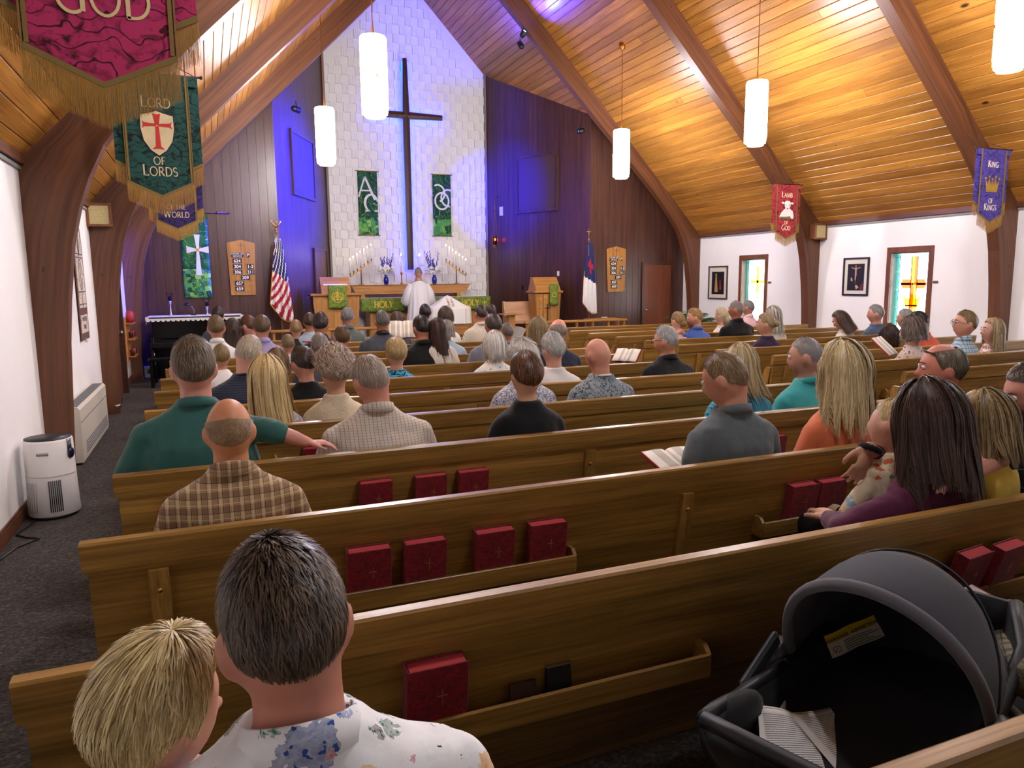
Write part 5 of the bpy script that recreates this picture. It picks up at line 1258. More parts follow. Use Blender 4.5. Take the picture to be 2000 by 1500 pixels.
def head_mesh(mb, M, hs, ears=True, nose=1.0):
    """skull, face and ears; M places head-local points"""
    nt, npz = 36, 26; vs = []
    for j in range(npz+1):
        ps = PI*j/npz
        for i in range(nt):
            th = 2*PI*i/nt; x, y, z = RX*math.sin(ps)*math.sin(th), RY*math.sin(ps)*cos(th), RZ*cos(ps)
            low = max(0, -z/RZ); fr = max(0, y/RY)
            x *= 1-.22*low**1.3; y *= (1-.05*fr) if y > 0 else (1-.20*low)
            if y > 0: y += .012*low*(1-abs(x)/RX)
            if fr > .3:
                g = lambda cx, cz, sx, sz: math.exp(-((x-cx)/sx)**2-((z-cz)/sz)**2)
                y += nose*(.024*g(0, -.022, .014, .018)+.012*g(0, .0, .010, .025)) + .005*g(0, .035, .05, .012) - .008*(g(-.032, .014, .016, .013)+g(.032, .014, .016, .013)) + .006*g(0, -.058, .024, .008) - .004*g(0, -.066, .02, .004) + .006*g(0, -.095, .02, .015)
            vs.append(M @ (Vector((x, y, z))*hs))
    fs = [(j*nt+i, (j+1)*nt+i, (j+1)*nt+(i+1) % nt, j*nt+(i+1) % nt) for j in range(npz) for i in range(nt)]
    mb.add(vs, fs)
    if ears:
        for s_ in (-1, 1):
            Mr = Matrix.Rotation(s_*rad(-22), 3, 'Z') @ Matrix.Rotation(s_*rad(8), 3, 'Y')
            b = MB(); b.ell((0, 0, 0), (.010, .021, .034), 10, 8); b.ell((s_*.004, -.004, .003), (.010, .02, .030), 10, 8)
            for v in b.v: pass
            mb.add([M @ ((Mr @ Vector(v) + Vector((s_*.0785, -.012, -.012)))*hs) for v in b.v], b.f)
HL = ([0, 35, 60, 80, 100, 120, 150, 180], [47, 49, 56, 82, 86, 101, 110, 113])
def hair_mesh(nm, style, M, hs, mat, n, seed, opt):
    """hair shell plus separate locks; style short buzz crop fringe bald long bob poof bun"""
    r = np.random.default_rng(seed); V, Fc, A = [], [], []
    Tk = opt.get('T', {'buzz': .004, 'short': .013, 'crop': .009, 'fringe': .007, 'long': .018, 'bob': .022, 'poof': .034, 'bun': .014}.get(style, .012))
    Ln = opt.get('L', {'long': .30, 'bob': .11}.get(style, 0)); spread = opt.get('spread', .18); curl = opt.get('curl', 0.0); open_ = opt.get('open', 62); jit = opt.get('jit', 1.0)
    sh = opt.get('shift', 0.0)
    hl = np.array(HL[1], float)
    if style == 'fringe': pmin = np.interp
    def S(th, v, lift=0.0):
        """th angle from the face in radians, v 0 crown .. 1 end"""
        d = abs((math.degrees(th)+180) % 360-180); pe = np.interp(d, HL[0], hl)
        t = Tk+lift
        if style in ('long', 'bob') and d > open_:
            k = min(1, (d-open_)/18); ve = .52
            psd = 100 if d > 75 else np.interp(d, [open_, 75], [pe+20, 100])
            if v < ve: ps = rad(psd*v/ve); s_ = 0
            else: ps = rad(psd); s_ = (v-ve)/(1-ve)
            x = (RX+t)*math.sin(ps)*math.sin(th); y = (RY+t)*math.sin(ps)*cos(th); z = (RZ+t)*cos(ps)
            if s_ > 0:
                L_ = Ln*(.6+.4*k)+.02
                z -= s_*L_; x *= 1+spread*s_*(1.0 if style == 'long' else .3); x += sh*s_*s_
                if style == 'bob': x *= 1-.28*s_**2.5; y *= 1-.30*s_**2.5
                else: y = y*(1-.10*s_)-.025*s_*(1 if y < 0 else 0)
            return x, y, z
        if style == 'fringe':
            p0 = np.interp(d, [0, opt.get('fo', 70), opt.get('fo', 70)+15, 180], [pe-2, pe-2, opt.get('p0', 72), opt.get('p0', 72)-10]); ps = rad(p0+(pe-p0)*v); t = t*math.sin(PI*min(.97, v*.8+.2)); 
        else:
            ps = rad(pe*v); t = t*(1-.75*v**5)
            if style in ('short', 'crop'): t *= 1-.5*abs(math.sin(th))*v*v
        nape = 1-.20*max(0, -cos(ps))*(1 if cos(th) < 0 else 0)
        x = (RX+t)*math.sin(ps)*math.sin(th)*(1-.22*max(0, -cos(ps))**1.3); y = (RY+t)*math.sin(ps)*cos(th)*nape; z = (RZ+t)*cos(ps)
        if style == 'poof': z -= .0; k = 1+.10*math.sin(ps)**2; x *= k; y *= k
        return x, y, z
    nt, nv = 44, 22; NC = 34; CL = [(r.uniform(.90, 1.05), r.uniform(0, 6.28), r.uniform(-1, 1)) for _ in range(NC)]; hl = hl+np.array([0, 0, 0, 1, 1, 1, 1, 1])*opt.get('low', 0)
    for j in range(nv+1):
        for i in range(nt):
            th = 2*PI*i/nt; x, y, z = S(th, j/nv*(.88 if style in ('long', 'bob') else 1), -.004 if style in ('long', 'bob', 'poof') else -.001)
            w = (1+.06*math.sin(7*th+seed)*math.sin(9*j/nv+seed) if style in ('poof', 'long', 'bob', 'bun') else 1+.012*math.sin(9*th+seed)*math.sin(8*j/nv))
            V.append((x*w, y*w, z)); A.append(.22)
    for j in range(nv):
        for i in range(nt):
            Fc.append((j*nt+i, (j+1)*nt+i, (j+1)*nt+(i+1) % nt, j*nt+(i+1) % nt))
    m = {'long': 9, 'bob': 7}.get(style, 4)
    for q in range(n):
        th = r.uniform(-PI, PI); d = abs(math.degrees(th)); base = r.random()
        if style in ('long', 'bob') and d > open_: v0 = r.uniform(0, .35); v1 = r.uniform(.86, 1.03); l0, l1 = r.uniform(-.002, .006), r.uniform(.0, .010)
        elif style in ('long', 'bob'): v0 = r.uniform(0, .3); v1 = r.uniform(.85, 1.0); l0, l1 = .002, .004
        else:
            v0 = r.uniform(-.02, .95); dv = opt.get('dv', {'buzz': .05, 'fringe': .25}.get(style, .22)); v1 = min(1.02, v0+dv*r.uniform(.6, 1.2)); l0, l1 = -.002, {'buzz': .003, 'short': .010, 'poof': .016}.get(style, .006)*r.uniform(.3, 1.1)*jit
        if style == 'fringe' and d < opt.get('fo', 70)+2: continue
        ci = int((th+PI)/(2*PI)*NC) % NC
        if style in ('long', 'bob'): v1 = min(1.06, v1*CL[ci][0]); 
        w = opt.get('w', .0032)*r.uniform(.6, 1.3); dth = r.normal(0, .10)*jit; ph = r.uniform(0, 6.28); cf = r.uniform(14, 26); b = len(V)
        for k in range(m+1):
            t = k/m; v = max(0.0, v0+(v1-v0)*t); tt = th+dth*t+curl*.35*math.sin(ph+cf*t)*t
            lf = l0+(l1-l0)*t+curl*.012*math.sin(ph+1+cf*t)
            if style in ('long', 'bob') and d > open_:
                tc = (ci+.5)/NC*2*PI-PI; g_ = .62*t**1.5; tt = tt*(1-g_)+(tc+.05*CL[ci][2])*g_; tt += .05*t*math.sin(CL[ci][1]+5*t)
                lf += .007*math.sin(CL[ci][1]*2+4*t)+.006*CL[ci][2]*t
            x, y, z = S(tt, min(v, 1.08), lf)
            rr = math.hypot(x, y)+1e-6; wx, wy = -y/rr*w, x/rr*w
            if abs(z) > .09 and style not in ('long', 'bob'): wx, wy = wx*1.2, wy*1.2
            tap = 1-.75*t**3
            sx, sy = (cos(ph)*w*.6, math.sin(ph)*w*.6) if rr < .03 else (wx*.5, wy*.5)
            V.append((x-sx*tap, y-sy*tap, z)); V.append((x+sx*tap, y+sy*tap, z)); A += [base, base]
            if k: Fc.append((b+2*k-2, b+2*k-1, b+2*k+1, b+2*k))
    if style == 'bun':
        c = np.array(opt.get('bun', (0, -.125, .02))); R0 = opt.get('bunr', .045)
        for q in range(max(60, n//3)):
            u = r.normal(size=3); u /= np.linalg.norm(u); tg = np.cross(u, r.normal(size=3)); tg /= np.linalg.norm(tg); base = r.random(); b = len(V)
            for k in range(6):
                a = (k-2.5)*.28; p = c+R0*(u*cos(a)+tg*math.sin(a))*r.uniform(.93, 1.05); sd = np.cross(u, tg)*.003
                V.append(tuple(p-sd)); V.append(tuple(p+sd)); A += [base, base]
                if k: Fc.append((b+2*k-2, b+2*k-1, b+2*k+1, b+2*k))
        e = MB().ell(tuple(c), (R0*.93,)*3, 14, 10); b = len(V); V += e.v; A += [.15]*len(e.v); Fc += [tuple(b+i for i in f) for f in e.f]
    me = D.meshes.new(nm); me.from_pydata([tuple(M @ (Vector(v)*hs)) for v in V], [], Fc); me.materials.append(mat)
    at_ = me.attributes.new('hv', 'FLOAT', 'POINT'); at_.data.foreach_set('value', A)
    me.polygons.foreach_set('use_smooth', [True]*len(me.polygons)); me.update(); return me
CLD = D.textures.new('cloth_folds', 'CLOUDS'); CLD.noise_scale = .085; CLD.noise_depth = 2
def remesh(o, vox, it=5, fold=0.0):
    m = o.modifiers.new('r', 'REMESH'); m.mode = 'VOXEL'; m.voxel_size = vox; m.use_smooth_shade = True
    s_ = o.modifiers.new('s', 'SMOOTH'); s_.factor = .5; s_.iterations = it
    if fold:
        d = o.modifiers.new('d', 'DISPLACE'); d.texture = CLD; d.strength = fold; d.mid_level = .5; d.texture_coords = 'LOCAL'
def hand(mb, w, d, up, s=1.0, curl=.5, thumb=1, fr=.0085):
    """hand from wrist w along d; up = back of the hand; thumb side given by sign"""
    d = Vector(d).normalized(); up = Vector(up); up = (up-d*up.dot(d)).normalized(); sd = d.cross(up)*thumb
    w = Vector(w); P = lambda a, b, c: w+d*(a*s)+sd*(b*s)+up*(c*s)
    mb.tube([P(-.02, 0, 0), P(.02, 0, .0), P(.05, 0, .002), P(.085, 0, 0)], [.026*s, .031*s, .037*s, .034*s], 10, flat=.48)
    for b, ln in ((-.030, .062), (-.010, .076), (.011, .080), (.031, .072)):
        q = [P(.078, b, 0)]; a = 0
        for k, f in enumerate((.45, .32, .23)):
            a += curl*(.5 if k == 0 else .8); q.append(q[-1]+d*(ln*f*cos(a)*s)-up*(ln*f*math.sin(a)*s)+sd*(b*.12*s))
        mb.tube(q, [fr*1.05*s, fr*s, fr*.92*s, fr*.75*s], 8)
    mb.tube([P(.012, .028, 0), P(.045, .052, -.006), P(.072, .062, -.014), P(.09, .060, -.02)], [.013*s, .0115*s, .010*s, .008*s], 8)
def ring_mat(pts): pass
NP = [0]
def person(label, px, py, Yk, wpx, dy=None, skin='c08a70', hair=('short', '3a2a1e', '6a5038'), top='shirt', cloth=None, sw=.215, bulk=1.0, yaw=0, head=(0, 0, 0), sleeve='short',
           collar=None, arms=None, hn=260, vox=.016, pants='2a2c34', hopt=None, near=False, group=None, child=False, ears=True, hsmin=.84, hsmax=1.14, fold=.012, eyes=False, beard=None, glasses=None, hands=False, lean=0.0, X=None, headZ=None, collar_col=None, hsz=None, beard_mat=None, handscale=1.0):
    if dy is None or dy in (.14, .15): dy = .19+.12*(bulk-1)
    p = at(px, py, Yk+dy); dep = (p-Vector((0, 0, CAM_Z))).dot(Vector(CF))
    hs = hsz or min(hsmax, max(hsmin, wpx*dep/F_PX/.178)); hz = headZ or (p.z-.033*hs); hx = p.x if X is None else X
    NP[0] += 1; seed = NP[0]
    bs = .62 if child else 1.0
    zs = hz-.215*hs; zn = hz-.125*hs; z0 = .48; h = max(.12, zs-z0); B = bulk
    swd = sw*(.72 if child else 1); nr = (.050 if child else .054 if sw < .228 else .062)*hs
    # head orientation: yaw (+ towards the right), pitch (+ looking down), tilt
    R_ = Euler((-rad(head[1]), rad(head[2]), -rad(head[0])), 'XYZ').to_matrix(); piv = Vector((0, -.02, -.10))*hs
    Rz = Matrix.Rotation(-rad(head[0]), 3, 'Z') @ Matrix.Rotation(-rad(head[1]), 3, 'X') @ Matrix.Rotation(rad(head[2]), 3, 'Y')
    class HM:
        def __matmul__(s, v): q = Rz @ (v-piv) + piv; return Vector((q.x, q.y, q.z+hz))
    HMx = HM()
    W = lambda t: z0+h*t
    tor = lambda g: [(0, .03, W(0), .165*B*swd/.215+g, .125*B+g), (0, .015, W(.28), .158*B*swd/.215+g, .115*B+g), (0, -.004, W(.58), .172*B*swd/.215+g, .118*B+g), (0, -.010, W(.80), swd-.040+g, .110*B+g),
                     (0, -.010, zs-.028, swd-.030+g, .096+g), (0, -.006, zs+(zn-zs)*.10, swd*.82+g, .084+g), (0, -.003, zs+(zn-zs)*.34, swd*.62+g, .076+g), (0, .0, zs+(zn-zs)*.62, swd*.43+g, .069+g), (0, .002, zn-.002, nr*1.16+g, nr*1.12+g)]
    neck = [(0, .0, zs, nr*.86, nr*.8), (0, .0, zn-.02, nr*.96, nr*.92), (0, .002, zn+.01, nr*.99, nr*1.0), (0, .008, hz-.085*hs, nr*.97, nr*1.02), (0, .006, hz-.03*hs, nr*.95, nr*1.05)]
    def arm(s_):
        a = (arms or {}).get('R' if s_ > 0 else 'L')
        S0 = Vector((s_*(swd-.052), -.008, zs-.055))
        if a is None: E_ = Vector((s_*(swd+.035), .03, zs-.30*bs)); Wr = Vector((s_*.13*bs, .26*bs, z0+.10)); hd = (Vector((-s_*.5, .8, -.1)), Vector((0, 0, 1)))
        else: off = Vector((hx, Yk+dy, 0)) if a.get('w') else Vector((0, 0, 0)); E_, Wr = Vector(a['E'])-off, Vector(a['W'])-off; hd = (Vector(a.get('d', (0, 1, 0))), Vector(a.get('up', (0, 0, 1))))
        return S0, E_, Wr, hd
    AR = {s_: arm(s_) for s_ in (-1, 1)}
    body = MB(); body.loft(tor(-.016)); body.loft(neck, 16, 2.0); head_mesh(body, HMx, hs, ears)
    ab = (.9 if child else 1.0)*(.75+.25*B)*bs**.5
    for s_ in (-1, 1):
        S0, E_, Wr, hd = AR[s_]
        body.tube([S0, S0.lerp(E_, .5), E_, E_.lerp(Wr, .5), Wr], [.048*ab, .045*ab, .038*ab, .036*ab, .025*ab], 10); body.ell(E_, (.038*ab,)*3); body.ell(S0, (.05*ab,)*3)
        hand(body, Wr, hd[0], hd[1], bs**.5*handscale, .45, -s_ if not arms else (arms.get('R' if s_ > 0 else 'L') or {}).get('th', -s_))
        hip, kn, an = Vector((s_*.085*bs, .04, .555)), Vector((s_*.11*bs, .10+.37*bs, .555)), Vector((s_*.11*bs, .10+.34*bs, .555-.46*bs))
        body.tube([hip, kn], [.075*bs, .055*bs], 10); body.ell(kn, (.055*bs,)*3); body.tube([kn, an], [.052*bs, .036*bs], 10); body.tube([an+Vector((0, -.04, -.03)), an+Vector((0, .14*bs, -.05))], [.034*bs, .028*bs], 8, flat=.8)
    root = body.build('person', skin_mat(skin), None, True, (hx, Yk+dy, 0), (0, 0, -rad(yaw)))
    remesh(root, vox, 4)
    tag(root, label, 'person', group)
    # clothes
    sh = MB(); sh.loft(tor(.004)); cm = cloth or plain('808080', .8)
    for s_ in (-1, 1):
        S0, E_, Wr, hd = AR[s_]; k = ab*1.0
        if sleeve == 'none': sh.ell(S0+Vector((-s_*.012, 0, .0)), (.056*k,)*3); continue
        sh.ell(S0, (.062*k,)*3); e = E_ if sleeve in ('long', 'elbow') else S0.lerp(E_, .72)
        sh.tube([S0, S0.lerp(e, .5), e], [.062*k, .061*k, (.058 if sleeve != 'long' else .05)*k], 12)
        if sleeve == 'elbow': sh.ell(E_, (.055*k,)*3)
        if sleeve == 'long':
            sh.ell(E_, (.05*k,)*3); sh.tube([E_, E_.lerp(Wr, .5), E_.lerp(Wr, .94)], [.05*k, .048*k, .038*k], 12)
    so = sh.build(top, cm, root, True); remesh(so, max(vox*.85, .009), 4, fold)
    pa = MB(); pa.loft([(0, .04, .485, .16*B*bs, .13*B), (0, .03, .57, .165*B*bs, .13*B), (0, .015, W(.2), .158*B*swd/.215-.004, .115*B-.004)])
    for s_ in (-1, 1):
        hip, kn, an = Vector((s_*.085*bs, .04, .56)), Vector((s_*.11*bs, .10+.37*bs, .56)), Vector((s_*.11*bs, .10+.34*bs, .60-.46*bs))
        pa.tube([hip, kn], [.088*bs, .07*bs], 10); pa.ell(kn, (.07*bs,)*3); pa.tube([kn, an], [.068*bs, .056*bs], 10)
    po = pa.build('trousers', plain(pants, .85, .2), root, True); remesh(po, .02, 3)
    shoe = MB()
    for s_ in (-1, 1):
        an = Vector((s_*.11*bs, .10+.34*bs, .555-.46*bs)); shoe.tube([an+Vector((0, -.06, -.045)), an+Vector((0, .02, -.035)), an+Vector((0, .13*bs, -.05)), an+Vector((0, .19*bs, -.058))], [.034*bs, .044*bs, .042*bs, .02*bs], 10, flat=.8)
    shoe.build('shoes', m_black, root, True)
    if collar:
        c = MB(); a0, b0 = nr*1.10, nr*1.12; cc = []
        hgt = {'polo': .038, 'shirt': .048, 'jacket': .055, 'crew': .014, 'hood': .05}[collar]
        prof = [(0, .012), (.004, hgt), (.009, hgt), (.020, -.004), (.016, -.006), (.006, hgt*.6)] if collar != 'crew' else [(0, .0), (.002, hgt), (.007, hgt), (.010, 0)]
        n_ = 28
        for dr, dz in prof:
            for k in range(n_):
                a = 2*PI*k/n_; bk = (1-math.sin(a))/2     # higher at the nape
                c.v.append(((a0+dr)*cos(a), .004+(b0+dr)*math.sin(a)-.002, zn-.012+dz*(.45+.55*bk)-.035*(1-bk)))
        m_ = len(prof)
        for i in range(m_):
            for k in range(n_): c.f.append((i*n_+k, i*n_+(k+1) % n_, ((i+1) % m_)*n_+(k+1) % n_, ((i+1) % m_)*n_+k)); c.mi.append(0)
        c.build('collar', collar_col or cm, root, True)
    st, c0, c1 = hair
    if st:
        me = hair_mesh('hair', st, HMx, hs, hair_mat(c0, c1), hn, seed, hopt or {}); link('hair', me, root)
    if eyes:
        for s_ in (-1, 1):
            MB().ell(tuple(HMx @ (Vector((s_*.032, .0835, .013))*hs)), (.0115*hs,)*3, 10, 8).build('eye', plain('d8d4cc', .3), root, True)
            MB().ell(tuple(HMx @ (Vector((s_*.032, .0905, .013))*hs)), (.006*hs,)*3, 8, 6).build('iris', plain('2a1c14', .3), root, True)
            b = [HMx @ (Vector((s_*x, y, z))*hs) for x, y, z in ((.014, .098, .032), (.034, .094, .037), (.052, .080, .031))]; MB().tube(b, [.003, .004, .002], 6).build('eyebrow', plain(c0, .8), root, True)
        b = [HMx @ (Vector((x, y, -.060))*hs) for x, y in ((-.022, .083), (0, .094), (.022, .083))]; MB().tube(b, [.002, .004, .002], 6).build('mouth', plain('9a5048', .5), root, True)
    if beard:
        V = MB(); rr = np.random.default_rng(seed+99)
        for q in range(700 if near else 160):
            th = rr.uniform(-1.35, 1.35); z = rr.uniform(-.112, -.035)-.02*(1-abs(th)/1.35)*0
            low = max(0, -z/RZ); rad_ = math.sqrt(max(.0, 1-(z/RZ)**2)); x = RX*rad_*math.sin(th)*(1-.22*low**1.3)*1.02; y = RY*rad_*cos(th)*1.02+.012*low
            if abs(x) < .02 and z > -.075 and z < -.045: continue
            a_ = HMx @ (Vector((x, y, z))*hs); b_ = HMx @ (Vector((x*1.05, y*1.10+.004, z-.022))*hs); V.tube([a_, b_], [.0032, .0012], 3, False)
        V.build('beard', beard_mat or plain(beard, .7), root)
    if glasses:
        g = MB()
        for s_ in (-1, 1):
            g.tube([HMx @ (Vector((s_*(.034+.023*cos(a*PI/8)), .103-.012*abs(.3+cos(a*PI/8)*s_*0), .010+.019*math.sin(a*PI/8)))*hs) for a in range(17)], .0016*hs, 5)
            g.tube([HMx @ (Vector(v)*hs) for v in ((s_*.057, .100, .014), (s_*.082, .06, .014), (s_*.087, -.01, .010))], .002*hs, 5)
        g.tube([HMx @ (Vector(v)*hs) for v in ((-.011, .106, .012), (.011, .106, .012))], .0016*hs, 5); g.build('glasses', plain(glasses, .3, .5, .4), root)
    return root
# ---------------------------------------------------------------- the congregation
LR, RR = LROWS, RROWS
f_green = fabric('green_shirt', '2c5a52', (), .7, 500, .1)
f_tan = fabric('tan_plaid', 'b89a72', [('s', 'x', .036, .50, 'a07a52', .55), ('s', 'z', .05, .45, 'a68660', .5), ('s', 'x', .036, .07, '4a5a68', .85, .1), ('s', 'x', .036, .07, '5c6670', .6, .55), ('s', 'x', .036, .06, 'e0d4b8', .85, .3), ('s', 'z', .05, .05, '5a6266', .6), ('s', 'z', .05, .05, 'e4d8bc', .7, .4)], .8, 500, .1)
f_cream = fabric('cream_grid', 'c4b8a8', [('s', 'x', .021, .09, '4a4440', .75), ('s', 'z', .013, .10, '8a7e72', .55)], .8, 500, .1)
f_crochet = fabric('beige_crochet', 'd4c6a8', [('v', 120, .30, ['8a7a60', '9a8a6c'])], .9, 160, .8)
f_black = fabric('black_knit', '0e0e10', (), .85, 500); f_honey = fabric('honeycomb_print', 'd8dcE4'.lower(), [('v', 62, .10, ['26305c', '2c3660'], .45), ('v', 62, .12, ['3a4570', '26305c'])], .8, 500)
f_mottle = fabric('grey_mottle', '9aa4aa', [('n', 60, .48, .56, '6a7278'), ('n', 90, .55, .62, 'c8d0d4')], .9, 300); f_polo = fabric('black_polo', '18191c', (), .85, 500)
f_grey = fabric('slate_polo', '5a6264', (), .8, 500, .1); f_cable = fabric('teal_cable', '4aa0b8', [('s', 'x', .017, .28, '2c7088', .7)], .9, 200, .5); f_teal = fabric('aqua_polo', '3a9a98', (), .8, 500)
f_orange = fabric('coral_blouse', 'd07048', (), .7, 500, .1); f_burg = fabric('burgundy_crepe', '5c1c40', [('s', 'x', .012, .3, '4a1434', .3)], .75, 300, .3); f_yellow = fabric('yellow_top', 'd8b448', (), .8, 400)
f_navyp = fabric('navy_plaid', '1e2430', [('s', 'x', .075, .30, '12161e', .7), ('s', 'x', .075, .06, 'a8a8b0', .8, .1), ('s', 'z', .075, .06, 'b0b0b8', .8, .3), ('s', 'z', .075, .05, '7a4a58', .8, .7)], .8, 500)
f_blue = fabric('blue_polo', '5468b0', [('s', 'z', .008, .4, '485ca4', .4)], .8, 400); f_floralw = fabric('blush_floral', 'd8c4b8', [('v', 30, .34, ['4a2c2c', 'a86a60', '30201f', 'd8c4b8', 'd8c4b8'])], .8, 500)
f_ltplaid = fabric('pale_blue_plaid', 'b8d0dc', [('s', 'x', .04, .22, '5a86a4', .6), ('s', 'z', .04, .22, '6a92ac', .6), ('s', 'z', .04, .07, '2c4a68', .7, .5)], .8, 500); f_lace = fabric('rust_lace', 'e4d8d0', [('v', 34, .16, ['b06a50', 'a85c48'], .36)], .8, 500)
f_rust = fabric('rust_shirt', 'c05038', (), .8, 500); f_bluew = fabric('blue_weave', '56687c', [('s', 'x', .02, .4, '3c4c60', .6), ('s', 'z', .02, .4, '7888a0', .5)], .8, 400); f_cream2 = fabric('ivory_top', 'd0c8b8', (), .8, 500)
f_royal = fabric('royal_polo', '4a68b0', (), .8, 500); f_pink = fabric('pink_shirt', 'd8b0b4', (), .8, 500); f_plum = fabric('plum_cardigan', '2a1a34', (), .85, 400); f_white = fabric('white_shirt', 'dcdad6', (), .8, 500)
f_lav = fabric('lavender_shirt', '9a90b8', (), .8, 500); f_jack = fabric('black_jacket', '22222a', [('s', 'z', .05, .06, '58585c', .8)], .8, 400); f_moss = fabric('moss_jacket', '5c6660', (), .85, 400); f_navy = fabric('navy_suit', '1c2438', (), .85, 500)
f_slate = fabric('slate_jacket', '464b54', (), .85, 500); f_sky = fabric('pale_blue_jacket', '9cb4c4', (), .85, 400); f_ivory = fabric('ivory_stripe', 'cfc6b4', [('s', 'x', .02, .2, 'b4aa98', .6)], .8, 500); f_ash = fabric('ash_shirt', '70747e', (), .8, 500)
f_bluewhite = fabric('blue_white_print', 'dcdcd4', [('v', 36, .22, ['5a7ca8', '8aa4c0', 'dcdcd4', '48689a'])], .8, 500); f_stripe = fabric('grey_stripe', '343a4a', [('s', 'z', .017, .35, '5c6474', .8)], .85, 400); f_bfl = fabric('blue_floral', '8aa4c4', [('v', 60, .35, ['3a62a8', 'c8d4e0', '5a80b8'])], .8, 500)
f_damask = fabric('turquoise_damask', '3a9cc0', [('w', 12.0, .34, '12384c')], .8, 500); f_greywash = fabric('grey_blossom', 'a8a4a8', [('v', 26, .3, ['6a6a80', 'c8c0c0', '8a88a0'])], .8, 400); f_fair = fabric('patchwork_romper', 'd8c8a8', [('v', 26, .42, ['d8a058', '8ab4c8', 'c86a40', 'e0d8c0', '6a8a7a'])], .8, 400)
f_flannel = fabric('olive_flannel', '8a846c', [('s', 'x', .03, .4, '5c5a4c', .6), ('s', 'z', .03, .4, 'a8a290', .5), ('s', 'z', .03, .08, '40485a', .8, .6)], .85, 300)
def floral_shirt():
    t = T('floral_shirt'); v = t.coord(); c = lin('e8e8e6'); rgb = t.node('ShaderNodeRGB'); rgb.outputs[0].default_value = c; c = rgb.outputs[0]
    w = t.noise(v, 26, 3, .6, 0, 'Color'); mv = t.node('ShaderNodeVectorMath', operation='MULTIPLY_ADD'); t.L(w, mv.inputs[0]); mv.inputs[1].default_value = (.05, .05, .05); t.L(v, mv.inputs[2]); vv = mv.outputs[0]
    for sc, loc, th, cols in ((9, 0, .36, ['3a68b0', '284c94', '6a94cc', 'e8a030', '3a68b0', 'd87878']), (13, 3, .30, ['2a6a50', 'e8e8e6', '3a7a5c', 'e8e8e6', '28503c']), (24, 7, .26, ['1c2c3c', 'c04a58', 'e8e8e6', '4a78b8', 'e8b840', 'e8e8e6', 'e8e8e6'])):
        mp = t.node('ShaderNodeMapping'); t.L(vv, mp.inputs[0]); mp.inputs['Location'].default_value = (loc, loc*1.7, loc*.3)
        n = t.node('ShaderNodeTexVoronoi'); t.L(mp.outputs[0], n.inputs['Vector']); n.inputs['Scale'].default_value = sc
        d = t.math('ADD', n.outputs['Distance'], t.math('MULTIPLY', t.math('SUBTRACT', t.noise(vv, sc*7, 3), .5), .34))
        k = t.ramp(t.sep(n.outputs['Color'])[0], [(i/len(cols), q) for i, q in enumerate(cols)], 'CONSTANT'); tone = t.mix(t.math('MULTIPLY', t.noise(vv, sc*9, 2), .9), k, lin('f0f0ee'))
        pet = t.voro(vv, sc*6.5); tone = t.mix(t.math('LESS_THAN', pet, .30), tone, k)
        c = t.mix(t.math('LESS_THAN', d, th), c, tone); c = t.mix(t.math('LESS_THAN', d, th*.16), c, lin('2a2430'))
    t.bump(t.noise(v, 400, 2), .1, .002); return t.fin(c, .7, .3)
f_flower = floral_shirt()
SK, SKR, SKD, SKT, SKP = 'c48c70', 'c07a62', '6a4432', 'b47a58', 'd0a088'
BR, BRM, BLD, GRY, WHT, DKB, BLK = ('2e2118', '66503a'), ('4a3624', '86684a'), ('a07c48', 'e4c88c'), ('5c5a56', 'b4b2ac'), ('a8a69e', 'ecebe4'), ('1c120e', '4c3426'), ('0c0a0a', '342c28')
G = 'congregation in the pews'
def P(*a, **k): k.setdefault('group', G); return person(*a, **k)
H = lambda st, c: (st,)+c
# nearest rows
P('man in white floral shirt with short brown hair, nearest the camera', 574, 1185, LR[0], 262, .17, skin='c08068', hair=H('short', ('2c241c', '75604a')), cloth=f_flower, sw=.275, bulk=1.15, head=(-6, 14, -4), collar='shirt', hn=5200, vox=.009, hopt=dict(w=.0022, T=.012, dv=.16), near=True, fold=.018, hsmax=1.12,
  arms={'L': dict(E=(-.36, .02, .78), W=(-.22, .26, .80), d=(.7, .6, .2)), 'R': None})
P('blond toddler boy with face turned away, held by the man in floral shirt', 258, 1352, LR[0], 268, .30, skin='d09a80', hair=H('short', ('a08048', 'f0dca0')), cloth=f_bfl, sw=.2, head=(58, 10, 6), hn=4200, vox=.012, hopt=dict(w=.003, T=.022, dv=.42, low=14, jit=1.3), near=True, child=True, hsz=.92)
P('bald man in a tan plaid shirt seen from behind', 447, 824, LR[2], 98, .14, skin='c08058', hair=H('fringe', ('7a6248', 'a8845c')), cloth=f_tan, sw=.245, bulk=1.05, head=(0, 4, 0), collar='shirt', hn=1500, vox=.010, hopt=dict(w=.002, dv=.10, T=.003), sleeve='short')
A_ = at(602, 878, 3.55)
P('man in a dark green shirt with one arm along the pew', 386, 704, LR[3], 93, .14, skin='c88a78', hair=H('short', ('40352a', '8c7a62')), cloth=f_green, sw=.285, bulk=1.2, head=(-6, 2, 0), collar='polo', hn=1500, vox=.009, hopt=dict(w=.003, T=.018), sleeve='elbow', hsmax=1.18, X=-.085,
  arms={'L': dict(E=(-.33, .02, .76), W=(-.26, .26, .62)), 'R': dict(E=(.36, -.11, .945), W=(.50, -.135, .885), d=(1, -.1, -.12), up=(0, 0, 1), th=1)})
P('woman with very long straight blonde hair in a flowered top', 520, 728, LR[4], 72, .14, hair=H('long', ('a88a50', 'ecd49a')), cloth=f_greywash, sw=.2, head=(10, 6, 0), hn=1500, hopt=dict(L=.40, spread=.25, T=.02, w=.0035, shift=.06), hsz=1.1)
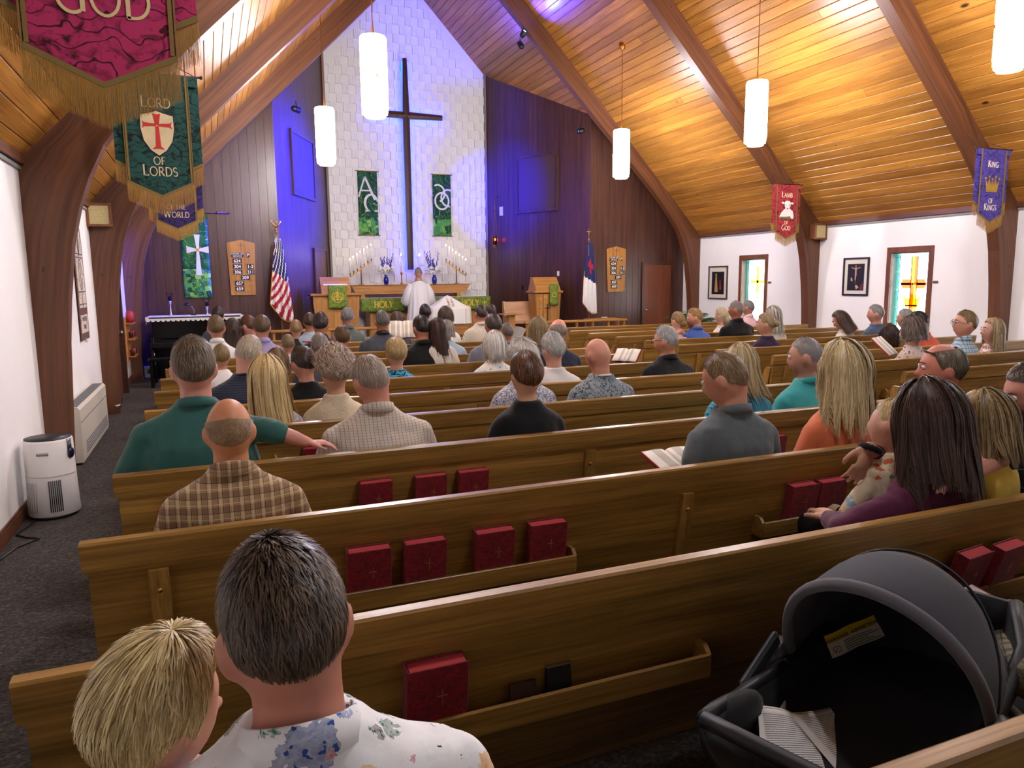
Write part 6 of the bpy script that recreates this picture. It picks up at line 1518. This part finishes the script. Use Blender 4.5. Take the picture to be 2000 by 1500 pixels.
P('woman with curly beige hair in a cream crochet top', 654, 714, LR[4], 86, .14, skin=SKP, hair=H('poof', ('8a7460', 'd8c4ac')), cloth=f_crochet, sw=.205, bulk=1.08, head=(-4, 4, 0), hn=2200, hopt=dict(curl=1.0, w=.004, T=.036), ears=False, hsz=1.12)
P('stout grey-haired man in a cream grid-checked shirt with bowed head', 734, 727, LR[3], 82, .14, skin='c88a74', hair=H('crop', ('7c6c5c', 'b8a898')), cloth=f_cream, sw=.285, bulk=1.3, head=(-14, 16, -6), collar='shirt', hn=1400, vox=.011, hopt=dict(w=.0028))
P('woman with short brown hair in a black top', 1029, 723, LR[3], 68, .14, skin='d0a084', hair=H('short', ('2e1c12', '8a6240')), cloth=f_black, sw=.215, bulk=1.0, head=(0, 6, 0), hn=1500, hopt=dict(T=.026, w=.0035, dv=.34), sleeve='elbow', hsz=1.06)
P('white-haired woman in a blue honeycomb print top, behind the brown-haired woman', 1022, 691, LR[4], 60, .14, skin=SKP, hair=H('poof', WHT), cloth=f_honey, sw=.23, head=(-5, 8, 0), hn=900, hopt=dict(curl=.3, T=.026), hsz=1.08)
P('bald man in a mottled grey sweater', 1174, 683, LR[4], 54, .14, skin='cc9078', hair=(None, '0', '0'), cloth=f_mottle, sw=.255, bulk=1.1, head=(-12, 16, 0), sleeve='long', collar='crew', collar_col=plain('e0e0dc', .8), hsz=1.1, vox=.012)
P('grey-haired man with glasses in a black polo', 1305, 657, LR[5], 48, .14, skin=SK, hair=H('short', ('7a7a78', 'c8c8c4')), cloth=f_polo, sw=.26, bulk=1.2, head=(-32, 8, 0), collar='polo', hn=700, glasses='181818', eyes=True, hsz=1.12)
P('young man in a slate polo looking down at an open hymnal', 1434, 722, LR[2], 88, .14, skin='c88e74', hair=H('crop', ('5c4a34', 'a88c66')), cloth=f_grey, sw=.255, bulk=1.05, head=(-30, 20, 0), collar='polo', hn=1800, vox=.010, hopt=dict(w=.0024), eyes=True, hsz=1.14,
  arms={'L': dict(w=1, E=at(1352, 905, 2.85), W=at(1345, 925, 3.05), d=(-.3, 1, 0)), 'R': None}, sleeve='elbow')
P('woman in a teal cable-knit cardigan with long blonde hair', 1446, 702, LR[3], 70, .14, hair=H('long', ('8a7850', 'd0bc8c')), cloth=f_cable, sw=.235, head=(15, 6, 0), hn=900, hopt=dict(L=.16, shift=.05, spread=.4), sleeve='long', hsz=1.08)
P('older man in an aqua polo', 1580, 686, LR[3], 64, .14, skin='bc8a74', hair=H('buzz', ('6c6460', 'a8a4a0')), cloth=f_teal, sw=.26, bulk=1.15, head=(-40, 6, 0), collar='polo', hn=900, eyes=True, hsz=1.16, hopt=dict(w=.0022))
P('woman with shoulder-length blonde hair in a coral blouse', 1648, 712, LR[2], 92, .14, skin=SKP, hair=H('long', ('9a8458', 'e0cc9c')), cloth=f_orange, sw=.24, bulk=1.05, head=(-24, 2, 0), hn=2200, hopt=dict(L=.20, T=.03, spread=.30, w=.004, open=56, curl=.12), sleeve='elbow', eyes=True, hsz=1.18)
P('balding man in a blue polo turning his head', 1843, 706, LR[2], 96, .14, skin='c07c66', hair=H('fringe', ('4a4034', '8a7c66')), cloth=f_blue, sw=.265, bulk=1.15, head=(-52, 2, 0), collar='polo', hn=2600, hopt=dict(T=.016, dv=.5, w=.0035, p0=44, fo=48, low=6), eyes=True, vox=.011, hsz=1.2)
MA = dict(w=1, E=at(1648, 1032, 1.96), W=at(1618, 1012, 2.22), d=(.5, .8, 0), up=(0, 0, 1), th=-1)
MB_ = dict(w=1, E=at(1850, 985, 2.30), W=at(1700, 876, 2.20), d=tuple(-.40*CR-.92*CU), up=tuple(-CF), th=1)
P('woman with long dark brown hair in a burgundy top holding a toddler', 1822, 806, LR[1], 120, .15, skin='cc9c80', hair=H('long', ('1a110d', '5e4434')), cloth=f_burg, sw=.225, head=(-12, 8, 0), hn=4200, vox=.007, hopt=dict(L=.185, T=.032, spread=.16, w=.0035, open=64), sleeve='long', arms={'L': MA, 'R': MB_}, hsz=1.2, pants='17171b', handscale=1.15)
P('blond toddler in a patchwork romper on the lap of the woman in burgundy', 1738, 818, LR[1], 60, .42, skin='d8a890', hair=H('short', ('b49a68', 'ecd8a8')), cloth=f_fair, sw=.2, head=(-20, 0, 10), hn=900, child=True, sleeve='long', hsz=.86, vox=.011, pants='b8a888')
P('girl with light brown hair in a yellow top', 1934, 806, LR[1], 95, .20, skin='cc9070', hair=H('long', ('4a3a26', 'b89c68')), cloth=f_yellow, sw=.2, head=(-45, 6, 0), hn=2200, child=True, hopt=dict(L=.12, T=.02, w=.0035, open=66), hsz=1.0, eyes=True, vox=.012)
P('bearded man in a navy plaid shirt at the photo edge', 2034, 748, LR[1], 100, .15, skin='c88c78', hair=H('crop', ('3a3028', '78685a')), cloth=f_navyp, sw=.27, bulk=1.15, head=(-62, 16, 0), collar='shirt', hn=1600, eyes=True, beard='2a201a', near=True, hsz=1.12, vox=.010,
  arms={'L': dict(E=(-.34, -.06, .93), W=(-.62, -.11, .895), d=(-1, 0, -.05), up=(0, 0, 1), th=-1), 'R': None})
P('person in an olive flannel shirt holding a hymnal, mostly out of the picture', 1990, 800, LR[0], 100, .17, skin='d8a088', hair=H('long', BRM), cloth=f_flannel, X=2.66, headZ=1.2, sw=.22, sleeve='long', hsz=1.0, vox=.008, hn=300, pants='b4bcc0',
  arms={'L': dict(w=1, E=at(2010, 1330, 1.10), W=at(1942, 1222, 1.38), d=(-.35, .8, .25), up=(-.3, -.5, .8), th=1), 'R': dict(w=1, E=at(2120, 1240, 1.35), W=at(2020, 1200, 1.45), d=(-1, .1, .05), up=(0, -.6, .8), th=1)})
# window side
P('woman with wavy grey-brown hair in a blush floral top reading a hymnal', 1786, 640, RR[3], 52, .14, skin=SKP, hair=H('long', ('3c322a', '86766a')), cloth=f_floralw, sw=.23, head=(-22, 10, 0), hn=700, hopt=dict(L=.06, T=.03, curl=.5), hsz=1.15)
P('young man with glasses in a pale blue plaid shirt', 1884, 626, RR[3], 48, .14, skin='d0967c', hair=H('short', ('5a4830', 'a08860')), cloth=f_ltplaid, sw=.21, head=(-58, -4, 0), collar='shirt', hn=700, eyes=True, glasses='40444c', hsz=1.2)
P('woman with long honey hair in rust lace', 1938, 640, RR[3], 50, .14, skin='d8a890', hair=H('long', ('6a5638', 'd8c090')), cloth=f_lace, sw=.19, head=(-62, -2, 0), hn=800, hopt=dict(L=.22, open=70), eyes=True, hsz=1.12)
P('man with black hair in a rust shirt', 1804, 620, RR[4], 32, .14, skin='8a5a40', hair=H('crop', BLK), cloth=f_rust, sw=.26, bulk=1.2, head=(-30, 22, 0), hn=300, lean=0)
P('small child with dark hair beside the open hymnal', 1736, 651, RR[4], 40, .14, hair=H('bob', DKB), cloth=f_cream2, child=True, sw=.2, hn=300)
P('grey-haired man in a blue woven shirt by the window', 1713, 608, RR[6], 31, .14, skin='c08a74', hair=H('short', GRY), cloth=f_bluew, sw=.24, bulk=1.15, head=(-40, 6, 0), hn=260, sleeve='long')
P('girl with long dark hair bowing her head against the white wall', 1652, 617, RR[6], 28, .14, hair=H('long', ('2a1a14', '6a5444')), cloth=f_cream2, sw=.18, head=(-50, 30, 0), hn=260, eyes=True, hopt=dict(L=.2))
P('person with dark grey hair in front of the ruby window', 1771, 617, RR[5], 28, .14, hair=H('short', GRY), cloth=f_slate, sw=.2, head=(-30, 5, 0), hn=200)
P('girl with a low hair bun before the palm', 1325, 622, RR[7], 26, .14, skin=SKP, hair=H('bun', ('6a5234', 'b8965c')), cloth=f_pink, sw=.16, head=(-10, 5, 0), hn=220, hopt=dict(bun=(0, -.11, -.04), bunr=.045), sleeve='none')
P('bearded man in a royal blue polo with one arm along the pew', 1360, 615, RR[7], 33, .14, skin='d0967c', hair=H('short', ('7a5830', 'c09a60')), cloth=f_royal, sw=.24, head=(-58, 8, 0), collar='polo', hn=300, eyes=True, beard='8a5028', arms={'L': dict(E=(-.32, -.08, .94), W=(-.52, -.12, .89), d=(-1, 0, 0), th=-1), 'R': None})
P('fair-haired woman between the royal blue polo and the man in black', 1411, 613, RR[8], 27, .14, skin=SKP, hair=H('bun', ('9a8a66', 'd8cca4')), cloth=f_cream2, sw=.19, hn=220, head=(-20, 6, 0), hopt=dict(bun=(0, -.10, -.06), bunr=.05))
P('broad man with cropped grey hair in a black shirt', 1440, 600, RR[7], 33, .14, skin='a86a50', hair=H('buzz', ('5a5450', '9a948e')), cloth=f_black, sw=.28, bulk=1.25, head=(-35, 4, 0), hn=240, eyes=True, collar='polo')
P('man in a pink shirt before the gold cross window', 1463, 597, RR[9], 22, .14, skin='b88068', hair=H('crop', ('5a5654', '908c88')), cloth=f_pink, sw=.21, head=(-20, 4, 0), hn=160, collar='shirt')
P('woman with long pale streaked hair below the gold cross window', 1512, 613, RR[6], 30, .14, hair=H('long', ('5a5448', 'e8e2d0')), cloth=f_cream2, sw=.2, hn=350, head=(-15, 5, 0), hopt=dict(L=.2))
P('woman in a plum cardigan with hair in a clip', 1499, 627, RR[5], 36, .14, skin='c89478', hair=H('bun', ('6a5a3e', 'c0ac80')), cloth=f_plum, sw=.22, head=(-42, 6, 0), hn=320, eyes=True, hopt=dict(bun=(0, -.105, .0), bunr=.04), sleeve='long')
# aisle side, farther rows
P('person with dark hair before the piano', 425, 611, LR[12], 26, .14, hair=H('short', DKB), cloth=f_slate, hn=120, vox=.02)
P('man with brown hair and a white shirt near the piano', 422, 634, LR[9], 37, .14, skin='c48870', hair=H('short', ('4a3a28', '86704e')), cloth=f_white, collar='shirt', hn=300)
P('woman with long dark curls near the piano', 455, 640, LR[10], 32, .14, hair=H('long', ('1e1512', '5c483c')), cloth=f_slate, hn=320, sw=.18, hopt=dict(L=.18, curl=.5))
P('person with auburn hair turned sideways near the flag', 489, 631, LR[10], 32, .14, skin='d09080', hair=H('short', ('3a2418', '74503a')), cloth=f_white, head=(-50, 8, 0), hn=240, eyes=True)
P('man in a lavender shirt with shaggy brown hair', 511, 634, LR[9], 36, .14, skin=SK, hair=H('short', ('3a2e20', '7c6648')), cloth=f_lav, sw=.25, bulk=1.1, hn=320, hopt=dict(T=.022), head=(8, 4, 0), collar='shirt')
P('boy with cropped sandy hair by the communion rail', 578, 637, LR[10], 28, .14, skin='cc9476', hair=H('buzz', ('7a6040', 'b08e60')), cloth=f_jack, child=True, sw=.21, hn=200, hsz=.98)
P('man with dark curly hair in a black zip jacket', 625, 628, LR[9], 37, .14, skin='b87e64', hair=H('short', ('1e1612', '4e4038')), cloth=f_jack, sw=.25, bulk=1.1, hn=400, collar='jacket', head=(14, 6, 0), hopt=dict(curl=.5, T=.018), sleeve='long')
P('grey-haired man in a moss green jacket below the pulpit', 678, 614, LR[11], 33, .14, skin='c08a74', hair=H('short', ('4c4a48', 'a8a6a2')), cloth=f_moss, sw=.24, collar='jacket', hn=260, head=(18, 4, 0), sleeve='long')
P('boy with brown hair in a navy shirt', 668, 653, LR[8], 36, .14, skin='c8907a', hair=H('short', ('3e2c1e', '74583c')), cloth=f_navy, child=True, sw=.25, hn=260, hsz=1.08)
P('man with greying hair in a slate hooded jacket holding an open hymnal', 746, 622, LR[9], 31, .14, skin=SKT, hair=H('crop', ('2c2a28', '94928c')), cloth=f_slate, sw=.28, bulk=1.2, collar='hood', collar_col=m_black, hn=260, sleeve='long')
P('girl with brown hair behind the open hymnal', 776, 622, LR[10], 26, .14, hair=H('long', ('3a2a20', '6c5444')), cloth=f_slate, hn=200, sw=.18, hopt=dict(L=.12))
P('man in a black polo with thick dark hair', 825, 634, LR[7], 37, .14, skin='b87c62', hair=H('short', ('120c0a', '3c2e26')), cloth=f_black, sw=.265, bulk=1.15, hn=340, collar='polo', head=(-10, 10, 0))
P('woman with very long dark hair beside the man in black polo', 855, 638, LR[7], 31, .14, hair=H('long', ('221512', '54382c')), cloth=f_cream2, hn=420, sw=.19, head=(-14, 5, 0), hopt=dict(L=.34, spread=.3, shift=.06))
P('woman with silver-streaked hair in a pale blue jacket', 872, 640, LR[8], 28, .14, hair=H('long', ('2c241e', 'c8c0b4')), cloth=f_sky, hn=320, sw=.22, head=(10, 4, 0), hopt=dict(L=.06), sleeve='long')
P('person with close-cropped black hair in front of the white robe', 830, 605, LR[12], 25, .14, skin='5a3a2c', hair=H('buzz', ('1c1210', '3a2a24')), cloth=f_slate, hn=120, vox=.02)
P('person with smooth brown hair before the white veil', 870, 614, LR[10], 28, .14, skin=SKT, hair=H('bob', ('2c2016', '5c4a38')), cloth=f_bluewhite, hn=220, sw=.2, hopt=dict(L=.04))
P('man in an ivory striped shirt with dark cropped hair', 939, 608, LR[10], 26, .14, skin='c07e68', hair=H('crop', ('241c18', '54483e')), cloth=f_ivory, sw=.25, hn=200, collar='polo')
P('person with dark hair half behind the ivory shirt', 959, 605, LR[11], 21, .14, hair=H('short', ('2a1e18', '54423a')), cloth=f_slate, hn=120, vox=.02)
P('man in an ash grey shirt with short brown hair', 964, 630, LR[7], 36, .14, skin='b07a60', hair=H('short', ('2c241e', '5e5246')), cloth=f_ash, sw=.27, bulk=1.2, hn=300, head=(4, 8, 0))
P('person with thinning grey-brown hair holding a folded sheet', 990, 644, LR[8], 27, .14, hair=H('short', ('4a423c', '8a8078')), cloth=f_slate, hn=200, sw=.2)
P('woman with a smooth white bob in a blue and white print', 965, 668, LR[6], 48, .14, skin=SKP, hair=H('bob', ('b0aca0', 'f0eee6')), cloth=f_bluewhite, sw=.22, hn=900, hopt=dict(L=.10, w=.004), hsz=1.06)
P('white-curled woman in a plain white top', 1082, 676, LR[5], 52, .14, skin=SKP, hair=H('short', ('8c8c86', 'e2e2dc')), cloth=f_white, sw=.24, bulk=1.1, head=(-8, 8, 0), hn=1000, hopt=dict(curl=.8, T=.026), hsz=1.1)
P('bald man in a navy suit', 1080, 640, LR[6], 40, .14, skin='c88670', hair=H('fringe', ('6a5c50', 'a09488')), cloth=f_navy, sw=.265, bulk=1.1, head=(18, 14, 12), sleeve='long', collar='jacket', hn=300, X=3.14)
P('woman with long dark-blonde hair beside the bald man in navy', 1050, 637, LR[7], 33, .14, hair=H('long', ('5c4a30', 'b09a70')), cloth=f_slate, hn=360, sw=.19, hopt=dict(L=.16))
P('elderly man in a striped grey shirt with wispy hair', 478, 679, LR[5], 56, .14, skin='cc9480', hair=H('crop', ('8a7c68', 'd8ccb4')), cloth=f_stripe, sw=.26, bulk=1.1, head=(16, 14, 8), hn=800, collar='crew', collar_col=f_navy, hsz=1.12)
P('child with sandy hair behind the man in green', 432, 690, LR[6], 35, .14, hair=H('short', ('5c4a30', 'a8905c')), cloth=f_white, child=True, sw=.2, hn=260)
P('girl with wavy brown hair in a blue flowered top', 541, 704, LR[6], 46, .14, hair=H('long', ('4a3420', '94744a')), cloth=f_bfl, child=True, sw=.22, hn=600, hopt=dict(L=.06, curl=.6), hsz=1.0)
P('woman with a dark bun and red hair clip in black', 597, 700, LR[5], 46, .14, skin='c48c74', hair=H('bun', ('1e1612', '5c4c3c')), cloth=f_black, sw=.22, head=(-24, 12, 0), hn=700, hopt=dict(bun=(.03, -.11, .0), bunr=.05), hsz=1.05)
P('person with tousled grey hair behind the dark bun', 624, 671, LR[6], 36, .14, hair=H('short', ('5a524a', 'a09890')), cloth=f_slate, hn=260, hopt=dict(T=.02))
P('woman with tousled blonde hair in a turquoise damask top', 774, 684, LR[6], 54, .14, skin=SKP, hair=H('short', ('8a7448', 'd8c08c')), cloth=f_damask, sw=.225, bulk=1.08, head=(0, 6, 0), hn=900, hopt=dict(T=.03, curl=.4, dv=.4), hsz=1.08)
P('child with light brown hair between the lavender shirt and black jacket', 562, 667, LR[8], 24, .14, hair=H('short', ('5c4a34', '9a8460')), cloth=f_white, child=True, sw=.18, hn=160)
P('person in a pale blue shirt behind the dark curly-haired man', 604, 624, LR[10], 26, .14, hair=H('short', BR), cloth=f_sky, sw=.2, hn=120, vox=.02)
# ---------------------------------------------------------------- red clip, scrunchie, hymnals in hands
tag(MB().box((0, 0, 0), (.07, .012, .012), ch=.004).build('hair_clip', plain('b03040', .4), None, False, at(600, 667, 5.44), (0, .05, .1)), 'bright red clip in the dark bun', 'hair clip')
def scr():
    w = at(1700, 876, 2.20); d = Vector(-.40*CR-.92*CU).normalized(); e1 = d.cross(Vector((0, 0, 1))).normalized(); e2 = d.cross(e1)
    pts = [e1*(.04*cos(2*PI*i/24))+e2*(.032*math.sin(2*PI*i/24)) for i in range(25)]
    return tag(MB().tube(pts, [.013+.003*(i % 2) for i in range(25)], 8).build('scrunchie', fabric('black_velvet', '0c0c0e', (), .9, 300), None, True, w), 'black scrunchie on the wrist of the woman in burgundy', 'scrunchie')
scr()
m_page = fabric('printed_page', 'e6e2d6', [('s', 'z', .009, .3, 'b8b4aa', .5)], .8, 0)
def open_book(p, label, rx, rz, s=1.0, op=.35, group='open hymnals in hands'):
    o = thing('open_hymnal', label, 'book', p, 0, group); o.rotation_euler = (rx, 0, rz); w, h = .15*s, .215*s
    for q in (-1, 1):
        # local: x across, y page height, z out of the page
        def cov(u, v, q=q): x = q*w*u; return (x, (v-.5)*(h+.008), x*q*op*.25-.010)
        MB().sheet(cov, 6, 2, .004).build('cover', m_red, o)
        def pg(u, v, q=q): x = q*(w-.006)*u; return (x, (v-.5)*h, x*q*op*.25+.012*math.sin(PI*min(1, u*1.15)**.6)-.002)
        MB().sheet(pg, 10, 3, .011).build('page_block', [m_page], o, True)
        MB().box((q*(w-.004), 0, w*op*.25-.001), (.003, h-.004, .010)).build('red_edge', m_redpage, o)
    return o
open_book(at(1322, 902, 2.95), 'open hymnal beside the man in the slate polo', .30, .05)
open_book(at(1726, 677, 5.60), 'open hymnal held by the woman in blush floral', .75, .45, 1.15)
open_book(at(786, 644, 9.25), 'open hymnal held up by the man in the slate hood', .85, -.25, 1.25)
open_book(at(1224, 695, 5.75), 'hymnal edge showing beside the bald man in mottled grey', .6, -.9, .8)
open_book(at(1918, 1206, 1.50), 'red hymnal held open at the photo edge', .25, .2)
tag(MB().sheet(lambda u, v: ((u-.5)*.16, .02*math.sin(u*PI), (v-.5)*.2), 6, 3, .002).build('folded_sheet', m_page, None, False, at(1011, 653, 8.4), (.5, .25, .1)), 'folded paper sheet held up beside the grey-brown head', 'paper')
# ---------------------------------------------------------------- pastor at the altar
def pastor():
    p = at(817, 533, 16.35); x, y = p.x, p.y; z0 = .32; hs = 1.02; hz = p.z
    class HM:
        R_ = Matrix.Rotation(-rad(24), 3, 'X')
        def __matmul__(s, v): q = s.R_ @ v; return Vector((q.x, q.y, q.z+hz))
    b = MB(); zs = hz-.22
    b.loft([(0, -.02, z0+.05, .15, .12), (0, -.02, 1.1, .15, .11), (0, -.02, zs-.12, .18, .11), (0, -.01, zs, .10, .07), (0, 0, hz-.08, .056, .058)]); head_mesh(b, HM(), hs)
    for s_ in (-1, 1):
        b.tube([(s_*.18, 0, zs-.06), (s_*.28, .04, zs-.34), (s_*.16, .28, zs-.36)], [.05, .042, .028], 10); hand(b, (s_*.16, .28, zs-.36), (-s_*.3, 1, 0), (0, 0, 1), 1, .4, -s_)
        b.tube([(s_*.09, 0, z0+.1), (s_*.09, .1, z0+.03)], [.05, .03], 8)
    root = b.build('person', skin_mat('b88068'), None, True, (x, y, 0)); remesh(root, .013, 4); tag(root, 'pastor in a white robe facing the altar', 'person')
    r_ = MB(); n = 64; rings = [(z0+.02, .33, .25, 1), (z0+.45, .29, .22, .9), (z0+.8, .25, .19, .7), (zs-.22, .225, .155, .35), (zs-.06, .205, .125, .1), (zs+.01, .14, .10, 0), (zs+.045, .075, .075, 0)]; vs = []
    for z, a, c, k in rings:
        for i in range(n):
            t = 2*PI*i/n; f = 1+.075*k*math.sin(t*13); vs.append((a*f*cos(t), -.02+c*f*math.sin(t), z))
    m = len(rings); fs = [(i*n+k, i*n+(k+1) % n, (i+1)*n+(k+1) % n, (i+1)*n+k) for i in range(m-1) for k in range(n)]; r_.add(vs, fs)
    f_robe = fabric('white_robe', 'dcdcdc', (), .75, 400)
    r_.build('robe', f_robe, root, True)
    for s_ in (-1, 1):
        MB().tube([(s_*.17, -.01, zs-.04), (s_*.26, .0, zs-.22), (s_*.30, .05, zs-.42), (s_*.24, .16, zs-.46), (s_*.18, .22, zs-.42)], [.07, .09, .115, .12, .10], 14).build('sleeve', f_robe, root, True)
    st = MB(); st.tube([(.12*cos(a*PI/10), .01-.085*abs(math.sin(a*PI/10)), zs+.05-.03*abs(cos(a*PI/10))) for a in range(11)], .022, 8, flat=.5); st.build('stole', m_par, root, True)
    link('hair', hair_mesh('hair', 'crop', HM(), hs, hair_mat('6a6058', 'a89c90'), 400, 77, {}), root)
pastor()
# ---------------------------------------------------------------- text outlines become plain meshes
bpy.context.view_layer.update(); dg = bpy.context.evaluated_depsgraph_get()
for o in [q for q in COL.objects if q.type == 'FONT']:
    me = D.meshes.new_from_object(o.evaluated_get(dg)); k = D.objects.new(o.name, me); COL.objects.link(k)
    k.parent = o.parent; k.location = o.location; k.rotation_euler = o.rotation_euler; nm = o.name; D.objects.remove(o); k.name = nm
# ---------------------------------------------------------------- stage lights
def lamp_obj(kind, nm, loc, energy, col, size=.1, aim=None, spot=None, blend=1.0, parent=None):
    L_ = D.lights.new(nm, kind); L_.energy = energy; L_.color = lin(col)[:3]
    if kind == 'SPOT': L_.spot_size = rad(spot); L_.spot_blend = blend; L_.shadow_soft_size = size
    elif kind == 'POINT': L_.shadow_soft_size = size
    o = D.objects.new(nm, L_); COL.objects.link(o); o.location = loc
    if aim is not None: o.rotation_euler = (Vector(aim)-Vector(loc)).to_track_quat('-Z', 'Y').to_euler()
    return o
def stage_light(loc, aim, energy, col, spot, label, lens='ffffff'):
    o = thing('spotlight', label, 'spotlight', loc, 0, 'spotlights on the timber arches')
    q = (Vector(aim)-Vector(loc)).to_track_quat('-Z', 'Y'); M = q.to_matrix()
    b = MB(); b.lathe([(.03, .10), (.055, .07), (.06, -.06), (.052, -.06), (.05, -.03), (.01, -.03)], n=14)
    b.v = [tuple(M @ Vector(v)) for v in b.v]; b.build('can', m_black, o, True)
    e = MB().lathe([(.0, -.032), (.048, -.032), (.048, -.03)], n=14); e.v = [tuple(M @ Vector(v)) for v in e.v]; e.build('lens', emit(lens, 6.0), o)
    MB().tube([(0, 0, .05), (0, .04, .16)], .008, 6).build('yoke', m_black, o)
    l = lamp_obj('SPOT', 'spot_lamp', Vector(loc)+M @ Vector((0, 0, -.09)), energy, col, .05, Vector(aim), spot)
    l.location = M @ Vector((0, 0, -.09)); l.parent = o
    return o
stage_light((7.75, 14.75, 4.9), (1.78, 16.0, 3.5), 9000, '1018ff', 42, 'spotlight behind the arch aimed at the far planked wall', '2a50ff')
stage_light((1.75, 14.75, 4.9), (7.05, 17.3, 3.8), 2600, '1018ff', 30, 'spotlight behind the arch aimed past the cross', '2a50ff')
stage_light((6.21, 14.28, 6.62), (6.9, 12.2, 8.4), 200, '2024ff', 110, 'small bright spotlight high on the arch before the chancel ceiling', 'e8f0ff')
stage_light((6.3, 14.65, 6.5), (6.0, 16.9, 9.0), 260, '2024ff', 110, 'spotlight on the chancel side of the arch', '2a50ff')
